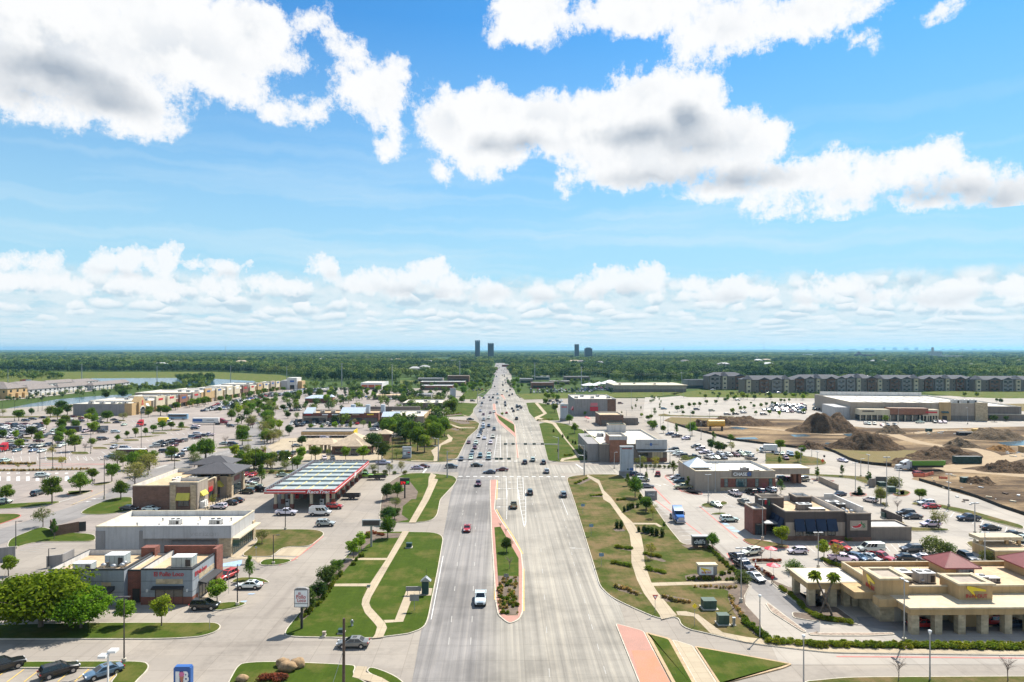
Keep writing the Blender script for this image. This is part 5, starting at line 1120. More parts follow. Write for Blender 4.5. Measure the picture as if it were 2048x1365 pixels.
# service enclosure behind
x0,x1,y0,y1,h=foot(1990,2075,1122,1095,depth=7);b=Bld('service_yard','tan walled service yard with flat roof beside the burger restaurant',x0,x1,y0,y1);b .shell(2.2,.2,M_STUCCO,M_ROOFT,M_STUCCOL);m_=MB();m_ .box(x0-.4,x1,y1-3,y1+.6,3.2,3.9);b .part(m_,'roof_slab',M_STUCCOL)
for u in (x0+.3,x0+6,x1-.5):m_=MB();m_ .box(u-.3,u+.3,y1-2.6,y1-2,2.2,3.2);b .part(m_,'post',M_STUCCO)
# --- dark brown grill restaurant
x0,x1,y0,y1,h=foot(1571,1688,1081.5,1022.5,depth=17);X,Zz=frame_fns(y0,1650);xt=X(1738)
b=Bld('grill_restaurant','dark brown grill restaurant with navy awnings and red pepper sign',x0-7,xt,y0,y1)
b .shell(h,1.2,M_BROWN,M_ROOFT,M_TAUPE,M_PARW,(x0,X(1690),y0,y1));b .shell(h-.3,1.1,M_BROWN,M_ROOFT,M_TAUPE,M_PARW,(X(1690)+.01,xt,y0-.9,y1),name='sign_block')
m_=MB();m_ .box(X(1716),xt+.02,y1-.4,y1+.05,4,h+.5);m_ .box(xt-.4,xt+.03,y0+2.5,y1,4,h+.3);b .part(m_,'rear_parapet',M_PARW)
b .band('lower_wall',M_TAUPE,'S',y0,x0+.01,X(1690),1.1,4.3,.05);b .band('brick_base',M_BRICKB,'S',y0,x0-.02,X(1690),0,1.1,.10);b .band('brick_base',M_BRICKB,'S',y0-.9,X(1690),xt+.05,0,1.0,.08)
for pa in (1589,1611,1632.5,1640,1660.5):
 if pa==1640:continue
 pass
for pa in (1598,1619.5,1641,1662.5):u=X(pa);b .awning('S',y0-.05,u-1.15,u+1.15,2.6,5.1,1.1,M_NAVY);b .window('S',y0-.05,u-.95,u+.95,1.2,2.7,2)
sp=MB();fbox(sp,'S',y0-.9,X(1696),X(1730),2.6,4.9,0,.1);pan=b .part(sp,'sign_panel',M_TAUPE);uc,zc=X(1711),3.72
pep=[(-1.35,-.16),(-1.1,-.42),(-.6,-.52),(0,-.48),(.6,-.30),(.86,.05),(.86,.36),(.62,.46),(.30,.38),(.05,.12),(-.4,-.04),(-.95,-.10)]
def plate(poly,name,mat,face,c,u,z,o0,o1,parent):
 m_=MB();F_=fmap(face,c);n=len(poly);m_ .add([F_(u+a,o,z+q) for o in (o0,o1) for a,q in poly],[tuple(range(n)),tuple(range(2*n-1,n-1,-1))]+[(i,(i+1)%n,n+(i+1)%n,n+i) for i in range(n)]);return m_ .build(name,mat,parent)
plate([(a*1.12,q*1.25) for a,q in pep],'pepper_outline',M_SIGNWHITE,'S',y0-1.0,uc,zc,.0,.03,pan);plate(pep,'pepper_emblem',M_SIGNRED,'S',y0-1.0,uc,zc,.03,.09,pan);GRN=flat('sign_green',(.02,.16,.06));plate([(.62,.46),(.9,.3),(1.0,.62),(.92,1.0),(.78,.98),(.8,.66)],'pepper_stem',GRN,'S',y0-1.0,uc,zc,.03,.10,pan);text("'S",'S',y0-1.0,uc+1.35,zc+.05,1.0,GRN,pan,width=.85,bold=.02)
# entrance tower and left wing
ex0,ex1=WXY(1520,y0+9),WXY(1566,y0+9);b .shell(8.4,.8,M_BROWN,M_ROOFG,M_TAUPE,M_TAUPE,(ex0,ex1,y0+8.5,y0+12.5),name='entrance_tower');b .shell(6.4,.6,M_BRICKR,M_ROOFG,M_TAUPE,M_TAUPE,(ex0-3.2,ex0-.01,y0+5,y0+11),name='entrance_wing');b .shell(7.6,.8,M_BROWN,M_ROOFG,M_TAUPE,M_PARW,(X(1640),X(1690)-2,y1-4,y1+.6),name='rear_parapet')
b .box('canopy',M_STEEL,ex0-1.2,x0+.05,y0+2.6,y0+6,3.2,3.45);b .window('W',x0,y0+1,y0+8,.8,3.4,5);
for q in range(3):b .awning('W',x0,y0+.8+q*2.5,y0+2.8+q*2.5,2.8,5,1.0,M_NAVY)
b .window('S',y0+5,ex0-2.7,ex0-.5,.1,2.8,2);plate([(-.25,-.5),(.15,-.6),(.3,.2),(.1,.7),(-.2,.4)],'pepper_emblem',M_SIGNRED,'S',y0+8.5,ex0+1.2,7.2,.02,.1,b .root);plate([(-.1,-.6),(.2,-.5),(.25,.5),(-.05,.6)],'pepper_stem',GRN,'S',y0+8.5,ex0+2.0,7.0,.02,.1,b .root)
b .rtu(X(1632),y0+6.5,h-1.2,3.4,2.2,1.5,M_TAUPED,2);b .rtu(X(1650),y0+4.2,h-1.2,3.6,1.8,.9,M_TAUPED,0);b .rtu(X(1705),y0+10,h-1.4,3,2,1.5,M_STEEL,1);b .rtu(X(1715),y0+8,h-1.4,2,1.4,1.3,M_BLACKM,1)
for px,dy in ((1694,6),(1703,4),(1700,1.8),(1712,2.2)):b .vent(X(px),y0+dy,h-1.4,.5,1.2)
x2=X(1820);b .shell(3.3,.3,M_TAUPED,M_ROOFG,M_TAUPE,M_BROWN,(xt+.05,x2,y0-.6,y0+6),name='yard_wall')
# --- bank with pyramid tower
x0,x1,y0,y1,h=foot(1441,1550.6,982,942,depth=21);X,Zz=frame_fns(y0,1495)
b=Bld('bank','tan and brick bank with pale grey pyramid roof and drive-up canopy',x0-8,x1,y0,y1);b .shell(h,.9,M_TAUPE,M_ROOFW,M_STUCCOL,M_PARW)
b .band('brick_band',M_BRICKR,'S',y0,x0+.02,x1+.05,1.1,4.0,.06);b .band('stone_base',M_STONE,'S',y0,x0,x1+.06,0,1.1,.10);b .band('stone_trim',M_STUCCOL,'S',y0,x0,x1+.06,4.0,4.3,.1);b .band('sign_band',M_TAUPED,'S',y0,X(1463),X(1504),4.5,h+.05,.12)
text('CHASE','S',y0-.12,X(1480),5.35,1.05,M_SIGNWHITE,b .root,width=4.4,bold=.02)
oc=MB();F_=fmap('S',y0-.12);cx_=X(1498);R0,R1=.68,.26
for k in range(4):
 a0=math .pi/2*k;P=[(R0*math .cos(a0+t),R0*math .sin(a0+t)) for t in (R(22),R(67),R(100))]+[(R1*math .cos(a0+R(90)),R1*math .sin(a0+R(90))),(R1*math .cos(a0+R(20)),R1*math .sin(a0+R(20)))]
 oc .add([F_(cx_+p,.06,5.35+q) for p,q in P],[tuple(range(len(P)))])
b .part(oc,'octagon_emblem',M_SIGNBLUE)
for pa,w,t_ in ((1452,1.1,1),(1482.5,3.6,4),(1513.5,1.1,1),(1541,1.1,1)):b .window('S',y0-.06,X(pa)-w/2,X(pa)+w/2,1.3,3.9,t_,M_WINT,1)
b .door('S',y0-.1,X(1528)-.7,X(1528)+.7,2.5,M_REDROOF)
lw=X(1425);b .shell(5.4,.6,M_TAUPE,M_ROOFW,M_STUCCOL,M_PARW,(lw,x0-.02,y0+1.2,y0+9),name='side_wing');b .window('S',y0+1.2,lw+.3,x0-.3,1.2,4,2,M_WINT);b .window('W',lw,y0+2,y0+8,1.2,3.6,3,M_WINT)
b .shell(6.0,.4,M_TAUPE,M_ROOFG,M_STUCCOL,M_PARW,(lw-4.6,lw+1.2,y0+8,y0+14),name='tower_wall');pyramid(b,lw-4.6,lw+1.2,y0+8,y0+14,6.4,9.0,M_BLUEROOF,0,ov=1.0,rib=.5)
dx0,dx1=x1+.05,WXY(1611,y0+12);m_=MB();m_ .box(dx0,dx1,y0+9,y0+17,3.6,5.4);b .part(m_,'drive_canopy',M_TAUPE);m_=MB();m_ .box(dx0,dx1+.2,y0+8.8,y0+17.2,5.4,5.65);b .part(m_,'canopy_coping',M_STUCCOL);m_=MB();m_ .box(dx0+.4,dx1-.4,y0+9.4,y0+16.6,5.65,5.67);b .part(m_,'canopy_roof',M_ROOFW)
for px in (1586,1596):u=WXY(px,y0+13);m_=MB();m_ .box(u-.5,u+.5,y0+11.5,y0+14,0,3.6);b .part(m_,'column',M_BRICKO)
for px in (1470,1480,1520):b .rtu(X(px),y0+3,h-.9,1.6,1.2,.8,M_GREYM,0)
b .rtu(X(1500),y0+5,h-.9,2.6,1.8,1.1,M_GREYM,1)
# --- mattress shop block
x0,x1,y0,y1,h=foot(1199,1334,924,884,depth=50);X,Zz=frame_fns(y0,1290)
b=Bld('retail_block','grey retail block with brick corner and a long sign band',x0,x1,y0,y1);b .shell(7.2,.8,M_TAUPED,M_ROOFW,M_CREAM,M_PARW)
b .shell(10.4,.8,M_BRICKO,M_ROOFW,M_CREAM,M_GREYL,(X(1219),X(1253),y0-.8,y0+11),name='brick_corner');b .band('cornice',M_GREYL,'S',y0-.8,X(1218),X(1254),8.9,10.3,.2);m_=MB();m_ .box(X(1271),X(1333),y0-1.0,y0-.02,5.2,9.0);b .part(m_,'sign_band',M_GREYL)
text('sleep  number','S',y0-1.0,X(1303),7.1,.85,M_GREYM,b .root,width=5.6);cc=MB();F_=fmap('S',y0-1.0);cc .add([F_(X(1301)+.6*math .cos(i*R(30)),.08,7.1+.6*math .sin(i*R(30))) for i in range(12)],[tuple(range(12))]);b .part(cc,'round_emblem',M_SIGNBLUE)
b .box('canopy',M_STEEL,X(1273),X(1348),y0-3.2,y0-.05,4.3,4.6);b .window('S',y0,X(1280),X(1296),.2,3.9,3);b .window('S',y0,X(1304),X(1326),1.0,3.9,4,M_CREAM)
b .band('brick_base',M_BRICKO,'S',y0,X(1254),x1+.02,0,1.6,.05);b .shell(10.2,.6,M_GREYL,M_ROOFW,M_CREAM,M_WINT,(X(1252),X(1292),y1-6,y1),name='rear_block');m_=MB();m_ .box(x0-4.5,x0-.02,y0+2,y0+36,0,7.0);b .part(m_,'side_wall',M_GREYM)
for q in range(6):b .window('W',x0-4.5,y0+3+q*5.2,y0+7+q*5.2,.3,3.4,2)
b .rtu(X(1230),y0+18,6.4,3,2.4,1.4);b .rtu(X(1222),y0+30,6.4,3,2.4,1.4);b .rtu(X(1240),y0+26,6.4,3,2.4,1.4)
# --- generic helper for mid and far blocks
def block(name,label,xl,xr,yb,yt,depth,wall,roof=None,par=.7,cop=None,group=None,windows=0,base=None,units=0,cat='building',inner=None,side=None):
 x0,x1,y0,y1,h=foot(xl,xr,yb,yt,depth=depth);b=Bld(name,label,x0,x1,y0,y1,cat,group);b .shell(h,par,wall,roof or M_ROOFW,cop,inner or M_PARW)
 if windows:b .window('S',y0,x0+(x1-x0)*.06,x1-(x1-x0)*.06,.4,min(3.2,h*.55),windows)
 if base:b .band('base',base,'S',y0,x0,x1,0,min(1.2,h*.3),.06)
 for i in range(units):b .rtu(x0+(x1-x0)*(i+.5)/units,y0+(y1-y0)*(.35+.3*(i%2)),h-par,2.6,2,1.3)
 return b,x0,x1,y0,y1,h
b,x0,x1,y0,y1,h=block('retail_block','brown retail strip beyond the grey mattress block with tan rear wall',1200,1247,852,830,20,M_BRICKB,M_ROOFT,windows=4,cop=M_CREAM);m_=MB();m_ .box(x1+.1,WXY(1279,y0),y0+4,y0+14,0,4.2);b .part(m_,'rear_wall',M_TAUPED)
b,x0,x1,y0,y1,h=block('retail_block','grey retail strip with pink awnings facing the main road',1149,1232,832,798,45,M_GREYM,M_ROOFW,units=5,cop=M_GREYL);b .awning('S',y0,WXY(1180,y0),WXY(1196,y0),3.6,6.2,1.2,M_SIGNRED);sb=MB();fbox(sb,'S',y0,WXY(1181,y0),WXY(1195,y0),6.8,8.8,0,.3);b .part(sb,'sign_panel',flat('sign_pink',(.55,.16,.18)));b .band('brick_panel',M_BRICKB,'S',y0,WXY(1215,y0),WXY(1231,y0),0,h-.4,.2);b .awning('W',x0,y0+6,y0+14,3.4,5.6,1.2,M_SIGNRED)
b,x0,x1,y0,y1,h=block('supermarket','long low tan store backing onto the green trees',1228,1372,784.5,770.5,58,M_TAUPE,M_CREAM,units=4,par=.5);b .band('base',M_TAUPED,'S',y0,x0,x1,0,3,.06);pyramid(b,x1-30,x1+2,y0-1,y1,h-.2,h+.6,M_CREAM,0,name='low_roof',ov=0)
for i,(xl,xr,yb_,yt_) in enumerate(((1166,1196,777,768),(1190,1212,775,766),(1204,1240,776,763))):
 x0,x1,y0,y1,h=foot(xl,xr,yb_,yt_,depth=18);t=Bld('tent','white peaked canopy tent at the car sales lot',x0,x1,y0,y1,'tent','white tents at the car lot');pyramid(t,x0,x1,y0,y1,h*.62,h*1.15,M_WHITEM,3,name='tent_roof',ov=.3)
 for u in (x0+.4,x1-.4):
  for v in (y0+.4,y1-.4):t .box('pole',M_STEEL,u-.12,u+.12,v-.12,v+.12,0,h*.62)
  # superstore at the right
x0,x1,y0,y1,h=foot(1688,1940,842,807,depth=80);X,Zz=frame_fns(y0,1800)
b=Bld('superstore','huge pale-roofed superstore with tan and brick entrances',x0,x1,y0,y1);b .shell(h,1.0,M_TAUPE,M_ROOFW,M_CREAM,M_PARW);rw=WXY(1995,y0+8)
b .shell(h-2.2,.8,M_TAUPED,M_ROOFW,M_CREAM,M_PARW,(x1+.05,rw,y0+6,y1-20),name='side_wing');b .shell(4.0,.4,M_TAUPED,M_ROOFW,M_CREAM,M_PARW,(x1+2,WXY(2060,y0+6),y0+4,y0+5.9),name='yard_wall')
for i,(a,c,z,mt,lab) in enumerate(((1695,1751,7.2,M_CREAM,''),(1751,1822,8.2,M_BRICKO,''),(1812,1841,7.4,M_CREAM,''))):
 m_=MB();m_ .box(X(a),X(c),y0-9+.02*i,y0-.02,3.6 if i!=1 else 4.2,z);b .part(m_,'entrance_front',mt);m_=MB();m_ .box(X(a)+.4,X(c)-.4,y0-7.5,y0-.05,0,4.2);b .part(m_,'shop_front',M_WIN);
 for q in range(6):u=X(a)+.5+(X(c)-X(a)-1)*q/5;m_=MB();m_ .box(u-.25,u+.25,y0-8.9,y0-8.4,0,3.7);b .part(m_,'post',M_CREAM)
text('MICHAELS','S',y0-9,X(1827),5.9,.9,M_SIGNRED,b .root) if False else b .band('sign_panel',M_SIGNRED,'S',y0-8.96,X(1817),X(1838),5.3,6.3,.1);b .band('sign_panel',M_BROWN,'S',y0-9,X(1700),X(1722),5.6,6.4,.1)
for a,c,mt in ((1853,1874,M_STUCCO),(1919,1941,M_STONE)):m_=MB();m_ .box(X(a),X(c),y0-1.0,y0-.01,0,h+.5);b .part(m_,'pier',mt)
b .band('base',M_TAUPED,'S',y0,X(1874),X(1919),0,3.2,.08);b .door('S',y0-1.0,X(1858),X(1867),3);b .awning('S',y0-1.0,X(1856),X(1869),5,6,1.4,M_WINT)
m_=MB();m_ .box(x0-9,x0-.05,y0+2,y0+30,0,7.5);b .part(m_,'side_wing',M_GREYL)
for i in range(6):b .box('roof_ridge',M_PARW,X(1735)+i*11-.5,X(1735)+i*11+.5,y0+10,y1-12,h-1.02,h-.6)
for px in (1900,1918,1932):b .rtu(X(px),y0+12,h-1,4.4,3.4,2.4,M_STEEL,2)
b .box('rear_parapet',M_PARW,X(1700),X(1925),y1-.6,y1+.1,h-.5,h+2)
b .root .rotation_euler=(0,0,-.16);b .root .location+=Vector((16,4,0))
# --- apartments on the right
def apartment(label,xl,xr,yb,yt,k,wings):
 x0,x1,y0,y1,h=foot(xl,xr,yb,yt,depth=20);b=Bld('apartment_block',label,x0,x1,y0,y1,'apartments','dark grey apartment blocks');he=h*(.74+.05*k);h*=1+.06*k;n=wings;w=(x1-x0)/n;wl=MB();wl .box(x0,x1,y0,y1,0,he);b .part(wl,'wall',M_TAUPED);pyramid(b,x0,x1,y0,y1,he,h*.97,M_SHINGLED,(x1-x0)-18,ov=.6)
 for i in range(n):
  u0=x0+w*i;r=(i+k)%3
  if r==0:
   m_=MB();m_ .box(u0+w*.1,u0+w*.42,y0-2.2,y0-.02,0,he+.6);b .part(m_,'bay',M_CREAM);pyramid(b,u0+w*.02,u0+w*.5,y0-2.2,y0+8,he+.6,h*1.02,M_SHINGLED,3,ov=.4)
   for z in range(3):b .window('S',y0-2.2,u0+w*.18,u0+w*.34,1.2+z*he/3,2.8+z*he/3,2)
  else :
   m_=MB();m_ .box(u0+w*.12,u0+w*.88,y0-1.5,y0-.02,0,he+.2);b .part(m_,'bay',M_BRICKB if r==1 else M_GREYM);F_=fmap('S',y0-1.7);g_=MB();a_,c_,t_=u0+w*.06,u0+w*.94,(u0+w/2);g_ .add([(a_,y0-2,he+.2),(c_,y0-2,he+.2),(t_,y0-2,he+2.6),(a_,y0+9,he+.2),(c_,y0+9,he+.2),(t_,y0+9,he+2.6)],[(0,1,2),(0,2,5,3),(1,4,5,2)]);b .part(g_,'gable_roof',M_SHINGLED)
   for z in range(3):
    for q in (.2,.58):b .window('S',y0-1.5,u0+w*q,u0+w*(q+.2),1.0+z*he/3,2.9+z*he/3,2)
    m_=MB();m_ .box(u0+w*.42,u0+w*.56,y0-2.6,y0-1.5,.2+z*he/3,1.3+z*he/3);b .part(m_,'balcony',M_BLACKM)
  for z in range(3):b .window('S',y0,u0+w*.90,u0+w*.98,1.2+z*he/3,2.6+z*he/3,1)
 return b
apartment('dark grey three-storey apartment block nearest the tan supermarket',1417,1492,779,748,2,3);apartment('dark grey apartment block with cream corner tower beside the field',1490,1590,786,751,0,4);apartment('long apartment block of grey brick and cream bays behind the car lot',1588,1692,785,751,1,5)
b=apartment('apartment block with a bright white metal roof over its entrance',1690,1752,785,752,2,3);x0,x1,y0,y1,h=foot(1692,1750,784,761,depth=12);m_=MB();m_ .add([(x0,y0-3,h-1),(x1,y0-3,h-1),(x1-3,y0+9,h+5),(x0+3,y0+9,h+5)],[(0,1,2,3)]);b .part(m_,'white_roof',M_WHITEM)
apartment('dark apartment block behind the superstore, right of the white roof',1752,1848,783,750,0,4);apartment('grey apartment block with cream bays above the grass bank',1846,1950,782,752,1,5);apartment('apartment block at the far right edge above the grass bank',1948,2080,783,752,0,5)
block('clubhouse','low grey house beside the apartment blocks',1372,1416,777,760,16,M_GREYM,M_SHINGLED,windows=5,par=.3)
# --- left: strip with metal roofs
x0,x1,y0,y1,h=foot(605,757,847,826,depth=22);X,Zz=frame_fns(y0,680)
b=Bld('shopping_strip','brown brick shopping strip with pale blue metal roofs',x0,x1,y0,y1);b .shell(h,1,M_BRICKR,M_ROOFT,M_TAUPE,M_TAUPE);b .band('arcade',M_TAUPE,'S',y0,x0,X(655),0,4.4,.5)
for a,c in ((608,626),(680,728)):m_=MB();u0,u1=X(a),X(c);m_ .add([(u0,y0-1.2,h-.2),(u1,y0-1.2,h-.2),(u1,y0+7,h+2.8),(u0,y0+7,h+2.8),(u0,y0-1.2,h-.5),(u1,y0-1.2,h-.5),(u0,y0+7,h-.5),(u1,y0+7,h-.5)],[(0,1,2,3),(0,4,5,1),(1,5,7,2),(0,3,6,4),(2,7,6,3)]);b .part(m_,'metal_roof',M_BLUEROOF)
for a in (696,726,757):u=X(a);m_=MB();m_ .box(u,u+2.4,y0+8,y0+11,h-1,h+4.2);b .part(m_,'roof_lantern',M_BLUEROOF)
for a,c in ((609,652),(656,682),(684,725),(727,755)):b .window('S',y0-.5 if a<650 else y0,X(a),X(c),.2,3.4,6)
for a,c,mt in ((610,624,M_SIGNRED),(643,658,M_SIGNWHITE),(662,681,M_SIGNWHITE),(702,720,M_CREAM),(732,749,M_SIGNYEL)):b .band('sign_panel',mt,'S',y0-(.52 if a<650 else .02),X(a)+.5,X(c)-.5,5.0,5.7,.08)
for i in range(5):b .rtu(X(635+i*22),y0+12,h-1,2.6,2,1.3)
b .box('rear_wall',M_TAUPED,X(695),X(830),y1+4,y1+6,0,h+1.6)
b,x0,x1,y0,y1,h=block('shop','cream-roofed shop beside the brick strip with a blue metal corner',764,848,853,833,40,M_TAUPE,M_ROOFW,units=2,cop=M_STUCCO);m_=MB();m_ .add([(x0-.3,y0-.8,h-.2),(x0+10,y0-.8,h-.2),(x0+10,y0+6,h+2.2),(x0-.3,y0+6,h+2.2)],[(0,1,2,3)]);b .part(m_,'metal_roof',M_BLUEROOF);b .window('E',x1,y0+3,y1-3,.3,3.2,9);b .band('tan_front',M_STUCCO,'E',x1,y0+1,y1-1,3.6,h+.8,.3)
block('shop','flat tan shop with white roof behind the cream-roofed shop',805,884,822,806,34,M_TAUPED,M_ROOFW,units=3,cop=M_CREAM);block('retail_block','grey office with shop signs near the far left verge',833,862,801,789,20,M_GREYM,M_ROOFG,windows=4)
# bank with tan hipped roofs
x0,x1,y0,y1,h=foot(664,738,909.5,892,depth=17);X,Zz=frame_fns(y0,700);b=Bld('branch_office','single-storey office under big tan hipped roofs by the road',x0,x1,y0,y1);wl=MB();wl .box(x0,x1,y0,y1,0,h);b .part(wl,'wall',M_BRICKB);pyramid(b,x0,x1,y0,y1,h,h+4.6,M_TILE,2,ov=1.0);pyramid(b,X(694),X(727),y0-2.2,y0+6,h+.1,h+2.7,M_TILE,1,ov=.4,name='porch_roof');b .band('porch',M_TAUPE,'S',y0,X(698),X(722),0,h,1.8)
b .window('S',y0-1.8,X(704),X(716),.2,2.6,2);b .window('S',y0,X(670),X(686),1,2.6,3);b .window('S',y0,X(726),X(736),1,2.6,2)
cx0,cx1,cy=WXY(618,y0+8),x0-.6,y0+5;pyramid(b,cx0,cx1,cy,cy+9,3.6,5.9,M_TILE,8,ov=.3,name='drive_roof');
for u in (cx0+1,cx0+6,cx1-2):b .box('pier',M_STONE,u-.5,u+.5,cy+.5,cy+1.5,0,3.5);b .box('pier',M_STONE,u-.5,u+.5,cy+7.5,cy+8.5,0,3.5)
x0,x1,y0,y1,h=foot(757,779,888,868,depth=6);b=Bld('tower','small square brick tower with a tan hipped roof among trees',x0,x1,y0,y1,'tower');b .box('wall',M_BRICKB,x0,x1,y0,y1,0,h);pyramid(b,x0,x1,y0,y1,h,h+1.9,M_TILE,0,ov=.9)
x0,x1,y0,y1,h=foot(602,707,876,864.5,depth=9);b=Bld('drive_in','long low tan drive-in with a dark grey roof',x0,x1,y0,y1);b .box('wall',M_STUCCO,x0,x1,y0,y1,1.4,h);b .box('roof',M_GREYM,x0+.2,x1-.2,y0+.5,y1+.4,h,h+.35);b .box('screen_wall',M_GREYL,x0,x1,y1+.4,y1+.7,h-1,h+1.2)
for i in range(8):u=x0+1+(x1-x0-2)*i/7;b .box('post',M_STEEL,u-.12,u+.12,y0+.4,y0+.64,0,1.45)
b .box('end_panel',M_SIGNYEL,x1,x1+.25,y0,y1,1.2,h+.8)
x0,x1,y0,y1,h=foot(610,655,806,797,depth=18);b=Bld('restaurant','red brick restaurant with blue-grey metal roofs in the far lot',x0,x1,y0,y1);b .box('wall',M_BRICKR,x0,x1,y0,y1,0,h);pyramid(b,x0,x1,y0,y1,h,h+2.2,M_BLUEROOF,12,ov=.4);b .box('entrance',M_BRICKO,x1,x1+4,y0+2,y0+9,0,h+1);pyramid(b,x1,x1+4,y0+2,y0+9,h+1,h+2.8,M_BLUEROOF,2,ov=.3,name='entrance_roof')
b,x0,x1,y0,y1,h=block('white_store','white box store with orange window bands',721.5,764,779.5,766,45,M_WHITEM,M_ROOFW,par=.6)
for i in range(3):u0=x0+.8+(x1-x0-.8)*i/3;b .band('orange_band',flat('orange_panel',(.48,.11,.04)),'S',y0,u0,u0+(x1-x0)/3-1,2.6,5.4,.2);b .window('S',y0-.01,u0,u0+(x1-x0)/3-1,.2,2.5,4)
# store row along the left lot: fronts face the road
FX=W(262,831).x+1
x0=W(137,833).x;y0=W(200,831.5).y
b=Bld('pet_store','long grey-walled store with a gabled stone arch entrance',x0,FX,y0,y0+26);b .shell(8.0,.9,M_GREYM,M_ROOFW,M_CREAM,M_PARW);b .band('front',M_STUCCO,'E',FX,y0,y0+26,0,8.4,.3);b .band('front',M_STUCCO,'S',y0,FX-4.5,FX,0,8.3,.15)
b .band('arch_tower',M_STUCCO,'E',FX,y0+7,y0+16,0,8.6,1.6);g_=MB();xx=FX+1.6;g_ .add([(xx,y0+7,8.6),(xx,y0+16,8.6),(xx,y0+11.5,12.2),(FX-4,y0+7,8.6),(FX-4,y0+16,8.6),(FX-4,y0+11.5,12.2)],[(0,1,2),(0,2,5,3),(1,4,5,2)]);b .part(g_,'gable',M_STUCCO)
ar=MB();ar .add([(xx+.06,y0+11.5+2.9*math .cos(R(a)),2.4+2.6*math .sin(R(a)) if 0<a<180 else 0) for a in (0,0.01,30,60,90,120,150,179.9,180)],[tuple(range(9))]);b .part(ar,'arch_window',M_WIN);ri=MB();P=[(xx+.1,y0+11.5+3.2*math .cos(R(a)),2.4+2.9*math .sin(R(a))) for a in range(0,181,15)];ri .tube(P,.3,6);b .part(ri,'arch_trim',M_PARW)
sg=MB();fbox(sg,'E',xx,y0+10,y0+13,6.6,7.4,0,.12);fbox(sg,'E',xx,y0+10.8,y0+12.2,8,9.6,0,.12);b .part(sg,'sign_panel',M_SIGNRED);b .awning('E',FX+.3,y0+18,y0+21.5,4.6,6.8,1.4,M_WHITEM)
for i in range(5):b .rtu(x0+(FX-x0)*(i+.5)/5,y0+14,7.1,3,2.2,1.3)
segs=[(28,62,9.5,M_CREAM,46,'cream',M_SIGNRED),(62,82,8.2,M_BRICKO,40,'brick-fronted',M_SIGNBLUE),(82,104,9.0,M_TAUPE,48,'taupe',M_SIGNRED),(104,150,10.5,M_STUCCO,55,'tan',M_SIGNBLUE),(150,186,10,M_CREAM,50,'sandy',M_SIGNWHITE),(186,224,9,M_BRICKB,50,'brown',M_SIGNRED),(224,262,9.4,M_STUCCO,50,'yellowish',M_SIGNBLUE),(262,296,9.8,M_TAUPE,50,'dull tan',M_SIGNBLUE)]
for a,c,hh,mt,dp,word,sm in segs:
 ya,yc_=y0+a,y0+c-.05;dx=(a/300)*6
 b=Bld('store','%s store with a raised sign front in the left shopping row'%word,FX-dp+dx,FX+dx,ya,yc_,'store','stores of the left shopping row');b .shell(hh-1.4,.8,M_TAUPE,M_ROOFW,M_CREAM,M_PARW)
 n=1 if c-a<30 else 2
 for q in range(n):
  v=ya+(yc_-ya)*(q+.5)/n;b .band('sign_front',mt if q==0 else M_CREAM,'E',FX+dx,v-6.5,v+6.5,3.6,hh+1.5-q,1.4);b .band('sign_panel',sm,'E',FX+dx+1.4,v-3.2,v+3.2,hh-1.6,hh-.2,.12);b .window('E',FX+dx,v-4.5,v+4.5,.2,3.4,5)
  for s_ in (-1,1):b .box('pier',M_STUCCO if q==0 else M_STONE,FX+dx,FX+dx+1.6,v+s_*6.2-.7,v+s_*6.2+.7,0,3.7)
  m_=MB();fbox(m_,'S',ya,FX+dx-3,FX+dx+1.2,0,hh,0,.04)
 b .band('low_front',mt,'E',FX+dx,ya,yc_,3.2,hh-1.2,.25)
 for q in range(3):b .rtu(FX+dx-12-q*9,(ya+yc_)/2+(q-1)*4,hh-2.2,3,2.4,1.4)
x0,x1,y0_,y1_,h=foot(571,590,779.5,756,depth=24);b=Bld('anchor_store','tall white corner store at the end of the left shopping row',x0-30,x1,y0_,y1_,'store');b .shell(h-5,1,M_TAUPE,M_ROOFW,M_CREAM,M_PARW,(x0-30,x1,y0_+3,y1_));b .box('corner_tower',M_PARW,x0+2,x1+2,y0_,y1_-6,0,h);b .box('grey_wing',M_GREYL,x0-5,x0+1.98,y0_+.5,y1_-7,0,h-3);sg=MB();fbox(sg,'S',y0_,x0+5,x1-1,h*.62,h*.78,0,.1);b .part(sg,'sign_panel',M_SIGNBLUE);b .window('S',y0_,x0+5,x0+10,.2,5,2);b .box('side_tower',M_STUCCO,x1+2.05,x1+7,y0_+3,y1_-8,0,h-4)
# townhouses far left
def townhouse(label,xl,xr,yb,yt,wall,depth,gar=None):
 x0,x1,y0,y1,h=foot(xl,xr,yb,yt,depth=depth);b=Bld('townhouse',label,x0,x1,y0,y1,'house','grey-roofed townhouse rows');he=h*.62;b .box('wall',wall,x0,x1,y0,y1,0,he);pyramid(b,x0,x1,y0,y1,he,h,M_SHINGLE,max(2,abs((y1-y0)-(x1-x0))),ov=.5)
 n=int((y1-y0)/7)
 for i in range(n):
  v=y0+(y1-y0)*(i+.5)/n;b .band('bay',gar or M_PARW,'E',x1,v-2.4,v+2.4,0,he*.52,2.2);b .door('E',x1+2.2,v-1.6,v+1.6,2.4,M_CREAM);b .window('E',x1,v-1.2,v+1.2,he*.62,he*.85,2)
 b .window('S',y0,x0+2,x0+3.4,he*.6,he*.8,1);b .window('S',y0,x1-4,x1-2.6,he*.6,he*.8,1);return b
townhouse('yellow-fronted townhouse row with grey roof at the left edge',-70,15,799,765,M_STUCCO,26,M_STUCCO);townhouse('grey-gabled townhouse row beside the yellow row',29,57,794,771,M_GREYL,42);townhouse('white townhouse row in the middle by the pond bank',102,117,787,768,M_GREYL,56);townhouse('white townhouse row nearest the wide pond',169,187,781.5,765,M_GREYL,62)
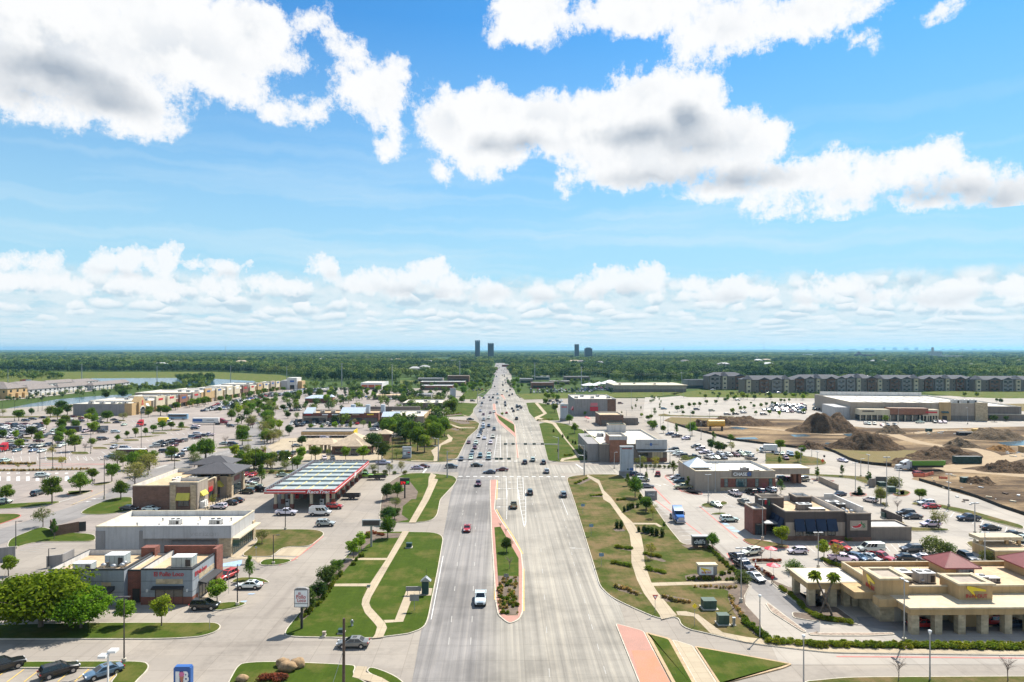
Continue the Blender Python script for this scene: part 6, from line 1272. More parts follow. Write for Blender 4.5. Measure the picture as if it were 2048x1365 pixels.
townhouse('townhouse row behind, grey shingles above the yellow row',-20,40,783,765,M_PARW,60);townhouse('townhouse row behind the middle white row',70,95,777,762,M_PARW,60);townhouse('townhouse row behind, closest to the flags',120,150,773,760,M_PARW,50);townhouse('last small white townhouse beside the pond',219,231,776.5,761,M_GREYL,30)
# far left and centre buildings along the road
far=[('brown strip shop far up the road on the left',840,930,772,764,30,M_BRICKB,M_ROOFG),('red-banded shop far up the road on the left',841,905,781,772,30,M_BRICKR,M_ROOFG),('grey shed behind the far left shops',835,885,763.5,757,24,M_GREYM,M_ROOFG),('brick restaurant with gabled front in the far right lot',1063,1108,777,766,26,M_BRICKO,M_SHINGLE),('white flat office on the far right',1062,1100,760,753,26,M_GREYL,M_ROOFW),('grey-roofed shop far right behind the car lot',1040,1066,766,758,24,M_GREYM,M_ROOFG),('long grey shed far right by the trees',1130,1180,761,754,30,M_TAUPED,M_SHINGLE),('tan far shop above the right car lot',1100,1140,769,762.5,20,M_TAUPE,M_ROOFW),('dark brick shop left of the far crossing',895,938,764,752,24,M_BRICKB,M_ROOFT),('low tan store behind the metal-roofed strip',745,800,800,791,30,M_TAUPE,M_ROOFT),('white box building between the trees on the left',640,668,785,779,20,M_PARW,M_ROOFW)]
for lab,a,c,yb_,yt_,dp,wm,rm in far:block('distant_shop',lab,a,c,yb_,yt_,dp,wm,rm,windows=5,group='far shops along the road')
# far towers on the skyline
def skyline(label,xl,xr,yt,wy,mat,crown_):
 x0,x1=WXY(xl,wy),WXY(xr,wy);h=HZ((xl+xr)/2,yt,wy);b=Bld('office_tower',label,x0,x1,wy,wy+(x1-x0)*.8,'tower','dark towers on the skyline');w=x1-x0;b .box('wall',mat,x0,x1,wy,wy+w*.8,0,h*(.93 if crown_ else 1))
 for i in range(1,7):b .box('pilaster',M_FRAME,x0+w*i/7-w*.02,x0+w*i/7+w*.02,wy-w*.02,wy,0,h*.92)
 if crown_==1:
  for i in (0,.36,.72):b .box('crown_block',mat,x0+w*i,x0+w*(i+.28),wy,wy+w*.8,h*.93,h)
 elif crown_==2:b .box('crown_block',mat,x0+w*.2,x0+w*.8,wy+w*.1,wy+w*.7,h*.93,h)
DKT=pm('tower_cladding',(.045,.042,.045),.5,.05,.1)
skyline('tallest dark office tower with a notched crown',950,959.8,681,3300,DKT,1);skyline('dark office tower right of the tallest tower',975.5,987.5,686.5,3300,DKT,1);skyline('flat-topped dark office tower standing alone to the right',1149.5,1158,689,3400,DKT,0);skyline('short stepped dark office tower at the right',1170,1184.5,695.5,3400,DKT,2)
for lab,a,c,yt_,wy,mt in (('pale grain silo block on the right horizon',1864,1884,703.5,3600,M_GREYL),('long pale hospital on the right horizon',1884,1928,712,3000,M_GREYL),('dark pointed courthouse on the right horizon',1714,1727,709,3600,DKT),('brown office on the right horizon',1733,1752,709.5,3600,M_BROWN),('white shed among the trees at the far right',1610,1625,709,4200,M_WHITEM),('white halls up the road on the left',892,915,721,2000,M_WHITEM),('pale roofs above the far left trees',845,862,722,2000,M_PARW),('red-roofed shop at the end of the road',1004,1042,730,1800,M_BRICKR),('white roof in the wood left of the road',505,555,723,2100,M_GREYL)):
 x0,x1=WXY(a,wy),WXY(c,wy);hh=HZ((a+c)/2,yt_,wy);b=Bld('distant_building',lab,x0,x1,wy,wy+30,'building','buildings far off in the trees');b .box('wall',mt,x0,x1,wy,wy+30,0,hh);b .box('roof',M_ROOFG,x0+1,x1-1,wy+1,wy+29,hh,hh+.8)
 if 'silo' in lab:b .box('silo_tower',mt,x0+6,x0+14,wy+5,wy+15,hh,hh+22)
 if 'court' in lab:pyramid(b,x0+4,x1-4,wy+4,wy+26,hh,hh+16,DKT,0,ov=0)
rc=random .Random(3)
for i in range(22):
 px=1620+i*19+rc .uniform(-8,8);wy=24000;x0=WXY(px,wy);w=rc .uniform(60,160);hh=rc .uniform(55,75)+(45 if abs(px-1795)<40 else 20 if abs(px-1745)<12 else 0)
 o=MB();o .box(-w/2,w/2,0,60,0,hh);o .box(-w/4,w/4,5,50,hh,hh+12);o=o .build('distant_tower',M_GREYM);o .location=(x0,wy,0);tag(o,'hazy far-off city tower on the right horizon','tower','hazy city skyline')
 # ---- where things are, in words
MARKS=[(250,1180,'by the grey chicken restaurant'),(120,1240,'on the long lower left lawn strip'),(150,1345,'in the bottom left car park'),(520,1170,'beside the chicken restaurant drive'),(330,1070,'near the vacant grey shop'),(550,1080,'on the lawn before the vacant shop'),(460,1000,'beside the brick store'),(330,990,'by the brick store'),(620,980,'around the red fuel canopy'),(660,1040,'in front of the red fuel canopy'),(780,1010,'in the mulch bed beside the fuel canopy'),(650,1190,'along the hedge by the left lawn'),(780,1200,'on the wide left lawn'),(700,1290,'on the bottom side street'),(920,1200,'on the left carriageway'),(920,1050,'on the left carriageway below the crossing'),(1020,1130,'on the planted median'),(1050,1000,'on the right carriageway below the crossing'),(1000,930,'in the big crossing'),(840,940,'on the side street left of the crossing'),(950,870,'in the queue above the crossing'),(985,820,'in the queue farther up the road'),(1060,830,'on the right lanes above the crossing'),(985,780,'far up the road'),(860,870,'on the green verge left of the crossing'),(1150,850,'on the verge right of the upper road'),(1220,1060,'along the winding right footpath'),(1300,1120,'on the dry lawn by the winding path'),(1340,1010,'in the lot left of the grill restaurant'),(1450,1030,'in the lot before the grill restaurant'),(1500,1120,'in the burger drive-through queue'),(1600,1190,'by the burger restaurant patio'),(1560,1090,'below the grill restaurant corner'),(1760,1110,'in the row behind the burger restaurant'),(1900,1270,'before the burger restaurant'),(1450,1260,'by the green transformer boxes'),(1850,1020,'in the lot right of the grill restaurant'),(1990,1060,'in the lot at the right edge'),(1310,960,'in the lot left of the brick bank'),(1480,990,'in front of the brick bank'),(1450,910,'in the lot behind the brick bank'),(1590,950,'by the bank drive-up canopy'),(1700,950,'along the lane below the building site'),(1330,890,'beside the grey mattress block'),(1250,920,'in front of the grey mattress block'),(1370,870,'by the lane left of the building site'),(1250,830,'around the retail blocks right of the road'),(1310,800,'along the lane up to the tan supermarket'),(1400,810,'in the half-empty upper right lot'),(1550,810,'in the crowded upper right lot'),(1640,790,'on the grass strip below the apartments'),(1780,840,'before the superstore'),(1850,920,'on the building site'),(2000,1000,'at the building site edge'),(1200,775,'in the car sales lot at upper right'),(1080,790,'on the green right of the upper road'),(900,790,'beside the upper road on the left'),(720,900,'by the tan-roofed office'),(640,900,'in the lot of the tan-roofed office'),(680,860,'before the metal-roofed strip'),(560,880,'along the bend of the side road'),(650,800,'behind the metal-roofed strip'),(740,790,'near the orange-banded white store'),(500,830,'in the lot below the store row'),(560,790,'in the lot by the white corner store'),(420,810,'in front of the left store row'),(300,830,'near the gabled pet store'),(150,820,'behind the left lot by the pond'),(60,860,'in the crowded far left lot'),(180,870,'in the middle of the left lot'),(330,870,'in the open lot below the pet store'),(280,905,'beside the striped motorhome'),(60,950,'in the striped lower left lot'),(200,970,'along the road left of the brick store'),(420,890,'in the lot beside the side road'),(50,1050,'at the left edge by the side road'),(820,850,'around the cream-roofed shop')]
def where(px,py):
 return min(MARKS,key=lambda m:(m[0]-px)**2+((m[1]-py)*1.9)**2)[2]
 # ---- trees
TSPEC="""spread b1 290,975,400 575,985,290
young b1 880,965,195 1145,970,222 60,612,150
grey b1 305,262,150
pillar b1 385,350,150
oak t1 445,1398,232 685,1312,182 785,1205,112 50,1400,160 955,1212,168 1030,1362,160 1050,1078,90 1275,1112,172 1465,1027,122 1650,1005,115 1755,1032,192 430,665,100 490,682,112 780,662,82 915,702,97 25,852,88 530,762,68 640,952,142 785,912,72 1005,872,62 1085,837,62 1155,832,87 1245,822,72 1310,787,62 1385,772,82 1460,767,72 1550,772,72 1370,647,88 1425,647,85 1500,602,75 160,692,102 1640,572,72 1700,562,70 1755,552,70 1265,662,72
dark t1 525,625,112 575,640,92 270,832,100 1025,640,107 1080,622,92 1050,502,92 905,507,67 1245,492,50 270,642,62
grey t1 1150,1262,220 1660,1082,125 1050,692,77 25,647,62
wisp t1 450,1002,112 530,1097,112 150,1107,50 250,1107,50
bare t1 725,962,92
oak u7 90,500,330 720,262,275 840,702,315
young u7 590,492,240
cone u7 760,690,260 1055,922,362 1010,702,240
grey u7 800,452,200 1200,712,245 1470,722,225 1250,232,215 1350,200,200 1150,240,190
wisp u7 1730,522,250 1090,440,190
bare u7 430,282,205
dark u7 1740,272,175
oak u4 540,1032,172 790,1002,172 990,962,152 1130,912,142 640,1112,112 720,1342,245 1640,822,152 860,642,112 1240,542,92 1440,545,80 1600,500,60 340,900,90 70,802,172 470,715,95 370,700,80
young u4 1180,1152,200 1355,1202,182
dark u4 1520,1292,192 1500,1002,122 1420,872,112
oak u5 690,762,75 980,642,82 1150,622,72 1260,652,82 1450,560,120 880,702,155
dark u5 110,792,102 270,782,102 1400,600,90 1500,650,100 1720,640,80
young u5 180,1202,112 370,1192,82 590,1202,152
cone u5 860,1192,182 1190,1202,172 720,1152,132
grey u5 1080,1162,132 930,1102,92
oak u5 1450,1302,250 1600,1332,230 1720,1352,262 1400,1180,150 1750,1200,150
dark u8 1240,562,352 1400,692,332
young u8 780,692,242 1075,682,242 20,702,242
oak u8 260,692,242
grey u8 480,622,122 1650,662,192 1240,912,172 1530,922,172 1730,902,192
dark b2 1325,75,125 1335,237,125 900,706,172 755,882,195 838,787,142 1380,215,90
oak b2 1330,347,152 965,612,112 1640,1180,10 1400,60,110
young b2 1090,492,152 1142,442,142 120,812,178
cone b2 350,642,187
grey b2 1385,137,92 440,382,97
wisp b2 90,122,92
dark b3 685,445,107
bare b3 640,282,52 705,565,102 680,320,50
oak t3 90,902,205 210,962,150 300,902,192 380,822,152 150,952,222 435,632,132 355,727,75 315,662,92 260,492,62 540,482,92 580,402,42 690,402,62 475,432,62 1320,622,82 1445,717,77 1490,802,92 1240,562,62 1000,382,62 1040,412,42 1550,602,52 1580,652,42 1385,407,47 1330,392,37
dark t3 40,852,182 30,492,52 130,487,52 330,507,62 375,477,52 1620,962,152
young t3 1690,1012,132 872,652,32
grey t3 240,792,112
oak b4 255,162,112 730,422,112
pillar b4 215,102,77 385,282,62
wisp b4 305,207,102 290,492,122
young b4 1220,402,152
bare b4 780,167,62 1075,502,97
young b5 70,482,122
wisp b5 160,522,152
oak b5 750,77,87 475,97,100
bare b5 590,167,107 600,1357,182 1375,1357,182
grey b5 885,277,142
pillar b5 1185,397,107
pillar v5 290,512,242 1180,592,242
stack v5 720,452,222
grey v5 1375,922,292
oak v6 50,852,192
oak v2 600,1162,352 800,1362,222 60,472,202
cone v2 470,962,232
stack v2 790,902,202 1250,762,262 1500,1012,252
pillar v2 690,1272,182 780,502,182
wisp v2 930,662,190 720,592,92 1490,692,112
stack v3 230,192,192 1380,1092,272
oak v3 520,212,132 1370,372,202 1740,432,172
dark v3 190,352,200 310,392,200 390,382,172
grey v3 540,372,162
wisp v3 980,402,82
young v3 1670,562,202
cone v3 1355,592,152
oak v1 1080,1252,132 1570,1292,230 1320,892,112 1400,872,102 1520,822,92 1610,802,72 1700,802,82 1230,797,62 1415,942,72 1590,962,92 820,1042,92 870,1022,92
pillar v1 1010,702,62 1040,752,72 1020,802,72 1020,852,82 630,732,82 610,832,82 550,872,82 700,862,82 1185,932,52 370,932,62 200,702,52
young v1 710,982,72
stack v1 1300,1262,192
oak v4 110,762,82 270,762,82 430,722,72 470,702,72 580,692,72 690,882,92 760,862,72 660,792,52 870,762,42 920,832,72 1040,822,82 1130,802,82 1230,772,62 1280,782,62 1380,732,72 1440,732,62 1520,722,62 950,942,72 1190,942,82
young v4 550,942,122 1355,972,102 1770,922,92
dark t5 1510,690,48 1540,700,60 1640,695,45 1560,530,30 1595,545,45
oak t5 610,705,60 1390,490,40 1285,490,45
"""
TWORD={'oak':'round green tree','young':'bright young tree','spread':'broad spreading tree','dark':'dark green tree','grey':'thin grey-green tree','bare':'leafless tree','cone':'conical green tree','wisp':'wispy pale tree','pillar':'narrow upright tree','stack':'tiered open-branched tree'}
ORD=[]
def put_tree(kind,p,hgt,label=None,group=None):
 t=rnd .choice(TREES[kind]);s=hgt/t['hh'];w=s*rnd .uniform(.95,1.3)
 r=dup(t,(p .x,p .y,p .z),rnd .uniform(0,6.28),(w,w,s),jit(tuple(t['col'])),('crown',))
 px,py=PIX(p);tag(r,label or '%s %s'%(TWORD[kind],where(px,py)),'tree',group or TWORD[kind]+'s');return r
for line in TSPEC .strip().split('\n'):
 kind,crop,*items=line .split()
 for it in items:
  x,y,hp=map(float,it .split(','));px,py=FP(crop,x,y);p=W(px,py);p .z=.12
  d=p .x*ST+p .y*CT;hm=hp/CROPS[crop][2]*d/F
  if hm<1:continue
  lab=None
  if kind=='spread':lab='huge broad spreading tree left of the chicken restaurant' if x<400 else 'smaller spreading tree touching the chicken restaurant drive window'
  put_tree(kind,p,hm,lab)
  # trees standing before the store row and in its lot
for i in range(16):put_tree('oak',Vector((FX+9+rnd .uniform(-1,1)+i*.4,y0_*0+480+i*18+rnd .uniform(-4,4),0)),rnd .uniform(4.5,6.5),'round green tree on the pavement before the left store row','trees before the left store row')
rt=random .Random(21)
def grove(s,n,kinds,h0,h1):
 P=[W(*q) for q in pts(s)]
 for i in range(n):
  u,v=rt .random(),rt .random();p=P[0].lerp(P[1],u).lerp(P[3].lerp(P[2],u),v);put_tree(rt .choice(kinds),p,rt .uniform(h0,h1))
grove('u4 450,960 1300,960 1500,700 900,780',26,('oak','oak','young','grey'),5,8.5);grove('u5 -100,740 600,740 560,560 -100,600',18,('oak','young','dark'),5,8);grove('u5 760,700 1792,700 1792,500 900,520',32,('oak','young','dark','cone'),5,8.5)
grove('u7 650,700 1792,690 1792,620 640,640',14,('grey','cone','oak'),5.5,8);grove('t3 80,900 380,880 400,760 240,740',10,('oak','young','oak'),6,9);grove('u5 1350,1340 1792,1340 1792,1080 1380,1100',9,('oak','dark','cone'),7,10);grove('t3 480,480 760,420 720,380 540,400',14,('oak','young'),5,8);grove('t3 400,600 560,560 520,500 420,520',6,('oak',),5,7);grove('t3 -20,560 240,520 240,480 -20,490',10,('dark','oak'),5,7)
grove('u6 0,980 900,960 700,760 0,760',5,('oak','grey','young'),6,8.5);grove('t3 960,440 1030,470 1000,380 950,340',10,('oak','young'),4.5,7);grove('t3 1200,560 1420,600 1380,500 1200,500',8,('oak','young'),4.5,6.5);grove('u2 0,800 1792,480 1792,200 0,200',16,('oak','young'),4.5,7)
grove('u4 900,1400 1300,1200 1200,1000 850,1100',12,('oak','grey','young'),5,8);grove('u7 1000,320 1250,230 1300,160 1100,120',7,('grey','grey','oak'),4.5,6.5);grove('u4 0,760 900,560 880,520 0,700',12,('oak','young'),5,7);grove('v1 780,1240 960,1220 900,1120 820,1120',6,('young','oak'),3,5);grove('v4 0,700 1792,690 1792,640 0,650',16,('oak','young'),4,6.5);grove('v2 620,640 1600,640 1600,600 620,600',6,('wisp','grey'),3.5,5)
# ---- shrubs and hedges
def put_shrub(kind,p,s,label,group,col=None):
 o0=rnd .choice(SHRUBS[kind]);o=o0 .copy();COL .objects .link(o);o .location=p;o .rotation_euler=(0,0,rnd .uniform(0,6.28));s*=rnd .uniform(.85,1.15);o .scale=(s,s,s*rnd .uniform(.85,1.1));o .color=(*jit(tuple(o0['col'])),1);return tag(o,label,'shrub',group)
def hedge(kind,s,n,label,group,sc=1.0,z=.15,jitter=.2):
 P=wpts(s,z);L_=[0]
 for a,b in zip(P[:-1],P[1:]):L_ .append(L_[-1]+(b-a).length)
 for i in range(n):
  t=L_[-1]*i/(n-1) if n>1 else 0;k=max(0,min(len(P)-2,sum(1 for q in L_[1:] if q<t)));p=P[k].lerp(P[k+1],(t-L_[k])/max(1e-6,L_[k+1]-L_[k]));p=p+Vector((rnd .uniform(-jitter,jitter),rnd .uniform(-jitter,jitter),0));put_shrub(kind,p,sc,label,group)
hd='rounded clipped shrub in the long hedge before the burger restaurant';hg='hedge before the burger restaurant'
hedge('box','b4 1125,1085 1250,1090 1489,1106 b5 0,1110 700,1118 1489,1124 1700,1126',44,hd,hg,1.0);hedge('box','b4 1130,1058 1240,1075 b5 0,1096 700,1098 1489,1100 1700,1100',40,hd,hg,.8)
hedge('ball','b4 950,925 980,960 1050,1010 1110,1055',11,'round shrub along the planted bank by the lane','shrubs on the planted bank',1.0);hedge('tuft','b4 860,760 890,850 950,910 1040,1000',14,'dry grass clump on the planted bank','grass clumps on the bank',1);hedge('tuft','b4 610,690 720,690 840,700 900,690',12,'dry grass clump by the cross path','grass clumps by the path',.8)
hedge('ball','b4 705,410 760,470 820,530 900,595',14,'round shrub along the sloping planted strip','shrubs on the sloping strip',.9);hedge('ball','b4 560,640 680,640 860,640',9,'low shrub before the burger monument sign','shrubs before the monument sign',.8);hedge('ball','b4 790,605 840,595',3,'low shrub right of the burger monument sign','shrubs right of the monument sign',.8)
for i,(s,n) in enumerate((('b4 45,410 145,422',6),('b4 20,520 145,545',7),('b4 252,460 345,478',6),('b4 262,565 380,590',7),('t3 1500,1230 1590,1190',5),('t3 1630,1335 1725,1330',5),('b4 60,75 100,70',3),('t3 1620,1010 1690,1015',4),('t3 1410,990 1465,985',4))):
 hedge('box',s,n,'dark clipped shrub in a short hedge by the winding path','short hedges by the winding path',.85)
hedge('column','b4 105,155 125,148 140,140 160,130 195,125',5,'dark upright shrub in the upper row by the winding path','upright shrubs, upper row',1);hedge('column','b4 210,298 245,303 275,310 305,318 335,325 368,333',6,'dark upright shrub in the lower row by the winding path','upright shrubs, lower row',1.05);hedge('column','b4 45,270 78,275',2,'dark upright shrub left of the winding path','upright shrubs left of the path',1.1);hedge('column','t3 1430,845 1450,845 1510,910 1530,915 1310,790',5,'small dark upright shrub by the upper right path','upright shrubs by the upper path',.9)
hedge('tuft','b4 40,690 120,710 200,745',12,'dry grass clump in the bed by the slip lane','grass clumps by the slip lane',1);hedge('tuft','b4 380,760 450,790 560,800',10,'dry grass clump before the transformers','grass clumps before the transformers',1)
hedge('ball','b2 730,905 790,850 860,790 910,720 960,640 1000,600',17,'dark shrub along the left lawn hedge bed','shrubs along the left lawn',.9);hedge('red','b2 1190,320 1240,310 1290,325',5,'reddish shrub behind the dark sign board','reddish shrubs',.9);hedge('ball','b2 1085,535 1120,495 1150,475',3,'small round shrub at the mulch bed tip','shrubs at the mulch tip',.9);hedge('red','b2 440,1350 520,1340 590,1350',5,'red-brown shrub at the bottom edge','red-brown shrubs',1)
for i in range(70):
 p=W(*FP('b3',rnd .uniform(632,765),rnd .uniform(625,885)));p .z=.16;put_shrub('tuft' if rnd .random()<.7 else 'ball',p,rnd .uniform(.6,.95),'dry clump in the brown bed of the planted median','clumps in the median bed',None)
hedge('box','b5 0,900 100,925 260,945',14,'clipped shrub around the palm bed','shrubs around the palm bed',.85);hedge('box','b4 1210,700 1300,760 1400,870 1489,905',16,'clipped shrub along the patio lane','shrubs along the patio lane',.8);hedge('red','b4 1020,505 1100,505 1200,508',8,'reddish shrub in the drive-through island','reddish shrubs in the island',.7);hedge('red','b4 1050,560 1100,595 1150,625',6,'reddish shrub along the queue lane','reddish shrubs along the queue',.7);hedge('box','b5 70,500 130,530 200,548',7,'clipped shrub under the two lot trees','shrubs under the lot trees',.9);hedge('ball','b5 230,360 300,357 375,355',7,'low shrub under the pepper sign','shrubs under the pepper sign',.9)
hedge('big','u7 880,735 1100,740 1400,745 1792,750 u8 1000,905 1300,915 1792,930',16,'low bush along the side street by the fuel station','bushes along the side street',.55);hedge('tuft','u2 20,925 300,930 590,925',16,'dry bush on the strip across the left lot','dry bushes on the strip',1.6);hedge('tuft','u2 0,1040 500,1040 1000,1030 1500,1015',24,'dry clump on the long strip in the left lot','dry clumps on the long strip',1.3);hedge('big','v2 640,640 900,640 1150,650 1350,645 1600,640',14,'bush in the strip before the grey mattress block','bushes before the mattress block',.5)
hedge('tuft','t3 400,685 480,690 590,700',10,'dry clump on the verge left of the upper road','clumps left of the upper road',1.2);hedge('tuft','t3 390,735 460,755 530,772',10,'dry clump on the lower left verge','clumps on the lower left verge',1.2);hedge('box','t3 380,645 520,630',8,'clipped shrub by the upper left path','hedge by the upper left path',1.2);hedge('box','t3 1180,690 1300,680',8,'clipped shrub by the upper right path','hedge by the upper right path',1)
for k,x,y,s,lab in (('big','b4',(1310,588),1.15,'grey-green feathery bush beside the red umbrella'),('big','b4',(940,652),1.1,'rounded green bush at the drive-through entrance'),('big','b5',(850,447),1.5,'large light green bush behind the red turret roof'),('big','b5',(950,457),1.25,'light green bush touching the red turret roof'),('big','v5',(1600,630),1.5,'large grey bush behind the rubbish yard'),('big','b5',(1225,500),.8,'green bush beside the service yard'),('column','v5',(1020,765),1.5,'gaunt dark cactus-like shrub on the round island'),('ball','b2',(1190,345),1.6,'bright round shrub under the dark sign board'),('ball','b2',(1145,480),1.3,'bright round shrub beside the young tree'),('ball','b2',(15,640),1.2,'dark shrub at the lot corner')):
 p=W(*FP(x,*y));p .z=.1;put_shrub(k,p,s,lab,None)
def palm(base,top,label):
 b0=W(*FP('b5',*base));d=b0 .x*ST+b0 .y*CT;tx,ty=FP('b5',*top);z=H-(ty-HOR)*d/F;t1=Vector((WXY(tx,b0 .y),b0 .y,z));t=thing('palm_tree',label,'palm tree',b0,'crossed palms');m_=MB();m_ .tube([b0,b0 .lerp(t1,.5),t1],[.2,.17,.15],7);m_ .build('trunk',M_BARK,t);m_=MB();r=random .Random(int(base[0]))
 for i in range(46):
  d_=rv(r);d_ .z=d_ .z*.8+.15;e=t1+d_*1.35;mid=t1+d_*.7+Vector((0,0,.25));s=d_ .cross(Vector((0,0,1))).normalized()*.22;m_ .add([t1-s*.2,t1+s*.2,mid+s,e-Vector((0,0,.35)),mid-s],[(0,1,2,3,4)])
 c=m_ .build('crown',M_LEAF,t);c .color=(.10,.13,.03,1)
palm((130,895),(10,610),'palm with trunk leaning left in the stone planter');palm((45,880),(140,625),'palm with trunk leaning right in the stone planter')
# ---- lamps and poles
def lamp_proto(nm,hh,heads,mat,base,armlen=.9):
 t=thing(nm,'x','lamp post');m_=MB()
 if base:m_ .lathe(0,0,[(.32,0),(.32,.75)],10);m_ .build('base',M_CURB if mat is not M_WOOD else M_CURB,t)
 m_=MB();m_ .tube([(0,0,.7 if base else 0),(0,0,hh)],[.11,.075],8);m_ .build('pole',mat,t)
 if heads:
  a=MB();a .tube([(-armlen if heads>1 else 0,0,hh-.1),(armlen,0,hh-.1)],.05,6);a .build('arm',mat,t)
 for i in range(heads):
  s=(-1)**i;m_=MB();m_ .box(s*armlen-.38,s*armlen+.38,-.2,.2,hh-.17,hh-.02);m_ .build('lamp_head',mat,t)
 if heads==0:m_=MB();m_ .lathe(0,0,[(.06,hh-.5),(.10,hh-.45),(.26,hh),(.20,hh+.08),(.03,hh+.12)],10);m_ .build('lamp_head',M_WHITEM,t)
 t['hh']=hh;return proto(t)
LP={'black':lamp_proto('lamp_post',9,1,M_BLACKM,True),'black2':lamp_proto('lamp_post',9,2,M_BLACKM,True),'brown2':lamp_proto('lamp_post',11,2,M_BRONZE,True,.45),'steel':lamp_proto('lamp_post',9,1,M_STEEL,True),'steel2':lamp_proto('lamp_post',9,2,M_STEEL,True,.6),'top':lamp_proto('lamp_post',6.5,0,M_STEEL,False)}
LSPEC="""black b1 112,417,195 345,557,140
brown2 b1 880,1227,472
black b2 520,527,207 265,822,292 605,287,262
black2 t1 340,1107,187 450,1107,302 560,1052,232 775,972,202 990,992,132 1205,952,332 890,1362,342 1490,1102,232
black t1 325,612,142 125,692,172 265,612,100 360,607,132 680,522,82 812,517,82 18,600,90
black2 t2 118,947,242 410,960,300 610,782,152 790,1127,262 475,1132,202 1520,1137,262 950,1022,90
black t2 1640,1047,232 55,1042,102
steel2 b4 930,802,392 1082,357,292
top b4 1063,1050,302 1373,1385,352
steel2 b5 30,552,252 640,1087,452 1140,372,282 1212,512,212 955,117,172
top b5 822,1352,352
steel2 v3 140,1262,502 260,1062,492 1120,530,220 1720,590,280
steel2 v5 945,742,522 1165,592,512 1480,962,842 1692,772,432 295,512,482
steel v5 1038,452,302 200,110,110
steel2 v6 510,972,562 955,1430,520
steel v2 245,662,282 685,862,412 1355,782,432 1195,562,252 610,802,200 1100,540,180
steel v1 450,1082,222 535,812,322 875,1002,182 1035,1152,192 1080,1082,212 1160,1222,212 1725,1367,312 1540,1367,502 1075,600,100 1285,610,100 1430,640,160
steel v4 1120,660,180 1640,690,180 165,985,130 
steel t5 722,705,120 1312,720,140 1757,690,120
"""
for line in LSPEC .strip().split('\n'):
 k,crop,*items=line .split()
 for it in items:
  x,y,hp=map(float,it .split(','));px,py=FP(crop,x,y);p=W(px,py);d=p .x*ST+p .y*CT;s=hp/CROPS[crop][2]*d/F/LP[k]['hh']
  r=dup(LP[k],(p .x,p .y,0),rnd .choice((0,0,.2,1.57)),(1,1,s));w={'black':'black lamp post','black2':'twin-headed black lamp','brown2':'brown twin-flood lamp','steel':'slim grey lamp','steel2':'steel lot lamp','top':'cone-topped grey lamp'}[k]
  tag(r,'%s %s'%(w,where(px,py)),'lamp post',w+'s')
for t in LP .values():drop(t)
# white square-headed lamp in the bottom lot
p=W(216,1402);t=thing('lamp_post','white pole lamp with two square heads over the bottom car park','lamp post',p);m_=MB();m_ .box(p .x-.08,p .x+.08,p .y-.08,p .y+.08,0,5.9);m_ .build('pole',M_WHITEM,t)
for dx,z,dy in ((-.38,5.75,-.3),(.45,6.1,.4)):m_=MB();m_ .box(p .x+dx-.5,p .x+dx+.5,p .y+dy-.5,p .y+dy+.5,z,z+.3);m_ .build('lamp_head',M_WHITEM,t);
p=W(687,1450);t=thing('utility_pole','bare wooden utility pole in the foreground beside the road','pole',p);m_=MB();m_ .tube([(p .x,p .y,0),(p .x+.05,p .y,HZ(689,1237,p .y))],[.20,.15],10);m_ .build('shaft',M_WOOD,t);m_=MB();e=W(650,1500);m_ .tube([(p .x,p .y,9.0),(e .x-1.5,e .y,0)],.025,5);m_ .build('guy_wire',M_STEEL,t)
# steel transmission poles
pp=thing('power_pole','x','power pole');m_=MB();m_ .tube([(0,0,0),(0,0,30)],[.75,.35],8);m_ .build('shaft',M_STEEL,pp)
for z in (29,25.5,22):m_=MB();m_ .tube([(-1.9,0,z),(1.9,0,z+.2)],.17,5);m_ .build('crossarm',M_STEEL,pp)
proto(pp);PW=[]
for crop,x,y,hp,ww in (('t1',1340,387,162,'by the wide pond'),('t1',698,345,140,'behind the townhouses'),('t1',68,362,110,'at the far left'),('t2',262,362,142,'behind the store row'),('t2',740,342,120,'above the white corner store'),('t2',1210,392,192,'at the end of the left lot'),('t2',1640,392,182,'right of the orange-banded store'),('t3',510,345,165,'left of the far road'),('t3',1150,345,150,'right of the far road'),('t3',1548,402,172,'beside the white tents'),('v1',1395,420,210,'behind the tan supermarket'),('v4',440,260,220,'behind the apartment blocks')):
 px,py=FP(crop,x,y);p=W(px,py);d=p .x*ST+p .y*CT;s=hp/CROPS[crop][2]*d/F/30;r=dup(pp,(p .x,p .y,0),rnd .uniform(-.2,.2),(s,s,s));tag(r,'tall grey steel power pole '+ww,'power pole','steel power poles');PW .append((p,s*30))
drop(pp);PW .sort(key=lambda q:PIX(q[0])[0]);chain=[q for q in PW if 'x']
for k,(a,b_) in enumerate(zip(PW[:-1],PW[1:])):
 m_=MB()
 for z in (.96,.85):
  P=[]
  for i in range(13):u=i/12;q=a[0].lerp(b_[0],u);P .append((q .x,q .y,(a[1]*(1-u)+b_[1]*u)*z-14*u*(1-u)))
  m_ .tube(P,.09,3)
 tag(m_ .build('power_line',M_BLACKM),'thin power cables between two far steel poles','power line','power cables')
for lab,px,yt_,wy in (('thin red and white radio mast on the right skyline',1528,679,5200),('thin radio mast on the left skyline',451,690,4500),('short radio mast left of the tallest dark tower',616,694,4500),('thin mast on the far left skyline',131,693,6000),('mast on the far right skyline',1925,697,5200),('construction crane boom above the right woods',1326,695,3000)):
 m_=MB();x=WXY(px,wy);h=HZ(px,yt_,wy)
 if 'crane' in lab:m_ .tube([(x-8,wy,0),(x+5,wy,h)],1.0,5)
 else :m_ .tube([(x,wy,0),(x,wy,h*.6),(x,wy,h)],[1.6,1.1,.5],5)
 tag(m_ .build('crane' if 'crane' in lab else 'radio_mast',M_GREYM),lab,'crane' if 'crane' in lab else 'mast')
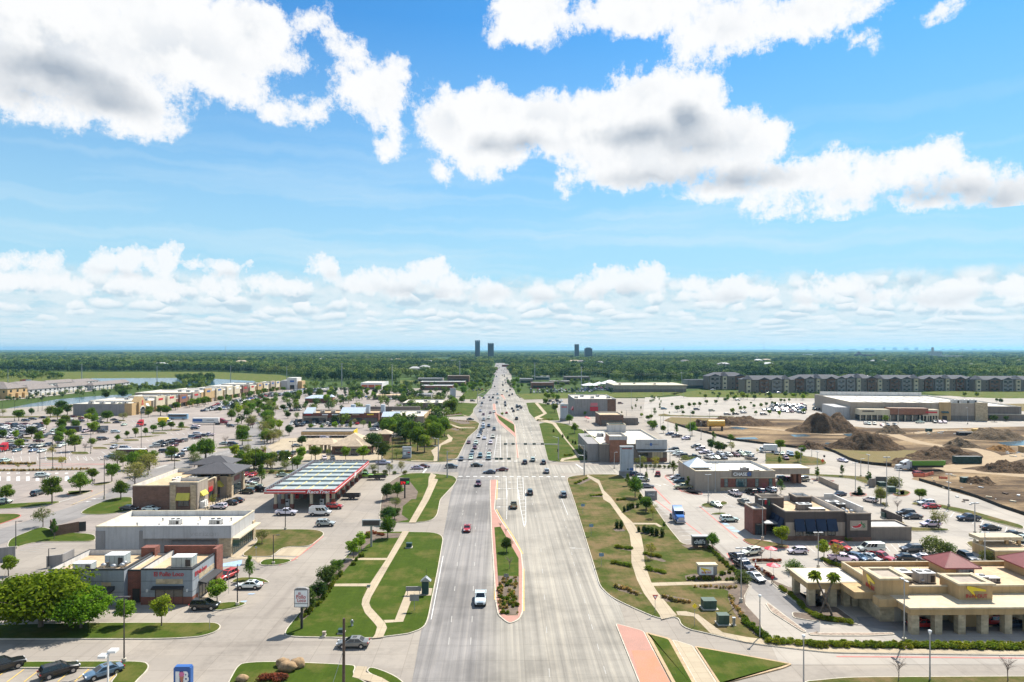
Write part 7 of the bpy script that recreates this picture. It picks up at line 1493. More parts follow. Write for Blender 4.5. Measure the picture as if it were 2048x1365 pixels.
 # traffic signals
def signal(crop,x,y,ytop,yarm,xend,heads,label,lit=None):
 px,py=FP(crop,x,y);p=W(px,py);zz=lambda yy:HZ(px,FP(crop,x,yy)[1],p .y);t=thing('traffic_signal',label,'traffic signal',p,'mast-arm traffic signals');m_=MB();m_ .tube([(p .x,p .y,0),(p .x,p .y,zz(ytop))],[.24,.15],8);m_ .build('pole',M_STEEL,t);xe=WXY(FP(crop,xend,0)[0],p .y);za=zz(yarm);m_=MB();m_ .tube([(p .x,p .y,za-.2),(xe,p .y,za+.1)],[.18,.09],7);m_ .build('mast_arm',M_STEEL,t)
 for hx in heads:
  u=WXY(FP(crop,hx,0)[0],p .y);m_=MB();m_ .box(u-.62,u+.62,p .y-.28,p .y-.1,za-.35,za+.35);m_ .build('signal_head',M_BIN,t)
 m_=MB();m_ .tube([(p .x,p .y,zz(ytop)-.2),(p .x-math .copysign(2.4,p .x-xe),p .y-1,zz(ytop)+.3)],.06,5);m_ .build('lamp_arm',M_STEEL,t)
 if lit is not None:m_=MB();z=zz(lit);m_ .box(p .x-.5,p .x-.16,p .y-.2,p .y+.2,z-.6,z+.6);hd_=m_ .build('signal_head',M_BLACKM,t);e,en,eb=newmat('green_signal');eb .inputs['Base Color'].default_value=(.02,.5,.12,1);eb .inputs['Emission Color'].default_value=(.05,.9,.3,1);eb .inputs['Emission Strength'].default_value=1.2;m_=MB();m_ .lathe(p .x-.33,p .y,[(.14,z-.4),(.16,z-.25),(.14,z-.1)],8);m_ .build('green_lamp',e,hd_)
 return t
signal('t3',403,1180,950,1016,945,(825,862,930),'mast-arm traffic signal at the lower left corner of the crossing');signal('t3',1352,1032,830,888,885,(900,965,1070,1145,1215),'mast-arm traffic signal at the upper right corner with green light',945);signal('t3',327,1036,840,905,285,(),'signal pole with lamp at the upper left corner');signal('t3',1572,1162,900,985,1518,(),'signal pole with bent lamp arm at the lower right corner');signal('t3',662,540,440,467,880,(800,870),'far mast-arm signal at the next crossing')
# ---- signs
def sign_board(crop,xl,xr,yt,yb,ybase,label,mat,depth=.5,name='sign',frame=None,pole=None,posts=(0.5,),polew=.22,kind='sign'):
 px,py=FP(crop,(xl+xr)/2,ybase);p=W(px,py);y0=p .y;X=lambda x:WXY(FP(crop,x,0)[0],y0);Zf=lambda y:HZ(px,FP(crop,0,y)[1],y0);t=thing(name,label,kind,p);x0,x1,z0,z1=X(xl),X(xr),Zf(yb),Zf(yt)
 m_=MB();m_ .box(x0,x1,y0-depth/2,y0+depth/2,z0,z1);m_ .build('frame' if frame else 'board',frame or mat,t)
 if frame:m_=MB();e=(x1-x0)*.05;m_ .box(x0+e,x1-e,y0-depth/2-.03,y0-depth/2,z0+e,z1-e);m_ .build('panel',mat,t)
 if z0>.15:
  for q in posts:u=x0+(x1-x0)*q;m_=MB();m_ .box(u-polew/2,u+polew/2,y0-polew/2,y0+polew/2,0,z0);m_ .build('post',pole or M_STEEL,t)
 return t,x0,x1,z0,z1,y0
t,x0,x1,z0,z1,y0=sign_board('b2',672,771,703,828,990,'white chicken restaurant sign with red script on a black post',M_SIGNWHITE,.7,frame=M_GREYM,pole=M_BLACKM,polew=.34);f=y0-.38;um=(x0+x1)/2;hh=z1-z0;text('El','S',f,um-.25,z1-hh*.22,hh*.13,M_SIGNRED,t,out=.01);text('Pollo','S',f,um,z1-hh*.40,hh*.22,M_SIGNRED,t,out=.01,width=(x1-x0)*.66);text('Loco','S',f,um+.1,z1-hh*.60,hh*.19,M_SIGNRED,t,out=.01,width=(x1-x0)*.6);m_=MB();m_ .box(x0+.08,x1-.08,f-.02,f,z0+hh*.20,z0+hh*.23);m_ .build('divider',M_FRAME,t)
m_=MB();e_=x1-x0;m_ .add([(x0,y0-.3,z1),(x1,y0-.3,z1),(um+e_*.3,y0-.3,z1+.25),(um-e_*.3,y0-.3,z1+.25),(x0,y0+.3,z1),(x1,y0+.3,z1),(um+e_*.3,y0+.3,z1+.25),(um-e_*.3,y0+.3,z1+.25)],[(0,1,2,3),(3,2,6,7),(5,4,7,6),(1,5,6,2),(4,0,3,7)]);m_ .build('crest',M_GREYM,t)
sign_board('b2',1150,1279,212,258,407,'blank dark sign board on a pale post by the left lawn',M_BROWN,.5,frame=M_STEEL,pole=M_STEEL,polew=.4)
t,x0,x1,z0,z1,y0=sign_board('t3',0,82,1180,1236,1356,'black fuel price sign with glowing red and green digits',M_BLACKM,.5,pole=M_BLACKM,polew=.4);hh=z1-z0
def emis(n,c,s):
 m,nt,b_=newmat(n);b_ .inputs['Base Color'].default_value=(*c,1);b_ .inputs['Emission Color'].default_value=(*c,1);b_ .inputs['Emission Strength'].default_value=s;return m
text('279','S',y0-.26,x0+(x1-x0)*.32,z0+hh*.28,hh*.38,emis('red_led',(.8,.02,.02),.9),t,width=(x1-x0)*.5);text('29','S',y0-.26,x0+(x1-x0)*.8,z0+hh*.38,hh*.34,emis('green_led',(.02,.5,.05),.8),t,width=(x1-x0)*.26)
def pylon(crop,xl,xr,yt,yb,label,caps):
 t,x0,x1,z0,z1,y0=sign_board(crop,xl,xr,yt,yb-12,yb,label,pm('pylon_panel',(.36,.40,.44),.5,.5,.08),1.6,'pylon_sign',kind='sign',posts=());h=z1;m_=MB();m_ .box(x0-.3,x1-.02,y0-1.0,y0+1.0,0,h*.16);m_ .build('base',M_GREYM,t);m_=MB()
 for k in range(1,6):fbox(m_,'S',y0-.8,x0+.1,x1-.1,h*(.16+.14*k),h*(.16+.14*k)+.06,0,.02)
 fbox(m_,'S',y0-.8,(x0+x1)/2-.03,(x0+x1)/2+.03,h*.16,h*.60,0,.018);m_ .build('panel_joints',M_STEEL,t);m_=MB();m_ .box(x0-.15,x1+.1,y0-1.0,y0+1.0,z1,z1+.3);m_ .build('cap',M_STEEL,t)
 for mt,a,c,zz,zh in caps:m_=MB();fbox(m_,'S',y0-.8,x0+(x1-x0)*a,x0+(x1-x0)*c,h*zz,h*zh,0,.03);m_ .build('name_panel',mt,t)
pylon('v2',345,565,292,780,'tall grey pylon sign right of the crossing',((M_REDROOF,.1,.9,.93,.97),(M_SIGNBLUE,.7,.98,.2,.27),(M_UTIL,.5,.62,.2,.26)));pylon('t3',1368,1432,552,692,'tall grey pylon sign farther up on the right',((M_SIGNRED,.15,.85,.82,.88),));pylon('t3',428,476,415,495,'grey pylon sign far up on the left',());pylon('t3',24,95,920,1012,'grey pylon sign left of the crossing with small red panel',((M_SIGNRED,.6,.95,.52,.62),(M_SIGNWHITE,.1,.9,.8,.92),(M_BIN,.6,.9,.36,.44),(M_SIGNWHITE,.1,.4,.36,.62)))
t,x0,x1,z0,z1,y0=sign_board('v2',770,968,1040,1188,1190,'grey monument sign of the brick bank',M_GREYM,1.0,'monument_sign',posts=());m_=MB();fbox(m_,'S',y0-.5,x0+.25,x1-.9,z0+1.0,z1-.5,0,.05);m_ .build('panel',pm('slate_panel',(.14,.18,.21)),t);text('CHASE','S',y0-.55,x0+1.7,(z0+z1)/2+.25,.55,M_SIGNWHITE,t,width=2.0)
t,x0,x1,z0,z1,y0=sign_board('b4',582,695,330,392,412,'dark chilis monument sign with white lower-case letters'.replace('chilis ','grill restaurant '),M_TAUPED,1.2,'monument_sign',posts=(.2,.8),pole=M_BRICKB,polew=1.0);m_=MB();m_ .box(x0-.1,x1+.15,y0-.75,y0+.75,z1,z1+.2);m_ .build('cap',M_STEEL,t);m_=MB();fbox(m_,'S',y0-.6,x0+.15,x1-1.6+.9,z0+.1,z1-.15,0,.06);m_ .build('panel',M_BLACKM,t);text("chili's",'S',y0-.66,x0+1.55,(z0+z1)/2,1.0,M_SIGNWHITE,t,width=2.5,bold=.02)
t,x0,x1,z0,z1,y0=sign_board('b4',625,752,535,600,628,'stone and grey burger monument sign with yellow arrow',M_GREYM,1.3,'monument_sign',posts=(.25,.75),pole=M_BRICKB,polew=1.2);m_=MB();m_ .box(x0-.2,x1+.1,y0-.85,y0+.85,z1,z1+.35);m_ .build('cap',M_CREAM,t);m_=MB();fbox(m_,'S',y0-.65,x0+.05,x1-.75,z0+.15,z1-.1,0,.05);m_ .build('panel',M_SIGNWHITE,t);uc,zc=x0+1.35,(z0+z1)/2;plate([(-1.05,.45),(-.95,.62),(.95,.2),(.9,.06),(-.2,.12),(.0,-.62),(-.12,-.6),(-.55,.1)],'arrow_emblem',M_SIGNYEL,'S',y0-.7,uc,zc,.0,.04,t);text('IN-N-OUT','S',y0-.7,uc+.1,zc-.28,.38,M_SIGNRED,t,width=1.9,out=.05)
# ice-cream sign at the bottom
t,x0,x1,z0,z1,y0=sign_board('f',350,384,1334,1372,1398,'bright blue ice cream sign with pink scoop at the bottom edge',M_SIGNBLUE,.8,posts=(.5,),polew=1.0,pole=M_SIGNBLUE);f=y0-.4;um=(x0+x1)/2;text('1','S',f,um-.55,(z0+z1)/2+.15,1.4,M_SIGNWHITE,t,width=.5,bold=.04);text('B','S',f,um+.55,(z0+z1)/2+.15,1.4,M_SIGNWHITE,t,width=.7,bold=.04);plate([(-.3,.25),(.3,.25),(.02,-.9),(-.02,-.9)],'cone_emblem',M_ORANGE,'S',f,um,(z0+z1)/2,.07,.12,t);plate([(.34*math .cos(R(a)),.5+.32*math .sin(R(a))) for a in range(0,360,30)],'scoop_emblem',flat('pink_scoop',(.62,.16,.32)),'S',f,um,(z0+z1)/2,.07,.13,t);m_=MB();m_ .box(x0+.12,x1-.12,y0-.38,y0+.38,z1,z1+.16);m_ .build('top_cap',M_SIGNBLUE,t)
def post_sign(crop,x,yb,yt,shape,label,mat,sz=.75,face=0):
 p=W(*FP(crop,x,yb));h=HZ(FP(crop,x,yb)[0],FP(crop,x,yt)[1],p .y);t=thing('road_sign',label,'sign',p);m_=MB();m_ .tube([(p .x,p .y,0),(p .x,p .y,h)],.04,5);m_ .build('post',M_STEEL,t);q={'tri':[(-.5,.45),(.5,.45),(0,-.42)],'oct':[(.5*math .cos(R(a)),.5*math .sin(R(a))) for a in range(22,382,45)],'dia':[(-.5,0),(0,-.5),(.5,0),(0,.5)],'rect':[(-.5,-.35),(.5,-.35),(.5,.35),(-.5,.35)]}[shape]
 o=plate([(a*sz,b_*sz) for a,b_ in q],'plate',mat,'S',p .y-.05,p .x,h-sz*.45,0,.03,t)
 if shape=='tri':plate([(a*sz*.5,b_*sz*.5+.06) for a,b_ in q],'inner_plate',M_SIGNWHITE,'S',p .y-.08,p .x,h-sz*.45,0,.02,t)
post_sign('b4',320,885,745,'tri','red and white yield sign at the slip lane',M_SIGNRED,1.0);post_sign('b4',600,975,806,'dia','yellow diamond warning sign on the lower right grass',M_SIGNYEL,.9)
for x,yb,yt,lab in ((1226,175,97,'small blue road sign on the right verge, farthest'),(1285,330,240,'grey-blue road sign in the middle of the right verge'),(1357,550,445,'grey-blue road sign on the right verge, nearest')):post_sign('b3',x,yb,yt,'rect',lab,pm('blue_grey_plate',(.20,.30,.40)),1.0)
post_sign('b3',682,665,592,'rect','grey sign back on the planted median',M_GREYM,.95);post_sign('b2',68,997,878,'oct','back of a stop sign by the left lawn strip',M_STEEL,.8);post_sign('b2',1520,862,735,'rect','wide grey sign back on the left lawn',M_GREYM,1.6);post_sign('v5',385,230,155,'dia','orange roadworks sign on the grass tip',flat('sign_orange',(.75,.12,.03)),1.6);post_sign('v5',413,190,90,'oct','round dark sign beside the orange roadworks sign',M_BLACKM,1.0);post_sign('b2',398,495,400,'rect','small sign before the vacant shop',M_STEEL,.5);post_sign('b2',203,735,600,'rect','slanted small sign by the accessible bays',M_STEEL,.5);post_sign('b4',990,275,230,'rect','small accessible sign before the grill entrance',M_SIGNBLUE,.6)
# little kiosks, cabinets and boxes
p=W(*FP('b3',113,745));t=thing('bus_shelter','narrow green bus kiosk with pitched metal roof','kiosk',p);m_=MB();m_ .box(p .x-.75,p .x+.5,p .y-.3,p .y+.3,0,2.6);m_ .build('cabinet',M_BIN,t);m_=MB();m_ .add([(p .x-.95,p .y-.6,2.6),(p .x+.95,p .y-.6,2.6),(p .x+.95,p .y+.6,2.6),(p .x-.95,p .y+.6,2.6),(p .x,p .y-.6,3.4),(p .x,p .y+.6,3.4)],[(0,1,4),(2,3,5),(0,4,5,3),(1,2,5,4),(3,2,1,0)]);m_ .build('roof',M_STEEL,t);m_=MB();m_ .tube([(p .x+.1,p .y,3.3),(p .x+.1,p .y,4.8)],.025,4);m_ .build('aerial',M_BLACKM,t)
p=W(*FP('b3',45,752));t=thing('bench_shelter','flat grey board shelter beside the bus kiosk','shelter',p);m_=MB();m_ .box(p .x-1.9,p .x+.9,p .y-.1,p .y+.1,.9,1.7);m_ .build('board',M_GREYM,t)
for u in (-1.6,.6):m_=MB();m_ .box(p .x+u-.05,p .x+u+.05,p .y-.05,p .y+.05,0,.9);m_ .build('post',M_STEEL,t)
def cabinet(crop,x0_,x1_,yb,yt,label,mat,name='transformer_box',dep=.8):
 p=W(*FP(crop,(x0_+x1_)/2,yb));w=(x1_-x0_)/CROPS[crop][2]*(p .x*ST+p .y*CT)/F;h=HZ(FP(crop,x0_,0)[0],FP(crop,0,yt)[1],p .y)*.82;t=thing(name,label,'utility box',p);m_=MB();m_ .box(p .x-w*.62,p .x+w*.62,p .y-.3,p .y+w*dep+.3,0,.15+.12);m_ .build('pad',M_CURB,t);m_=MB();m_ .box(p .x-w/2,p .x+w/2,p .y,p .y+w*dep,.27,h);m_ .build('cabinet',mat,t);m_=MB();m_ .box(p .x-w/2-.06,p .x+w/2+.06,p .y-.06,p .y+w*dep+.06,h,h+.1);m_ .build('lid',mat,t);m_=MB();m_ .box(p .x-.02,p .x+.02,p .y-.02,p .y-.003,.4,h-.1);m_ .build('door_seam',M_TRIM,t)
cabinet('b4',665,757,858,778,'large green transformer box on the right lawn, farther one',M_UTIL);cabinet('b4',772,847,968,880,'green transformer box on the right lawn, nearer one',M_UTIL);cabinet('b4',872,890,968,900,'slim grey meter cabinet beside the nearer transformer',M_STEEL,'meter_cabinet');cabinet('b2',980,1020,1028,990,'small green utility box on the bottom left lawn',M_BIN,'utility_box');cabinet('b2',868,888,1045,1005,'small tan post box by the bottom left lawn kerb',M_TAUPE,'utility_box');cabinet('b2',1462,1500,418,375,'green and grey signal cabinet on the upper left lawn',M_BIN,'utility_box');cabinet('b2',1185,1205,398-0+300,680,'tiny green box at the path corner',M_BIN,'utility_box');cabinet('v5',1360,1475,640,545,'dark dumpster in the rubbish yard',M_BIN,'dumpster');cabinet('v5',1520,1640,745,620,'grey-green cabinet right of the rubbish yard',M_BIN,'utility_box');cabinet('b5',500,550,205,160,'green bin beside the grill restaurant yard',M_BIN,'dumpster')
p=W(*FP('b2',1078,970));t=thing('fire_hydrant','grey fire hydrant on the bottom left lawn','hydrant',p);m_=MB();m_ .lathe(p .x,p .y,[(.22,.12),(.2,.3),(.17,.35),(.17,.9),(.22,.95),(.15,1.1),(.03,1.15)],10);m_ .build('barrel',M_STEEL,t);m_=MB();m_ .cylx(p .x-.3,p .x+.3,p .y,.75,.09,8);m_ .build('outlet',M_STEEL,t)
def rock(x,y,s,seed,label):
 p=W(*FP('b2',x,y));m_=MB();r=random .Random(seed);v=[];n,k=14,8
 for j in range(k+1):
  for i in range(n):a=2*math .pi*i/n;b_=math .pi*j/k;q=Vector((math .sin(b_)*math .cos(a),math .sin(b_)*math .sin(a),math .cos(b_)));w=1+.3*mn .noise(q*1.6+Vector((seed,0,0)));v .append((q .x*s*w,q .y*s*.75*w,max(-.1,q .z*s*.62*w+s*.45)))
 m_ .add(v,[(j*n+i,(j+1)*n+i,(j+1)*n+(i+1)%n,j*n+(i+1)%n) for j in range(k) for i in range(n)],0,True);o=m_ .build('boulder',M_ROCK);o .location=(p .x,p .y,.12);tag(o,label,'boulder','sandstone boulders')
rock(585,1255,1.0,1,'sandstone boulder at the left of the three');rock(622,1288,1.25,2,'largest sandstone boulder, in front of the other two');rock(690,1262,1.15,3,'long sandstone boulder at the right of the three');rock(300,1362,.8,5,'brown rock at the bottom left lawn corner')
# walls and yards
def yard(label,s,h,mat,gate=None):
 P=wpts(s);t=thing('wall_enclosure',label,'enclosure',P[0]);m_=MB()
 for a,b_ in zip(P[:-1],P[1:]):c=(a+b_)/2;d=b_-a;m_ .obox(c .x,c .y,0,h,d .length+.25,.3,math .atan2(d .y,d .x));m_ .build('wall',mat,t);m_=MB()
 if gate:a,b_=W(*FP(*gate[0])),W(*FP(*gate[1]));c=(a+b_)/2;d=b_-a;m_ .obox(c .x,c .y,.1,h*.95,d .length,.1,math .atan2(d .y,d .x));m_ .build('gate',M_BLACKM,t)
yard('brown brick bin enclosure with black gates by the vacant shop','b1 555,300 400,330 360,285',2.6,M_BRICKB,(('b1',555,300),('b1',610,295)));yard('grey bin enclosure behind the chicken restaurant','b1 335,552 440,540 520,500',2.4,M_GREYM);yard('grey wall at the left edge behind the big tree','b1 -80,520 105,500',3.0,M_GREYM);yard('brown wall enclosure beside the side road','u7 895,440 1085,440 1120,420',2.6,M_BRICKB);yard('low tan wall along the bank drive-up lane','v5 325,545 650,695',1.9,M_TAUPE);yard('tan rubbish yard walls right of the bank','v5 1185,640 1275,635 1290,600 1470,605',2.8,M_TAUPED);yard('dark wall below the grill restaurant yard corner','b5 480,190 620,250',2.2,M_BROWN)
# silt fence round the site
def fence(s,label,mat,h=.9):
 P=wpts(s);m_=MB();t=thing('fence',label,'fence',P[0])
 for a,b_ in zip(P[:-1],P[1:]):c=(a+b_)/2;d=b_-a;m_ .obox(c .x,c .y,-.05,h,d .length,.08,math .atan2(d .y,d .x))
 m_ .build('fabric',mat,t);m_=MB()
 for a,b_ in zip(P[:-1],P[1:]):
  n=max(1,int((b_-a).length/4))
  for i in range(n):q=a .lerp(b_,i/n);m_ .box(q .x-.05,q .x+.05,q .y-.12,q .y-.04,0,h+.15)
 struct(m_ .build('stakes',M_WOOD,t),kind='stuff')
SILT=pm('silt_fabric',(.035,.035,.03),.95,.4,.25);fence('v6 1900,1160 1792,1115 1400,985 1000,825 700,725 500,680 200,585 0,525','long black silt fence along the lane at the site edge',SILT);fence('t5 660,1080 500,1068 380,1050 300,1025 180,965 0,900 t4 1640,925 1300,885 1100,860 900,806 700,757 600,725','black silt fence along the upper lane',SILT,1.1)
fence('t5 845,1168 940,1172 1020,1150','orange plastic mesh fence beside the site entrance',flat('orange_mesh',(.78,.20,.11)),1.2);fence('t5 1065,1185 1140,1190','short orange mesh fence on the site',flat('orange_mesh',(.78,.20,.11)),.8);fence('t5 585,796 710,800','orange mesh fence before the largest soil heap',flat('orange_mesh',(.78,.20,.11)),1.2)
p=W(*FP('v6',820,235));t=thing('skip_container','dark green roll-off dumpster on the building site','dumpster',p);m_=MB();m_ .box(p .x-5.2,p .x+5.2,p .y-1.2,p .y+1.2,.2,2.9);m_ .build('body',M_BIN,t);m_=MB()
for i in range(12):m_ .box(p .x-5+i*.9,p .x-4.9+i*.9,p .y-1.28,p .y-1.2,.2,2.8)
m_ .build('ribs',M_BIN,t);m_=MB();m_ .box(p .x-5.0,p .x+5.0,p .y-1.0,p .y+1.0,2.88,2.92);m_ .build('load',M_TRIM,t)
p=W(*FP('v4',275,1205));t=thing('water_tank','big yellow tank raised on legs on the building site','tank',p);m_=MB();m_ .cylx(p .x-4.5,p .x+4.5,p .y,4.0,1.9,16);m_ .build('drum',flat('tank_yellow',(.62,.36,.06)),t)
for u in (-3.3,3.3):m_=MB();m_ .box(p .x+u-.3,p .x+u+.3,p .y-1,p .y+1,0,2.6);m_ .build('leg',M_BRONZE,t)
for crop,x,y,lab,mt,sz in (('t5',1395,800,'yellow site container beside the brown heap',flat('tank_yellow',(.62,.36,.06)),(5,2.4,2.4)),('t5',1300,815,'black pile of pipes on the building site',M_TRIM,(9,3,1.6)),('t5',980,785,'dark generator box near the forecourt',M_BIN,(3,1.6,1.6)),('v6',800,555,'weathered dark bin on the rough ground',M_BIN,(3,2,1.6)),('v6',1790,40,'orange box at the right edge of the site',M_STUCCO,(3,3,2.5))):
 p=W(*FP(crop,x,y));a,d,h=sz;t=thing('site_box',lab,'container',p);m_=MB();m_ .box(p .x-a/2,p .x+a/2,p .y-d/2,p .y+d/2,0,h);m_ .build('body',mt,t);m_=MB();m_ .box(p .x-a/2-.08,p .x+a/2+.08,p .y-d/2-.08,p .y+d/2+.08,h,h+.15);m_ .build('lid',mt,t)
rr=random .Random(5)
for i in range(60):
 k,x,y=rr .choice((('v6',rr .uniform(200,1792),rr .uniform(430,950)),('t5',rr .uniform(850,1300),rr .uniform(770,810)),('v6',rr .uniform(1500,1792),rr .uniform(0,120))));p=W(*FP(k,x,y));m_=MB();s=rr .uniform(.3,1.1);m_ .obox(0,0,0,s*.35,s*1.6,s*.7,rr .uniform(0,3));o=m_ .build('debris',rr .choice((M_STEEL,M_CREAM,M_PARW,M_WOOD)));o .location=(p .x,p .y,.05);tag(o,'scrap of pale debris lying on the building site','debris','debris on the building site')
 # umbrellas, patio tables, flags
def umbrella(crop,x,y,label):
 p=W(*FP(crop,x,y));t=thing('umbrella',label,'umbrella',p);m_=MB();m_ .tube([(p .x,p .y,0),(p .x,p .y,2.5)],.04,6);m_ .build('pole',M_WHITEM,t);m_=MB();m_ .lathe(p .x,p .y,[(1.4,2.1),(1.37,2.18),(.7,2.45),(.05,2.65)],8,0,False);m_ .build('canopy',flat('umbrella_red',(.62,.02,.05)),t);m_=MB();m_ .lathe(p .x,p .y,[(.3,0),(.3,.1)],10);m_ .build('base',M_BLACKM,t)
umbrella('b4',1140,488,'red umbrella over the drive-through island, farther one');umbrella('b4',1158,612,'red umbrella beside the queue lane, nearer one');umbrella('t3',1590,690,'small red umbrella before the brown retail strip, left one');umbrella('t3',1610,700,'small red umbrella before the brown retail strip, right one')
for i,(x,y) in enumerate(((1440,800),(1475,790),(b'' and 0 or 1420,760))):
 p=W(*FP('b4',x,y));t=thing('patio_table','dark round patio table under the burger restaurant canopy','table',p,'patio tables');m_=MB();m_ .lathe(p .x,p .y,[(.08,0),(.08,.72),(.75,.72),(.75,.78)],12);m_ .build('top',M_BLACKM,t)
 for k in range(3):a=k*2.1;m_=MB();m_ .lathe(p .x+1.1*math .cos(a),p .y+1.1*math .sin(a),[(.06,0),(.06,.42),(.28,.42),(.28,.48)],8);m_ .build('seat',M_BLACKM,t)
for i,(x,cs,w) in enumerate(((205,(.55,.22,.05),'orange'),(230,(.55,.05,.06),'red and white'),(258,(.7,.7,.7),'white'))):
 p=W(*FP('t1',x+8,385));h=HZ(FP('t1',x,0)[0],FP('t1',0,335)[1],p .y);t=thing('flagpole','%s flag on a pole behind the townhouses'%w,'flag',p,'flags behind the townhouses');m_=MB();m_ .tube([(p .x,p .y,0),(p .x,p .y,h)],.15,5);m_ .build('pole',M_STEEL,t);m_=MB();m_ .add([(p .x-q*1.3,p .y+.3*math .sin(q),h-.1-z*3.8-.12*q) for z in (0,1) for q in range(6)],[(i_,i_+1,i_+7,i_+6) for i_ in range(5)]);m_ .build('flag',flat('flag_'+w .split()[0],cs),t)
 # people
def person(p,rz,label,top,legs,bend=0.0):
 import bmesh
 me=bpy .data .meshes .new('person');b_=bend;J=dict(pel=(0,0,.95),che=(0,.25*b_,1.35-.1*b_),nek=(0,.42*b_,1.52-.2*b_),hed=(0,.5*b_+.03,1.66-.26*b_),le=(-.27,.1*b_,1.16),lh=(-.25,.16+.3*b_,.95),re=(.27,.1*b_,1.16),rh=(.24,.2+.3*b_,.98),ls=(-.2,.25*b_,1.42-.14*b_),rs=(.2,.25*b_,1.42-.14*b_),lk=(-.11,.06,.5),la=(-.12,-.04,.06),lt=(-.12,.14,.04),rk=(.11,.0,.5),ra=(.12,-.1,.06),rt=(.12,.08,.04),lhp=(-.1,0,.88),rhp=(.1,0,.88))
 K=list(J);ix={k:i for i,k in enumerate(K)};E=[('pel','che'),('che','nek'),('nek','hed'),('che','ls'),('ls','le'),('le','lh'),('che','rs'),('rs','re'),('re','rh'),('pel','lhp'),('lhp','lk'),('lk','la'),('la','lt'),('pel','rhp'),('rhp','rk'),('rk','ra'),('ra','rt')]
 me .from_pydata([J[k] for k in K],[(ix[a],ix[c]) for a,c in E],[]);o=bpy .data .objects .new('person',me);COL .objects .link(o);m_=o .modifiers .new('skin','SKIN');rad=dict(pel=.15,che=.17,nek=.06,hed=.11,ls=.08,rs=.08,le=.05,re=.05,lh=.045,rh=.045,lhp=.1,rhp=.1,lk=.07,rk=.07,la=.05,ra=.05,lt=.045,rt=.045)
 for k in K:s=me .skin_vertices[0].data[ix[k]];s .radius=(rad[k],rad[k]*.8);s .use_root=k=='pel'
 sb=o .modifiers .new('sub','SUBSURF');sb .levels=sb .render_levels=1
 m2=bpy .data .meshes .new_from_object(o .evaluated_get(DG()));bpy .data .objects .remove(o);o=bpy .data .objects .new('person',m2);COL .objects .link(o);m2 .materials .clear()
 for mt in (legs,top,M_SKIN,M_TRIM):m2 .materials .append(mt)
 for f_ in m2 .polygons:z=f_ .center .z;y_=f_ .center .y;f_ .material_index=3 if z<.1 or z>1.7-.26*b_ or (z>1.58-.26*b_ and y_<.5*b_) else 0 if z<.93 and abs(f_ .center .x)<.2 else 2 if z>1.52-.22*b_ or z<1.0 and abs(f_ .center .x)>.2 else 1;f_ .use_smooth=True
 o .location=p;o .rotation_euler=(0,0,rz);return tag(o,label,'person')
CN=lambda n,c:flat('cloth_'+n,c,.9)
person(W(*FP('v2',800,722)),1.2,'person in dark clothes walking left of the red SUV by the bank',CN('navy',(.03,.03,.05)),CN('black',(.02,.02,.02)));person(W(*FP('v2',910,732)),1.4,'person in grey top walking close to the red SUV',CN('grey',(.16,.16,.17)),CN('denim',(.05,.07,.12)));person(W(*FP('b4',1032,548)),.9,'person in white shirt and red apron taking orders by the queue',CN('white',(.7,.7,.7)),CN('red',(.5,.03,.04)));person(W(*FP('b4',1078,606)),-.6,'person in white shirt beside the silver queue car',CN('white',(.7,.7,.7)),CN('khaki',(.3,.25,.17)));person(W(*FP('b4',1152,668)),.3,'person in red standing at the drive-through corner',CN('red',(.5,.03,.04)),CN('black',(.02,.02,.02)));person(W(*FP('u2',1605,1260)),.2,'person in dark clothes bending under the tree by the lot',CN('navy',(.03,.03,.05)),CN('black',(.02,.02,.02)),.8);person(W(*FP('u2',1580,1258)),2.0,'person in dark jacket standing under the tree by the lot',CN('black',(.02,.02,.02)),CN('denim',(.05,.07,.12)))
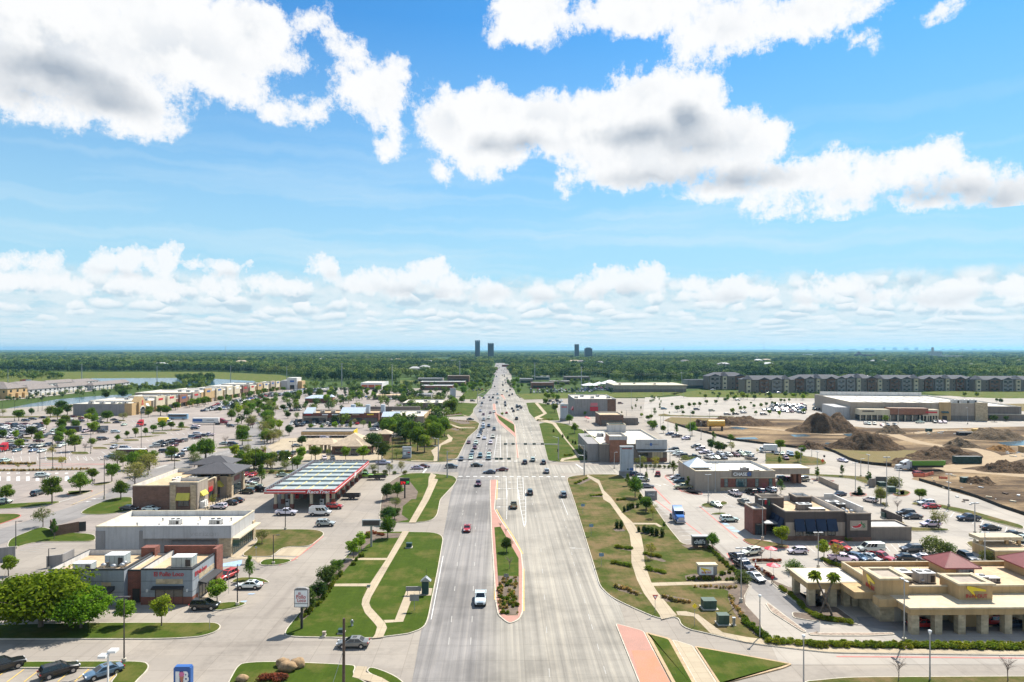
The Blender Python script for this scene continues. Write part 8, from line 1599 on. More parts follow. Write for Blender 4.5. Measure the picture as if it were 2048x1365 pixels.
# ---- vehicles in place
CSPEC="""pickup black b1 5,1285 45
suv black b1 420,1310 45
sedan steel b1 735,1318 225
suv black f 410,1218 90
suv red b2 190,632 200
sedan white b2 350,698 270
suv silver b2 890,256 90
pickup white b2 612,178 90
suv red b2 952,134 90
sedan grey b2 1085,1112 270
suv white u7 320,1350 282
sedan black u7 520,1275 284
sedan black u7 615,1235 284
suv olive u7 805,1085 280
pickup black u7 1000,1050 282
pickup white u7 925,995 282
suv charcoal u7 908,915 200
sedan red u7 770,795 200
sedan red u7 910,795 190
suv navy u7 640,790 200
sedan silver u7 1415,800 70
suv charcoal u7 700,920 20
suv charcoal u7 1335,435 180
suv charcoal u7 1462,430 180
suv black u7 1580,435 180
hatch red u7 1495,515 215
sedan grey u7 1650,290 45
sedan maroon u7 225,560 75
suv steel u7 365,535 65
suv grey u7 730,360 60
sedan silver u7 420,255 90
suv black u7 560,262 90
pickup silver u8 1420,765 90
suv white u8 415,680 160
suv charcoal u8 555,682 160
suv white u8 420,325 90
pickup green u8 1110,985 90
sedan red b3 405,290 180
pickup white b3 500,795 180
pickup tan b3 735,125 0
suv charcoal b3 850,32 0
suv grey b3 1087,48 0
suv maroon t3 668,1245 180
sedan navy t3 523,1028 180
sedan white t3 605,1020 180
sedan teal t3 610,1000 180
suv grey t3 616,978 180
suv teal t3 685,1003 180
sedan teal t3 757,1022 180
suv white t3 758,1000 180
sedan pink t3 765,963 180
suv maroon t3 638,932 180
pickup white t3 648,892 180
sedan maroon t3 587,885 180
suv white t3 773,890 180
sedan white t3 720,848 180
suv white t3 672,836 180
sedan navy t3 685,808 180
suv charcoal t3 692,782 180
suv charcoal t3 803,772 180
pickup white t3 793,838 180
suv white t3 710,735 180
sedan steel t3 710,756 180
suv navy t3 757,744 180
suv silver t3 714,688 180
suv white t3 757,676 180
sedan maroon t3 712,643 180
sedan maroon t3 770,630 180
pickup white t3 685,616 180
sedan white t3 693,567 180
suv charcoal t3 700,547 180
suv charcoal t3 826,542 180
pickup white t3 837,506 180
suv charcoal t3 715,502 180
sedan white t3 683,497 180
suv charcoal t3 440,1095 90
sedan black t3 655,1083 90
sedan navy t3 763,1142 270
sedan maroon t3 870,1120 270
sedan silver t3 150,1105 90
sedan maroon t3 205,1092 90
suv charcoal t3 1065,1058 0
suv white t3 1133,1035 0
suv charcoal t3 1223,1060 0
suv silver t3 1250,1136 0
suv black t3 968,616 0
pickup charcoal t3 995,682 0
suv charcoal t3 1022,574 0
suv charcoal t3 1034,586 0
suv charcoal t3 933,482 0
suv black t3 958,470 0
sedan black t3 600,685 90
sedan navy t3 533,525 90
suv charcoal t3 620,528 90
sedan black t3 470,522 90
suv white b4 845,225 90
sedan white b4 752,118 165
pickup charcoal b4 958,110 170
pickup white b4 885,40 350
jeep black v3 870,1095 345
suv navy v3 1010,1080 350
suv white v3 1210,1060 350
hatch white b4 1330,452 270
suv white b4 1000,462 250
pickup navy b4 915,510 170
pickup charcoal b4 952,562 168
sedan silver b4 1033,640 165
van white b5 405,440 270
suv charcoal b5 690,440 270
pickup red b5 475,500 150
sedan white b5 400,500 150
hatch steel b5 312,500 150
pickup white b5 205,510 100
suv red b5 190,425 150
sedan black b5 665,500 100
sedan white b5 765,500 285
suv black b5 1090,500 180
suv white b5 795,110 270
sedan red b5 830,132 270
suv charcoal b5 650,182 270
sedan charcoal b5 700,205 270
suv white b5 825,262 270
pickup navy b5 1095,218 270
sedan black b5 1255,285 90
pickup black b5 1410,345 270
suv white b5 1478,372 270
sedan red b5 760,975 270
sedan navy b5 1405,975 270
suv red b5 1255,960 270
hatch white v5 1200,890 330
sedan navy v5 690,785 60
suv red v2 990,785 15
suv navy v2 615,790 90
sedan charcoal v2 680,815 90
suv white v2 735,880 90
sedan grey v2 800,990 90
suv white v2 1310,845 270
suv steel v2 1375,900 270
pickup tan v2 1415,1010 270
pickup white v2 1540,775 265
suv navy v2 1185,95 250
pickup charcoal v2 1310,130 250
suv white v2 1465,170 250
suv black v2 1255,360 270
sedan white v2 1300,400 270
suv white v2 1330,440 270
suv charcoal v2 1400,465 270
suv charcoal v2 1635,310 250
suv silver v2 1710,350 250
suv white v2 1770,410 250
pickup charcoal v2 1610,490 90
suv white v3 120,410 160
suv silver v3 180,440 160
pickup white v3 155,500 160
sedan white v3 275,500 165
suv silver v3 350,440 165
suv charcoal v3 395,505 165
suv white v3 488,455 165
suv maroon v3 610,455 165
suv white v3 725,450 165
sedan black v3 690,400 165
suv white v3 840,440 150
pickup tan v3 870,510 150
sedan black v3 1305,420 200
sedan white v3 1410,425 200
suv silver v3 1510,430 200
suv steel v3 1560,450 200
suv maroon v3 1465,510 190
sedan red v3 1520,870 90
jeep charcoal v3 1745,880 250
suv charcoal v3 1425,870 90
sedan white v5 730,205 160
pickup tan v5 20,540 90
suv red t5 900,1160 80
suv white t5 470,725 200
suv silver t5 440,722 200
sedan maroon t5 580,735 200
suv white t5 515,725 200
suv charcoal t5 630,735 200
suv charcoal t5 690,735 200
pickup white t5 905,712 80
suv charcoal t5 1030,710 200
suv white t5 1075,712 200
suv white t5 1115,712 200
sedan black u2 740,145 75
suv charcoal u2 560,175 75
suv navy u2 440,200 75
suv maroon u2 735,250 0
sedan black u2 830,205 80
sedan black u2 930,205 80
suv white u2 1200,175 0
suv charcoal u2 1230,215 0
suv maroon u2 1392,165 0
sedan navy u2 1395,205 0
sedan maroon u2 1250,130 75
suv silver u2 1750,165 0
jeep black u2 1710,230 20
suv charcoal u2 645,490 180
suv charcoal u2 745,480 180
suv charcoal u2 980,505 180
sedan black u2 400,545 75
sedan maroon u2 665,550 80
sedan white u2 200,560 80
suv silver u2 185,485 180
suv charcoal u2 315,495 180
suv charcoal u2 300,640 180
suv silver u2 425,645 180
suv charcoal u2 560,650 180
suv white u2 690,640 180
suv navy u2 810,625 180
sedan steel u2 288,715 180
sedan steel u2 565,715 180
sedan white u2 710,725 180
suv navy u2 190,640 0
suv white u2 1050,575 70
suv white u2 1060,625 180
sedan white u2 960,650 90
suv charcoal u2 1740,510 40
sedan white u2 1340,500 75
suv white u2 730,1150 75
suv white u2 95,900 0
suv charcoal u2 1745,385 90
van silver u2 1465,385 180
sedan maroon u2 1150,405 80
sedan white u2 1010,405 80
sedan maroon u2 690,400 80
sedan white u2 850,430 80
suv silver u2 915,375 180
suv navy u2 1290,370 90
suv silver u6 235,490 175
suv silver u6 430,505 90
pickup steel u6 200,655 270
pickup charcoal u6 1050,410 270
jeep black u6 1110,455 190
suv maroon u6 1265,460 190
suv white u6 1225,640 90
suv black u6 1370,640 185
suv silver u6 1470,540 200
suv charcoal u6 1100,560 90
suv charcoal u6 60,345 30
suv charcoal u6 40,225 60
suv white u6 265,225 75
sedan charcoal u6 290,60 60
sedan white u6 412,100 0
sedan charcoal u6 245,15 60
suv navy u6 1620,165 40
suv white u6 1640,130 40
suv white u6 1665,260 90
sedan charcoal u6 1785,285 90
pickup white u4 150,1300 270
suv charcoal u4 525,1148 90
suv silver u4 1055,955 60
suv maroon u4 870,1120 200
suv charcoal b1 270,38 5
sedan charcoal b1 915,145 95
sedan white b1 1070,150 95
sedan white b1 25,95 90
suv steel v1 1090,850 90
suv maroon v1 350,755 95
suv charcoal v1 555,1070 170
suv charcoal v1 625,1085 170
suv grey v1 920,1150 100
suv white v4 645,700 90
suv tan v4 200,880 95
suv grey v4 465,945 90
suv charcoal v4 610,940 90
suv silver v4 745,915 80
suv charcoal v4 1085,945 90
suv white v4 1170,580 90
suv white v4 1340,575 90
suv white v4 1465,580 90
suv navy v1 1650,860 90
"""
VEH=[]
for line in CSPEC .strip().split('\n'):
 kind,colr,crop,xy,hd=line .split();x,y=map(float,xy .split(','));px,py=FP(crop,x,y);VEH .append((W(px,py),kind,colr,float(hd),1))
KND=['sedan','suv','suv','pickup','sedan','hatch'];CC=['white']*5+['silver']*4+['grey']*3+['charcoal']*4+['black']*4+['navy','steel','red','maroon','blue']
def rows(s,nrow,ncol,fill,hd,jx=.3,seed=1):
 """cars in rows over a quadrilateral lot, corner order: near left, near right, far right, far left"""
 r=random .Random(seed);a,b_,c,d=wpts(s)
 for j in range(nrow):
  v=(j+.5)/nrow;p,q=a .lerp(d,v),b_ .lerp(c,v)
  for i in range(ncol):
   if r .random()>fill:continue
   w=p .lerp(q,(i+.5)/ncol)+Vector((r .uniform(-jx,jx),r .uniform(-jx,jx),0));VEH .append((w,r .choice(KND),r .choice(CC),hd+(180 if r .random()<.5 else 0),0))
rows('u4 330,760 850,700 1450,590 1250,560',6,32,.86,10,seed=2);rows('u4 1200,640 1792,590 1792,500 1500,560',7,30,.85,5,seed=3);rows('u5 0,600 330,560 600,480 0,510',7,24,.72,5,seed=4);rows('u4 0,900 480,860 850,720 380,740',6,26,.8,15,seed=5);rows('u5 680,545 1000,540 1050,470 760,480',3,14,.4,5,seed=6)
rows('u2 -40,500 560,420 800,340 -40,340',7,19,.82,0,seed=7);rows('u2 -40,330 700,320 700,270 -40,255',3,16,.75,5,seed=8);rows('v4 1060,870 1792,930 1792,770 1250,770',9,18,.85,0,seed=9);rows('t5 0,610 60,600 90,560 0,545',5,6,.6,0,seed=10)
rows('t3 1110,460 1650,450 1720,415 1110,420',4,42,.55,0,seed=11);rows('t3 1550,440 1792,440 1792,400 1600,400',4,22,.6,90,seed=12);rows('v1 0,520 160,500 170,460 0,450',4,12,.6,0,seed=13);rows('t4 60,450 120,450 120,430 60,430',2,5,.5,0,seed=14);rows('u5 1320,690 1792,700 1792,660 1320,650',3,20,.45,0,seed=15)
rows('u5 20,1145 1000,1150 1000,1090 20,1080',2,24,.5,0,seed=16);rows('u5 1230,1240 1330,1180 1380,1090 1280,1100',5,3,.8,60,seed=17);rows('t3 1250,560 1400,560 1380,510 1280,515',4,7,.5,20,seed=18);rows('t3 0,440 120,430 130,405 0,410',3,12,.5,0,seed=19);rows('u4 1520,1180 1792,1150 1792,1030 1560,1060',3,9,.6,0,seed=20);rows('t3 600,440 740,440 740,425 610,425',2,9,.5,0,seed=21);rows('t5 190,445 900,440 900,432 190,436',1,50,.5,0,seed=22);rows('v4 150,530 280,530 270,505 150,500',2,8,.7,90,seed=23);rows('u5 620,690 1200,690 1100,600 640,600',3,14,.5,0,seed=25);rows('t3 0,500 130,520 200,490 0,470',3,8,.6,5,seed=26);rows('u4 1330,900 1792,880 1792,800 1400,800',3,12,.5,5,seed=27);rows('u6 900,500 1700,330 1600,300 900,430',2,10,.4,60,seed=28);rows('t3 600,395 660,395 655,350 610,350',6,4,.6,0,seed=24)
r=random .Random(77)
for i in range(55):
 y=480+1500*r .random()**1.3;left=r .random()<.55;ln=r .choice((0,1,2));cx=(-2.5-ln*3.6) if left else (4.0+ln*3.6)
 if y<620:cx*=1.25
 VEH .append((Vector((cx+r .uniform(-.4,.4)-1,y,0)),r .choice(KND),r .choice(CC),180 if left else 0,0))
VEH=[v for v in VEH if v[0].y>20]
VEH .sort(key=lambda v:( not v[4],v[0].length));NI=0;rest=[];taken=[]
for p,kind,colr,hd,ex in VEH:
 d=p .length
 if not ex and any((p .x-q .x)**2+(p .y-q .y)**2<9 for q in taken):continue
 taken .append(p)
 if NI>=292:rest .append((p,kind,colr,hd));continue
 NI+=1;full,lo=CARS[kind];col=tuple(min(.8,c*rnd .uniform(.85,1.12)) for c in COLORS[colr]);px,py=PIX(p);lab='%s %s %s'%(CWORD .get(colr,colr),KWORD[kind],where(px,py));z=.03
 if px>1780 and py>1245:z=.03
 if d<250:o=dup(full,(p .x,p .y,z),-R(hd),1.0,col,('body',))
 else :o=lo .copy();COL .objects .link(o);o .location=(p .x,p .y,z);o .rotation_euler=(0,0,-R(hd));o .color=(*col,1)
 tag(o,lab,'car','cars and pickups');ORD .append(o)
 # everything farther: one mass of parked and moving cars
big=MB();mats=[flat('far_paint_'+k,COLORS[k],.25) for k in ('white','silver','grey','charcoal','black','navy','steel','red','maroon','blue')];kk=['white','silver','grey','charcoal','black','navy','steel','red','maroon','blue'];nm=len(mats)
for p,kind,colr,hd in rest:
 me=CARS[kind][1].data;a=-R(hd);c,s=math .cos(a),math .sin(a);o0=len(big .v);big .v+=[(v .co .x*c-v .co .y*s+p .x,v .co .x*s+v .co .y*c+p .y,v .co .z+.03) for v in me .vertices]
 for f_ in me .polygons:big .f .append(tuple(i+o0 for i in f_ .vertices));mi=f_ .material_index;big .m .append(kk .index(colr) if mi==0 and colr in kk else nm+(1 if mi in (3,) else 0) if mi!=0 else 0);big .sm .append(False)
o=big .build('distant_cars',mats+[M_TRIM,M_GLASS]);o['kind']='stuff'
# open boot lid of the black sedan
# ---- lorries, bus, motorhome
def wheels(t,xs,r,hw,w=.28,dual=False):
 for y in xs:
  for s in (-1,1):
   m_=MB();m_ .cylx(-w/2,w/2,0,0,r,16);m_ .cylx(-w/2-.01,w/2+.01,0,0,r*.55,12,1,1);o=m_ .build('wheel',[M_TYRE,M_RIM],t);o .location=(s*(hw-w/2),y,r)
def tractor(col,label,p,hd,trailer=None):
 t=thing('semi_truck',label,'lorry');pm_=flat('cab_'+label .split()[0]+label .split()[1],col,.3)
 m_=MB();P=[(-1.15,1.0,1.0),(1.15,1.0,1.0),(1.15,3.6,1.0),(-1.15,3.6,1.0)]
 def loft(st):
  v=[];f=[]
  for y,w,z0,z1 in st:v+=[(-w,y,z0),(w,y,z0),(w,y,z1),(-w,y,z1)]
  for k in range(len(st)-1):
   for i in range(4):f .append((k*4+i,k*4+(i+1)%4,k*4+4+(i+1)%4,k*4+4+i))
  f+=[(3,2,1,0),tuple(range(len(v)-4,len(v)))];return v,f
 m_ .add(*loft([(4.3,.85,.75,1.75),(4.1,.95,.6,1.95),(2.6,1.1,.6,2.15)]));m_ .add(*loft([(2.62,1.18,.7,2.2),(2.2,1.2,.7,3.0),(.2,1.22,.7,3.9),(-.1,1.22,.7,3.95)]));m_ .build('cab',pm_,t,sharp=25)
 m_=MB();m_ .add([(-1.05,2.66,2.2),(1.05,2.66,2.2),(1.03,2.27,2.95),(-1.03,2.27,2.95)],[(0,1,2,3)])
 for s in (-1,1):m_ .add([(s*1.225,1.2,2.2),(s*1.225,2.2,2.2),(s*1.225,2.0,2.85),(s*1.225,1.2,2.85)],[(0,1,2,3)])
 m_ .build('window_glass',M_GLASS,t);m_=MB();m_ .box(-.7,.7,4.3,4.36,.9,1.7);m_ .build('grille',M_STEEL,t);m_=MB();m_ .box(-1.2,1.2,4.2,4.5,.35,.75);m_ .build('bumper',M_STEEL,t)
 for s in (-1,1):m_=MB();m_ .box(s*.82-.18,s*.82+.18,4.2,4.34,.9,1.2);m_ .build('headlight',M_LAMPW,t);m_=MB();m_ .box(s*1.38-.1,s*1.38+.1,2.4,2.5,1.9,2.7);m_ .build('mirror',M_BLACKM,t);m_=MB();m_ .cylx(s*1.05-.25,s*1.05+.25,.6,.75,.34,12);m_ .build('fuel_tank',M_STEEL,t)
 m_=MB();m_ .box(-.5,.5,-3.4,2.0,.75,1.05);m_ .box(-1.1,1.1,-2.9,-1.3,1.05,1.15);m_ .build('chassis',M_BLACKM,t);wheels(t,(3.2,-1.3,-2.6),.52,1.2,.34)
 t .location=p;t .rotation_euler=(0,0,-R(hd));return t
tractor((.02,.13,.42),'bright blue semi truck cab parked facing the road',W(*FP('b4',474,215)),180);tractor((.45,.02,.03),'red semi truck cab in the middle of the left lot',W(*FP('u6',712,110)),180);tractor((.42,.02,.04),'red semi truck cab at the left edge of the lot',W(*FP('u2',95,705)),178)
t=tractor((.22,.02,.04),'dark red semi truck pulling a long white trailer',W(*FP('u4',355,1105)),90);
def tbox(t,name,mat,*a):m_=MB();m_ .box(*a);v=m_ .v;o=MB();o .v=v;o .f=m_ .f;o .m=m_ .m;o .sm=m_ .sm;me=o .build(name,mat);me .parent=t;return me
tbox(t,'trailer',M_WHITEM,-1.25,1.25,-16.5,-1.0,1.2,4.0);tbox(t,'trailer_stripe',M_SIGNBLUE,1.25,1.27,-16.3,-10.5,1.9,3.5);tbox(t,'trailer_lettering',M_GREYM,1.25,1.27,-8,-3.5,2.5,3.0);tbox(t,'trailer_chassis',M_BLACKM,-.6,.6,-16,-2,.8,1.2);wheels(t,(-14.2,-15.4),.52,1.25,.34)
def boxveh(name,label,p,hd,Ln,hh,mat,glass,extra=(),cat='bus'):
 t=thing(name,label,cat);f=Ln/2;m_=MB();m_ .prism(chaikin([Vector(q) for q in ((-1.25,-f),(1.25,-f),(1.25,f),(-1.25,f))],.4,2),.45,hh,0,bottom=True);m_ .build('body',mat,t)
 for s in (-1,1):tbox(t,'window_glass',M_GLASS,min(s*1.25,s*1.27),max(s*1.25,s*1.27),*glass)
 tbox(t,'windscreen',M_GLASS,-1.0,1.0,f-.01,f+.03,1.3,hh-.4);tbox(t,'roof',M_WHITEM,-1.1,1.1,-f+.3,f-.3,hh,hh+.12)
 for nm_,mt,a in extra:tbox(t,nm_,mt,*a)
 wheels(t,(f-2.6,-f+2.8),.5,1.26,.34);t .location=p;t .rotation_euler=(0,0,-R(hd));return t
boxveh('coach','pale blue coach with dark windows before the store row',W(*FP('u3',1335,1018)),270,12.6,3.5,flat('coach_blue',(.20,.34,.46)),(-5.8,5.6,2.0,3.1),(('lower_stripe',M_REDROOF,(-1.27,1.27,-4,4,1.85,1.97)),));boxveh('motorhome','maroon motorhome with cream swoosh in the left lot',W(*FP('u6',545,648)),90,12.2,3.6,flat('rv_maroon',(.09,.035,.04)),(-4.5,4.8,2.3,3.0),(('swoosh',M_CREAM,(1.25,1.275,-2.6,2.8,1.2,1.7)),('lower_panel',M_TAUPE,(1.25,1.273,-5.6,5.6,.5,.85))),'motorhome')
def boxtruck(label,p,hd,col,name='box_truck'):
 t=thing(name,label,'lorry');tbox(t,'cargo_box',col,-1.2,1.2,-4.2,1.3,.95,3.5);tbox(t,'chassis',M_BLACKM,-.5,.5,-4,3,.55,.95);m_=MB();m_ .add([(-1.05,1.4,.5),(1.05,1.4,.5),(1.05,3.4,.5),(-1.05,3.4,.5),(-1.05,1.4,2.4),(1.05,1.4,2.4),(1.0,2.5,2.35),(-1.0,2.5,2.35),(-1.0,2.95,1.45),(1.0,2.95,1.45),(-.95,3.45,1.25),(.95,3.45,1.25)],[(3,2,1,0),(0,1,5,4),(4,5,6,7),(7,6,9,8),(8,9,11,10),(10,11,2,3),(0,4,7,8,10,3),(1,2,11,9,6,5)]);m_ .build('cab',M_WHITEM,t);m_=MB();m_ .add([(-.92,2.57,2.25),(.92,2.57,2.25),(.92,2.98,1.5),(-.92,2.98,1.5)],[(0,1,2,3)])
 for s in (-1,1):m_ .add([(s*1.06,1.6,1.45),(s*1.06,2.75,1.45),(s*1.035,2.4,2.2),(s*1.045,1.6,2.2)],[(0,1,2,3)])
 m_ .build('window_glass',M_GLASS,t);wheels(t,(2.5,-2.6),.42,1.15);t .location=p;t .rotation_euler=(0,0,-R(hd))
boxtruck('white box truck in the lane lot below the building site',W(*FP('v3',1140,385)),275,M_WHITEM);boxtruck('yellow box truck in the left lot near the coach',W(*FP('u3',1120,1085)),90,M_SIGNYEL)
# white cargo van with a roof rack under the canopy edge
t=dup(CARS['van'][0],W(*FP('b2',852,180)),-R(90),(1.05,1.05,1.1),COLORS['white'],('body',));tag(t,'white cargo van with ladder rack by the fuel canopy edge','van');tbox(t,'roof_rack',M_STEEL,-.7,.7,-2.4,1.2,2.2,2.28)
# tipper
p=W(*FP('t5',800,1112));t=tractor((.55,.56,.56),'white dump truck hauling a lime green tipper trailer',p,270);tr=MB();g_=flat('tipper_green',(.13,.30,.03))
tr .add([(-1.2,-13.4,1.9),(1.2,-13.4,1.9),(1.2,-1.2,1.9),(-1.2,-1.2,1.9),(-1.3,-13.6,3.6),(1.3,-13.6,3.6),(1.3,-1.0,3.6),(-1.3,-1.0,3.6)],[(0,3,2,1),(4,5,6,7),(0,1,5,4),(1,2,6,5),(2,3,7,6),(3,0,4,7)]);tr .build('tipper_body',g_,None).parent=t;tbox(t,'trailer_chassis',M_BLACKM,-.5,.5,-13.2,-1.5,1.0,1.85);tbox(t,'load',M_MOUND2,-1.1,1.1,-13.2,-1.4,3.58,3.64);tbox(t,'sleeper',flat('cab_steel',(.30,.31,.32)),-1.2,1.2,-.9,-.15,1.2,3.4);wheels(t,(-11.4,-12.7),.52,1.2,.34)
def trailer(label,p,hd,Ln,mat,hgt):
 t=thing('flatbed_trailer',label,'trailer');tbox(t,'deck',mat,-1.1,1.1,-Ln/2,Ln/2,.7,.95);tbox(t,'side_rail',M_BLACKM,-1.15,-1.05,-Ln/2,Ln/2,.95,hgt);tbox(t,'side_rail',M_BLACKM,1.05,1.15,-Ln/2,Ln/2,.95,hgt);tbox(t,'tailgate',M_BLACKM,-1.0,1.0,-Ln/2,-Ln/2+.1,.95,hgt);tbox(t,'drawbar',M_BLACKM,-.1,.1,Ln/2,Ln/2+1.3,.6,.75);wheels(t,(-.5,.5),.36,1.15);t .location=p;t .rotation_euler=(0,0,-R(hd))
trailer('black flatbed trailer behind the dark pickup in the lot',W(*FP('u6',1270,388)),270,7.5,M_BLACKM,1.5);trailer('dark utility trailer parked right of the lime green pickup',W(*FP('u8',1320,1020)),270,6,M_BLACKM,1.4);trailer('black equipment trailer by the fuel canopy columns',W(*FP('b2',1075,65)),270,5,M_BLACKM,1.6)
p=W(*FP('u2',1300,382));t=thing('storage_container','dark blue storage containers in the left lot','container',p);m_=MB();m_ .box(p .x-7,p .x+1,p .y+1,p .y+3.4,0,3.0);m_ .build('body',pm('container_blue',(.035,.045,.065)),t);m_=MB();m_ .box(p .x-1.8,p .x+.9,p .y+.94,p .y+1.0,.2,2.8);m_ .build('door',M_BROWN,t);m_=MB()
p=W(*FP('u2',1600,375));t=thing('storage_container','blue storage container with white end doors in the left lot','container',p);m_=MB();m_ .box(p .x-4,p .x+6,p .y+1,p .y+3.4,0,3.0);m_ .build('body',pm('container_blue',(.035,.045,.065)),t);m_=MB();m_ .box(p .x+3,p .x+5.9,p .y+.94,p .y+1.0,.2,2.8);m_ .build('door',M_GREYL,t)
for k in CARS:drop(CARS[k][0]);bpy .data .objects .remove(CARS[k][1])
for k in TREES:
 for t in TREES[k]:drop(t)
for k in SHRUBS:
 for o in SHRUBS[k]:bpy .data .objects .remove(o)
 # ---- woodland to the horizon
def wcrown(seed,n=210):
 r=random .Random(seed);mb=MB()
 for i in range(9):
  d=rv(r);c=(d .x*2.6,d .y*2.6,6.2+d .z*2.0);leaves(mb,c,(2.6,2.6,2.3),n//9+4,1.35,r,.5)
 mb .lathe(0,0,[(.3,-.3),(.25,4.5),(.1,6.5)],5);m_=bpy .data .meshes .new('wood_crown');
 o=mb .build('wood_crown',M_WOODLEAF);COL .objects .unlink(o);return o
WC=[wcrown(i*3+1) for i in range(5)]
ng=bpy .data .node_groups .new('scatter','GeometryNodeTree');ng .interface .new_socket('Geometry',in_out='INPUT',socket_type='NodeSocketGeometry');ng .interface .new_socket('Geometry',in_out='OUTPUT',socket_type='NodeSocketGeometry')
gi=ng .nodes .new('NodeGroupInput');go=ng .nodes .new('NodeGroupOutput');ip=ng .nodes .new('GeometryNodeInstanceOnPoints');jg=ng .nodes .new('GeometryNodeJoinGeometry')
for o in WC:
 oi=ng .nodes .new('GeometryNodeObjectInfo');oi .inputs['Object'].default_value=o;oi .inputs['As Instance'].default_value=True;ng .links .new(oi .outputs['Geometry'],jg .inputs[0])
rot=ng .nodes .new('FunctionNodeRandomValue');rot .data_type='FLOAT_VECTOR';rot .inputs[1].default_value=(.12,.12,6.28)
na=ng .nodes .new('GeometryNodeInputNamedAttribute');na .data_type='FLOAT_VECTOR';na .inputs[0].default_value='sc'
ng .links .new(gi .outputs[0],ip .inputs['Points']);ng .links .new(jg .outputs[0],ip .inputs['Instance']);ip .inputs['Pick Instance'].default_value=True
ng .links .new(rot .outputs[0],ip .inputs['Rotation']);ng .links .new(na .outputs[0],ip .inputs['Scale']);ng .links .new(ip .outputs[0],go .inputs[0])
def scatter(name,P,S,label):
 me=bpy .data .meshes .new(name);me .from_pydata([tuple(p) for p in P],[],[]);a=me .attributes .new('sc','FLOAT_VECTOR','POINT');a .data .foreach_set('vector',np .array(S,dtype=np .float32).ravel())
 o=bpy .data .objects .new(name,me);COL .objects .link(o);m_=o .modifiers .new('scatter','NODES');m_ .node_group=ng;o['kind']='stuff';o['label']=label;return o
rng=random .Random(11);NEAR=[(-700,743),(50,743),(430,743.5),(560,749),(640,763),(900,762),(965,757),(1001,750),(1040,756),(1130,756),(1230,763),(1375,764),(1420,757),(2048,757),(2800,757)]
def near(px):
 for (a,ya),(b_,yb) in zip(NEAR[:-1],NEAR[1:]):
  if a<=px<=b_:return ya+(yb-ya)*(px-a)/(b_-a)
 return 745
CLEAR=[(865,905,715,727),(500,560,722,728),(835,870,720,726),(1120,1210,755,762),(1330,1410,728,733),(800,835,756,764),(75,320,727,730),(0,60,726.5,728.5)]
PL,SL,PR,SR=[],[],[],[];HS=[]
for i in range(44):
 wy=rng .uniform(1150,3000);px=rng .uniform(-60,2100);x=WXY(px,wy)
 if abs(x)<90 or PIX((x,wy,0))[1]>near(px)-3:continue
 w=rng .uniform(16,34);hh=rng .uniform(10,13.5);HS .append((x,wy,w));b=Bld('distant_house','small roof showing through the green wood '+('at the left' if px<700 else 'in the middle' if px<1300 else 'at the right'),x-w/2,x+w/2,wy,wy+14,'house','roofs showing through the wood');b .box('wall',rng .choice((M_CREAM,M_TAUPE,M_PARW)),x-w/2,x+w/2,wy,wy+14,0,hh);pyramid(b,x-w/2,x+w/2,wy,wy+14,hh,hh+3.5,rng .choice((M_SHINGLE,M_TILE,M_ROOFG,M_PARW)),w-12)
def trees_band(y0,y1,step,s,zs=1.0):
 y=y0
 while y<y1:
  half=y*.98;x=-half
  while x<half:
   p=Vector((x+rng .uniform(-.5,.5)*step,y+rng .uniform(-.5,.5)*step,-.4));px,py=PIX(p)
   ok=py<near(px) and not (abs(p .x+1)<24 and p .y<2300) and not any(a<px<b_ and c<py<d for a,b_,c,d in CLEAR) and not any(abs(p .x-hx)<hw*.8+6 and -110<p .y-hy<26 for hx,hy,hw in HS)
   if ok and rng .random()<.93:
    k=s*rng .uniform(.7,1.3);(PL if p .x<0 else PR).append(p);(SL if p .x<0 else SR).append((k,k,k*rng .uniform(.8,1.15)*zs))
   x+=step
  y+=step
trees_band(930,1700,12,1.3);trees_band(1700,2800,16,1.5);trees_band(2800,5200,26,2.1,.62);trees_band(5200,9000,52,4.2,.38)
def belt(s,n,sc=(.6,1.1)):
 P=pts(s);xs=[p[0] for p in P];ys=[p[1] for p in P];k=0;tries=0
 W2=[W(*p) for p in P];bx=(min(w .x for w in W2),max(w .x for w in W2));by=(min(w .y for w in W2),max(w .y for w in W2))
 while k<n and tries<n*60:
  tries+=1;x,y=rng .uniform(*bx),rng .uniform(*by);c=False;j=len(W2)-1
  for i in range(len(W2)):
   a,b_=W2[i],W2[j]
   if (a .y>y)!=(b_ .y>y) and x<(b_ .x-a .x)*(y-a .y)/(b_ .y-a .y)+a .x:c= not c
   j=i
  if c:q=rng .uniform(*sc);(PL if x<0 else PR).append(Vector((x,y,-.2)));(SL if x<0 else SR).append((q,q,q));k+=1
belt('f -300,748 60,746 128,755 120,761 -300,763',330);belt('f 352,758 425,756 430,768 360,772',90);belt('f 232,775 340,771 420,771 420,777 300,783 240,785',120,(.35,.7));belt('f -300,800 60,797 230,782 240,787 60,803 -300,815',90,(.25,.5));belt('f 600,770 720,770 720,776 620,778',14,(.5,.8));belt('f 780,770 840,768 845,800 790,800',26,(.5,.8));belt('f 640,782 720,782 720,800 650,800',16,(.5,.75))
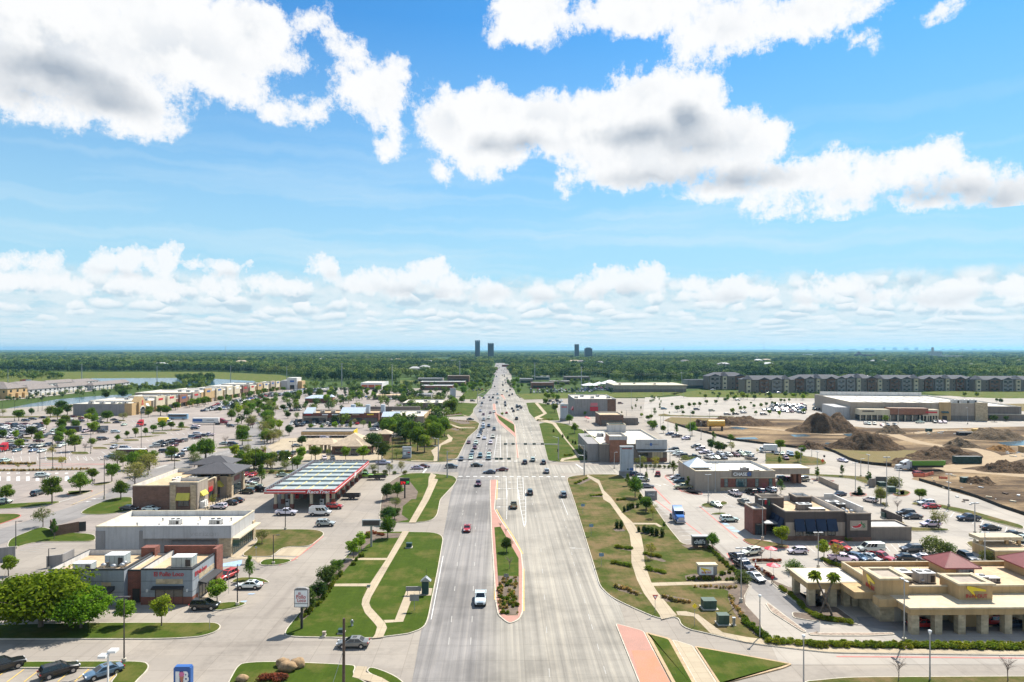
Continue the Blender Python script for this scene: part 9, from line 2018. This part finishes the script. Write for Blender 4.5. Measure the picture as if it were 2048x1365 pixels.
belt('f 600,775 900,775 880,850 610,850',95,(.45,.8));belt('f 780,800 900,800 880,880 760,880',30,(.5,.85));belt('f 1045,770 1230,770 1230,820 1080,830',30,(.4,.65));belt('f 440,800 600,790 600,840 470,850',30,(.45,.75));belt('f 0,790 240,778 240,786 0,800',30,(.4,.6));belt('f 930,752 985,752 978,768 945,775',60,(.5,.8));belt('f 1035,752 1060,752 1100,760 1040,763',50,(.5,.9));belt('f 1108,764 1200,762 1210,772 1120,776',26,(.4,.7));belt('f 1000,765 1030,764 1046,780 1030,782',8,(.4,.6));belt('f 880,800 905,798 915,830 890,840',14,(.5,.8));belt('f 770,860 830,850 850,872 800,890',12,(.6,.95));belt('f 1420,764 2100,762 2100,758 1420,759',120,(.7,1.1));belt('f 1300,795 1310,795 1312,830 1306,830',6,(.25,.4));belt('f 1400,789 1640,790 1640,793 1400,792',24,(.25,.45));belt('f 940,740 994,740 988,752 935,752',130,(.6,1.0));belt('f 1014,740 1060,740 1062,752 1022,752',130,(.6,1.0))
scatter('woodland',PL,SL,'dense green woodland left of the road, stretching to the horizon');scatter('woodland',PR,SR,'dense green woodland right of the road, stretching to the horizon')
# ---- air
m,nt,b=newmat('haze_air');nt .nodes .remove(b);pv=N(nt,'ShaderNodeVolumePrincipled');pv .inputs['Color'].default_value=(.30,.66,.96,1);pv .inputs['Density'].default_value=.00004;pv .inputs['Anisotropy'].default_value=.35;L(nt,pv .outputs[0],nt .nodes['Material Output'].inputs['Volume'])
hz=MB();hz .box(-28500,28500,-600,31000,-4,142);o=hz .build('haze',m);o['kind']='stuff';o['label']='thin bluish air between here and the horizon'
SC .cycles .volume_bounces=0
# ---- labels: which one of several look-alikes
NUM=['','one','two','three','four','five','six','seven','eight','nine','ten','eleven','twelve','thirteen','fourteen','fifteen','sixteen','seventeen','eighteen']
NTH=['','leftmost','second from left','third from left','fourth from left','fifth from left','sixth from left','seventh from left','eighth from left','ninth from left','tenth from left','eleventh from left','twelfth from left','thirteenth from left','fourteenth from left','fifteenth from left','sixteenth from left','seventeenth from left','rightmost']
by={}
for o in SC .objects:
 if o .parent is None and 'label' in o and 'category' in o:by .setdefault(o['label'],[]).append(o)
for lab,ob in by .items():
 n=len(ob)
 if 1<n<=12:
  ob .sort(key=lambda o:PIX(o .location)[0])
  for i,o in enumerate(ob):o['label']='%s, %s of %s'%(lab,'rightmost' if i==n-1 else NTH[i+1],NUM[n])
for o in list(SC .objects):
 for k in ('hh','rr','col'):
  if k in o:del o[k]
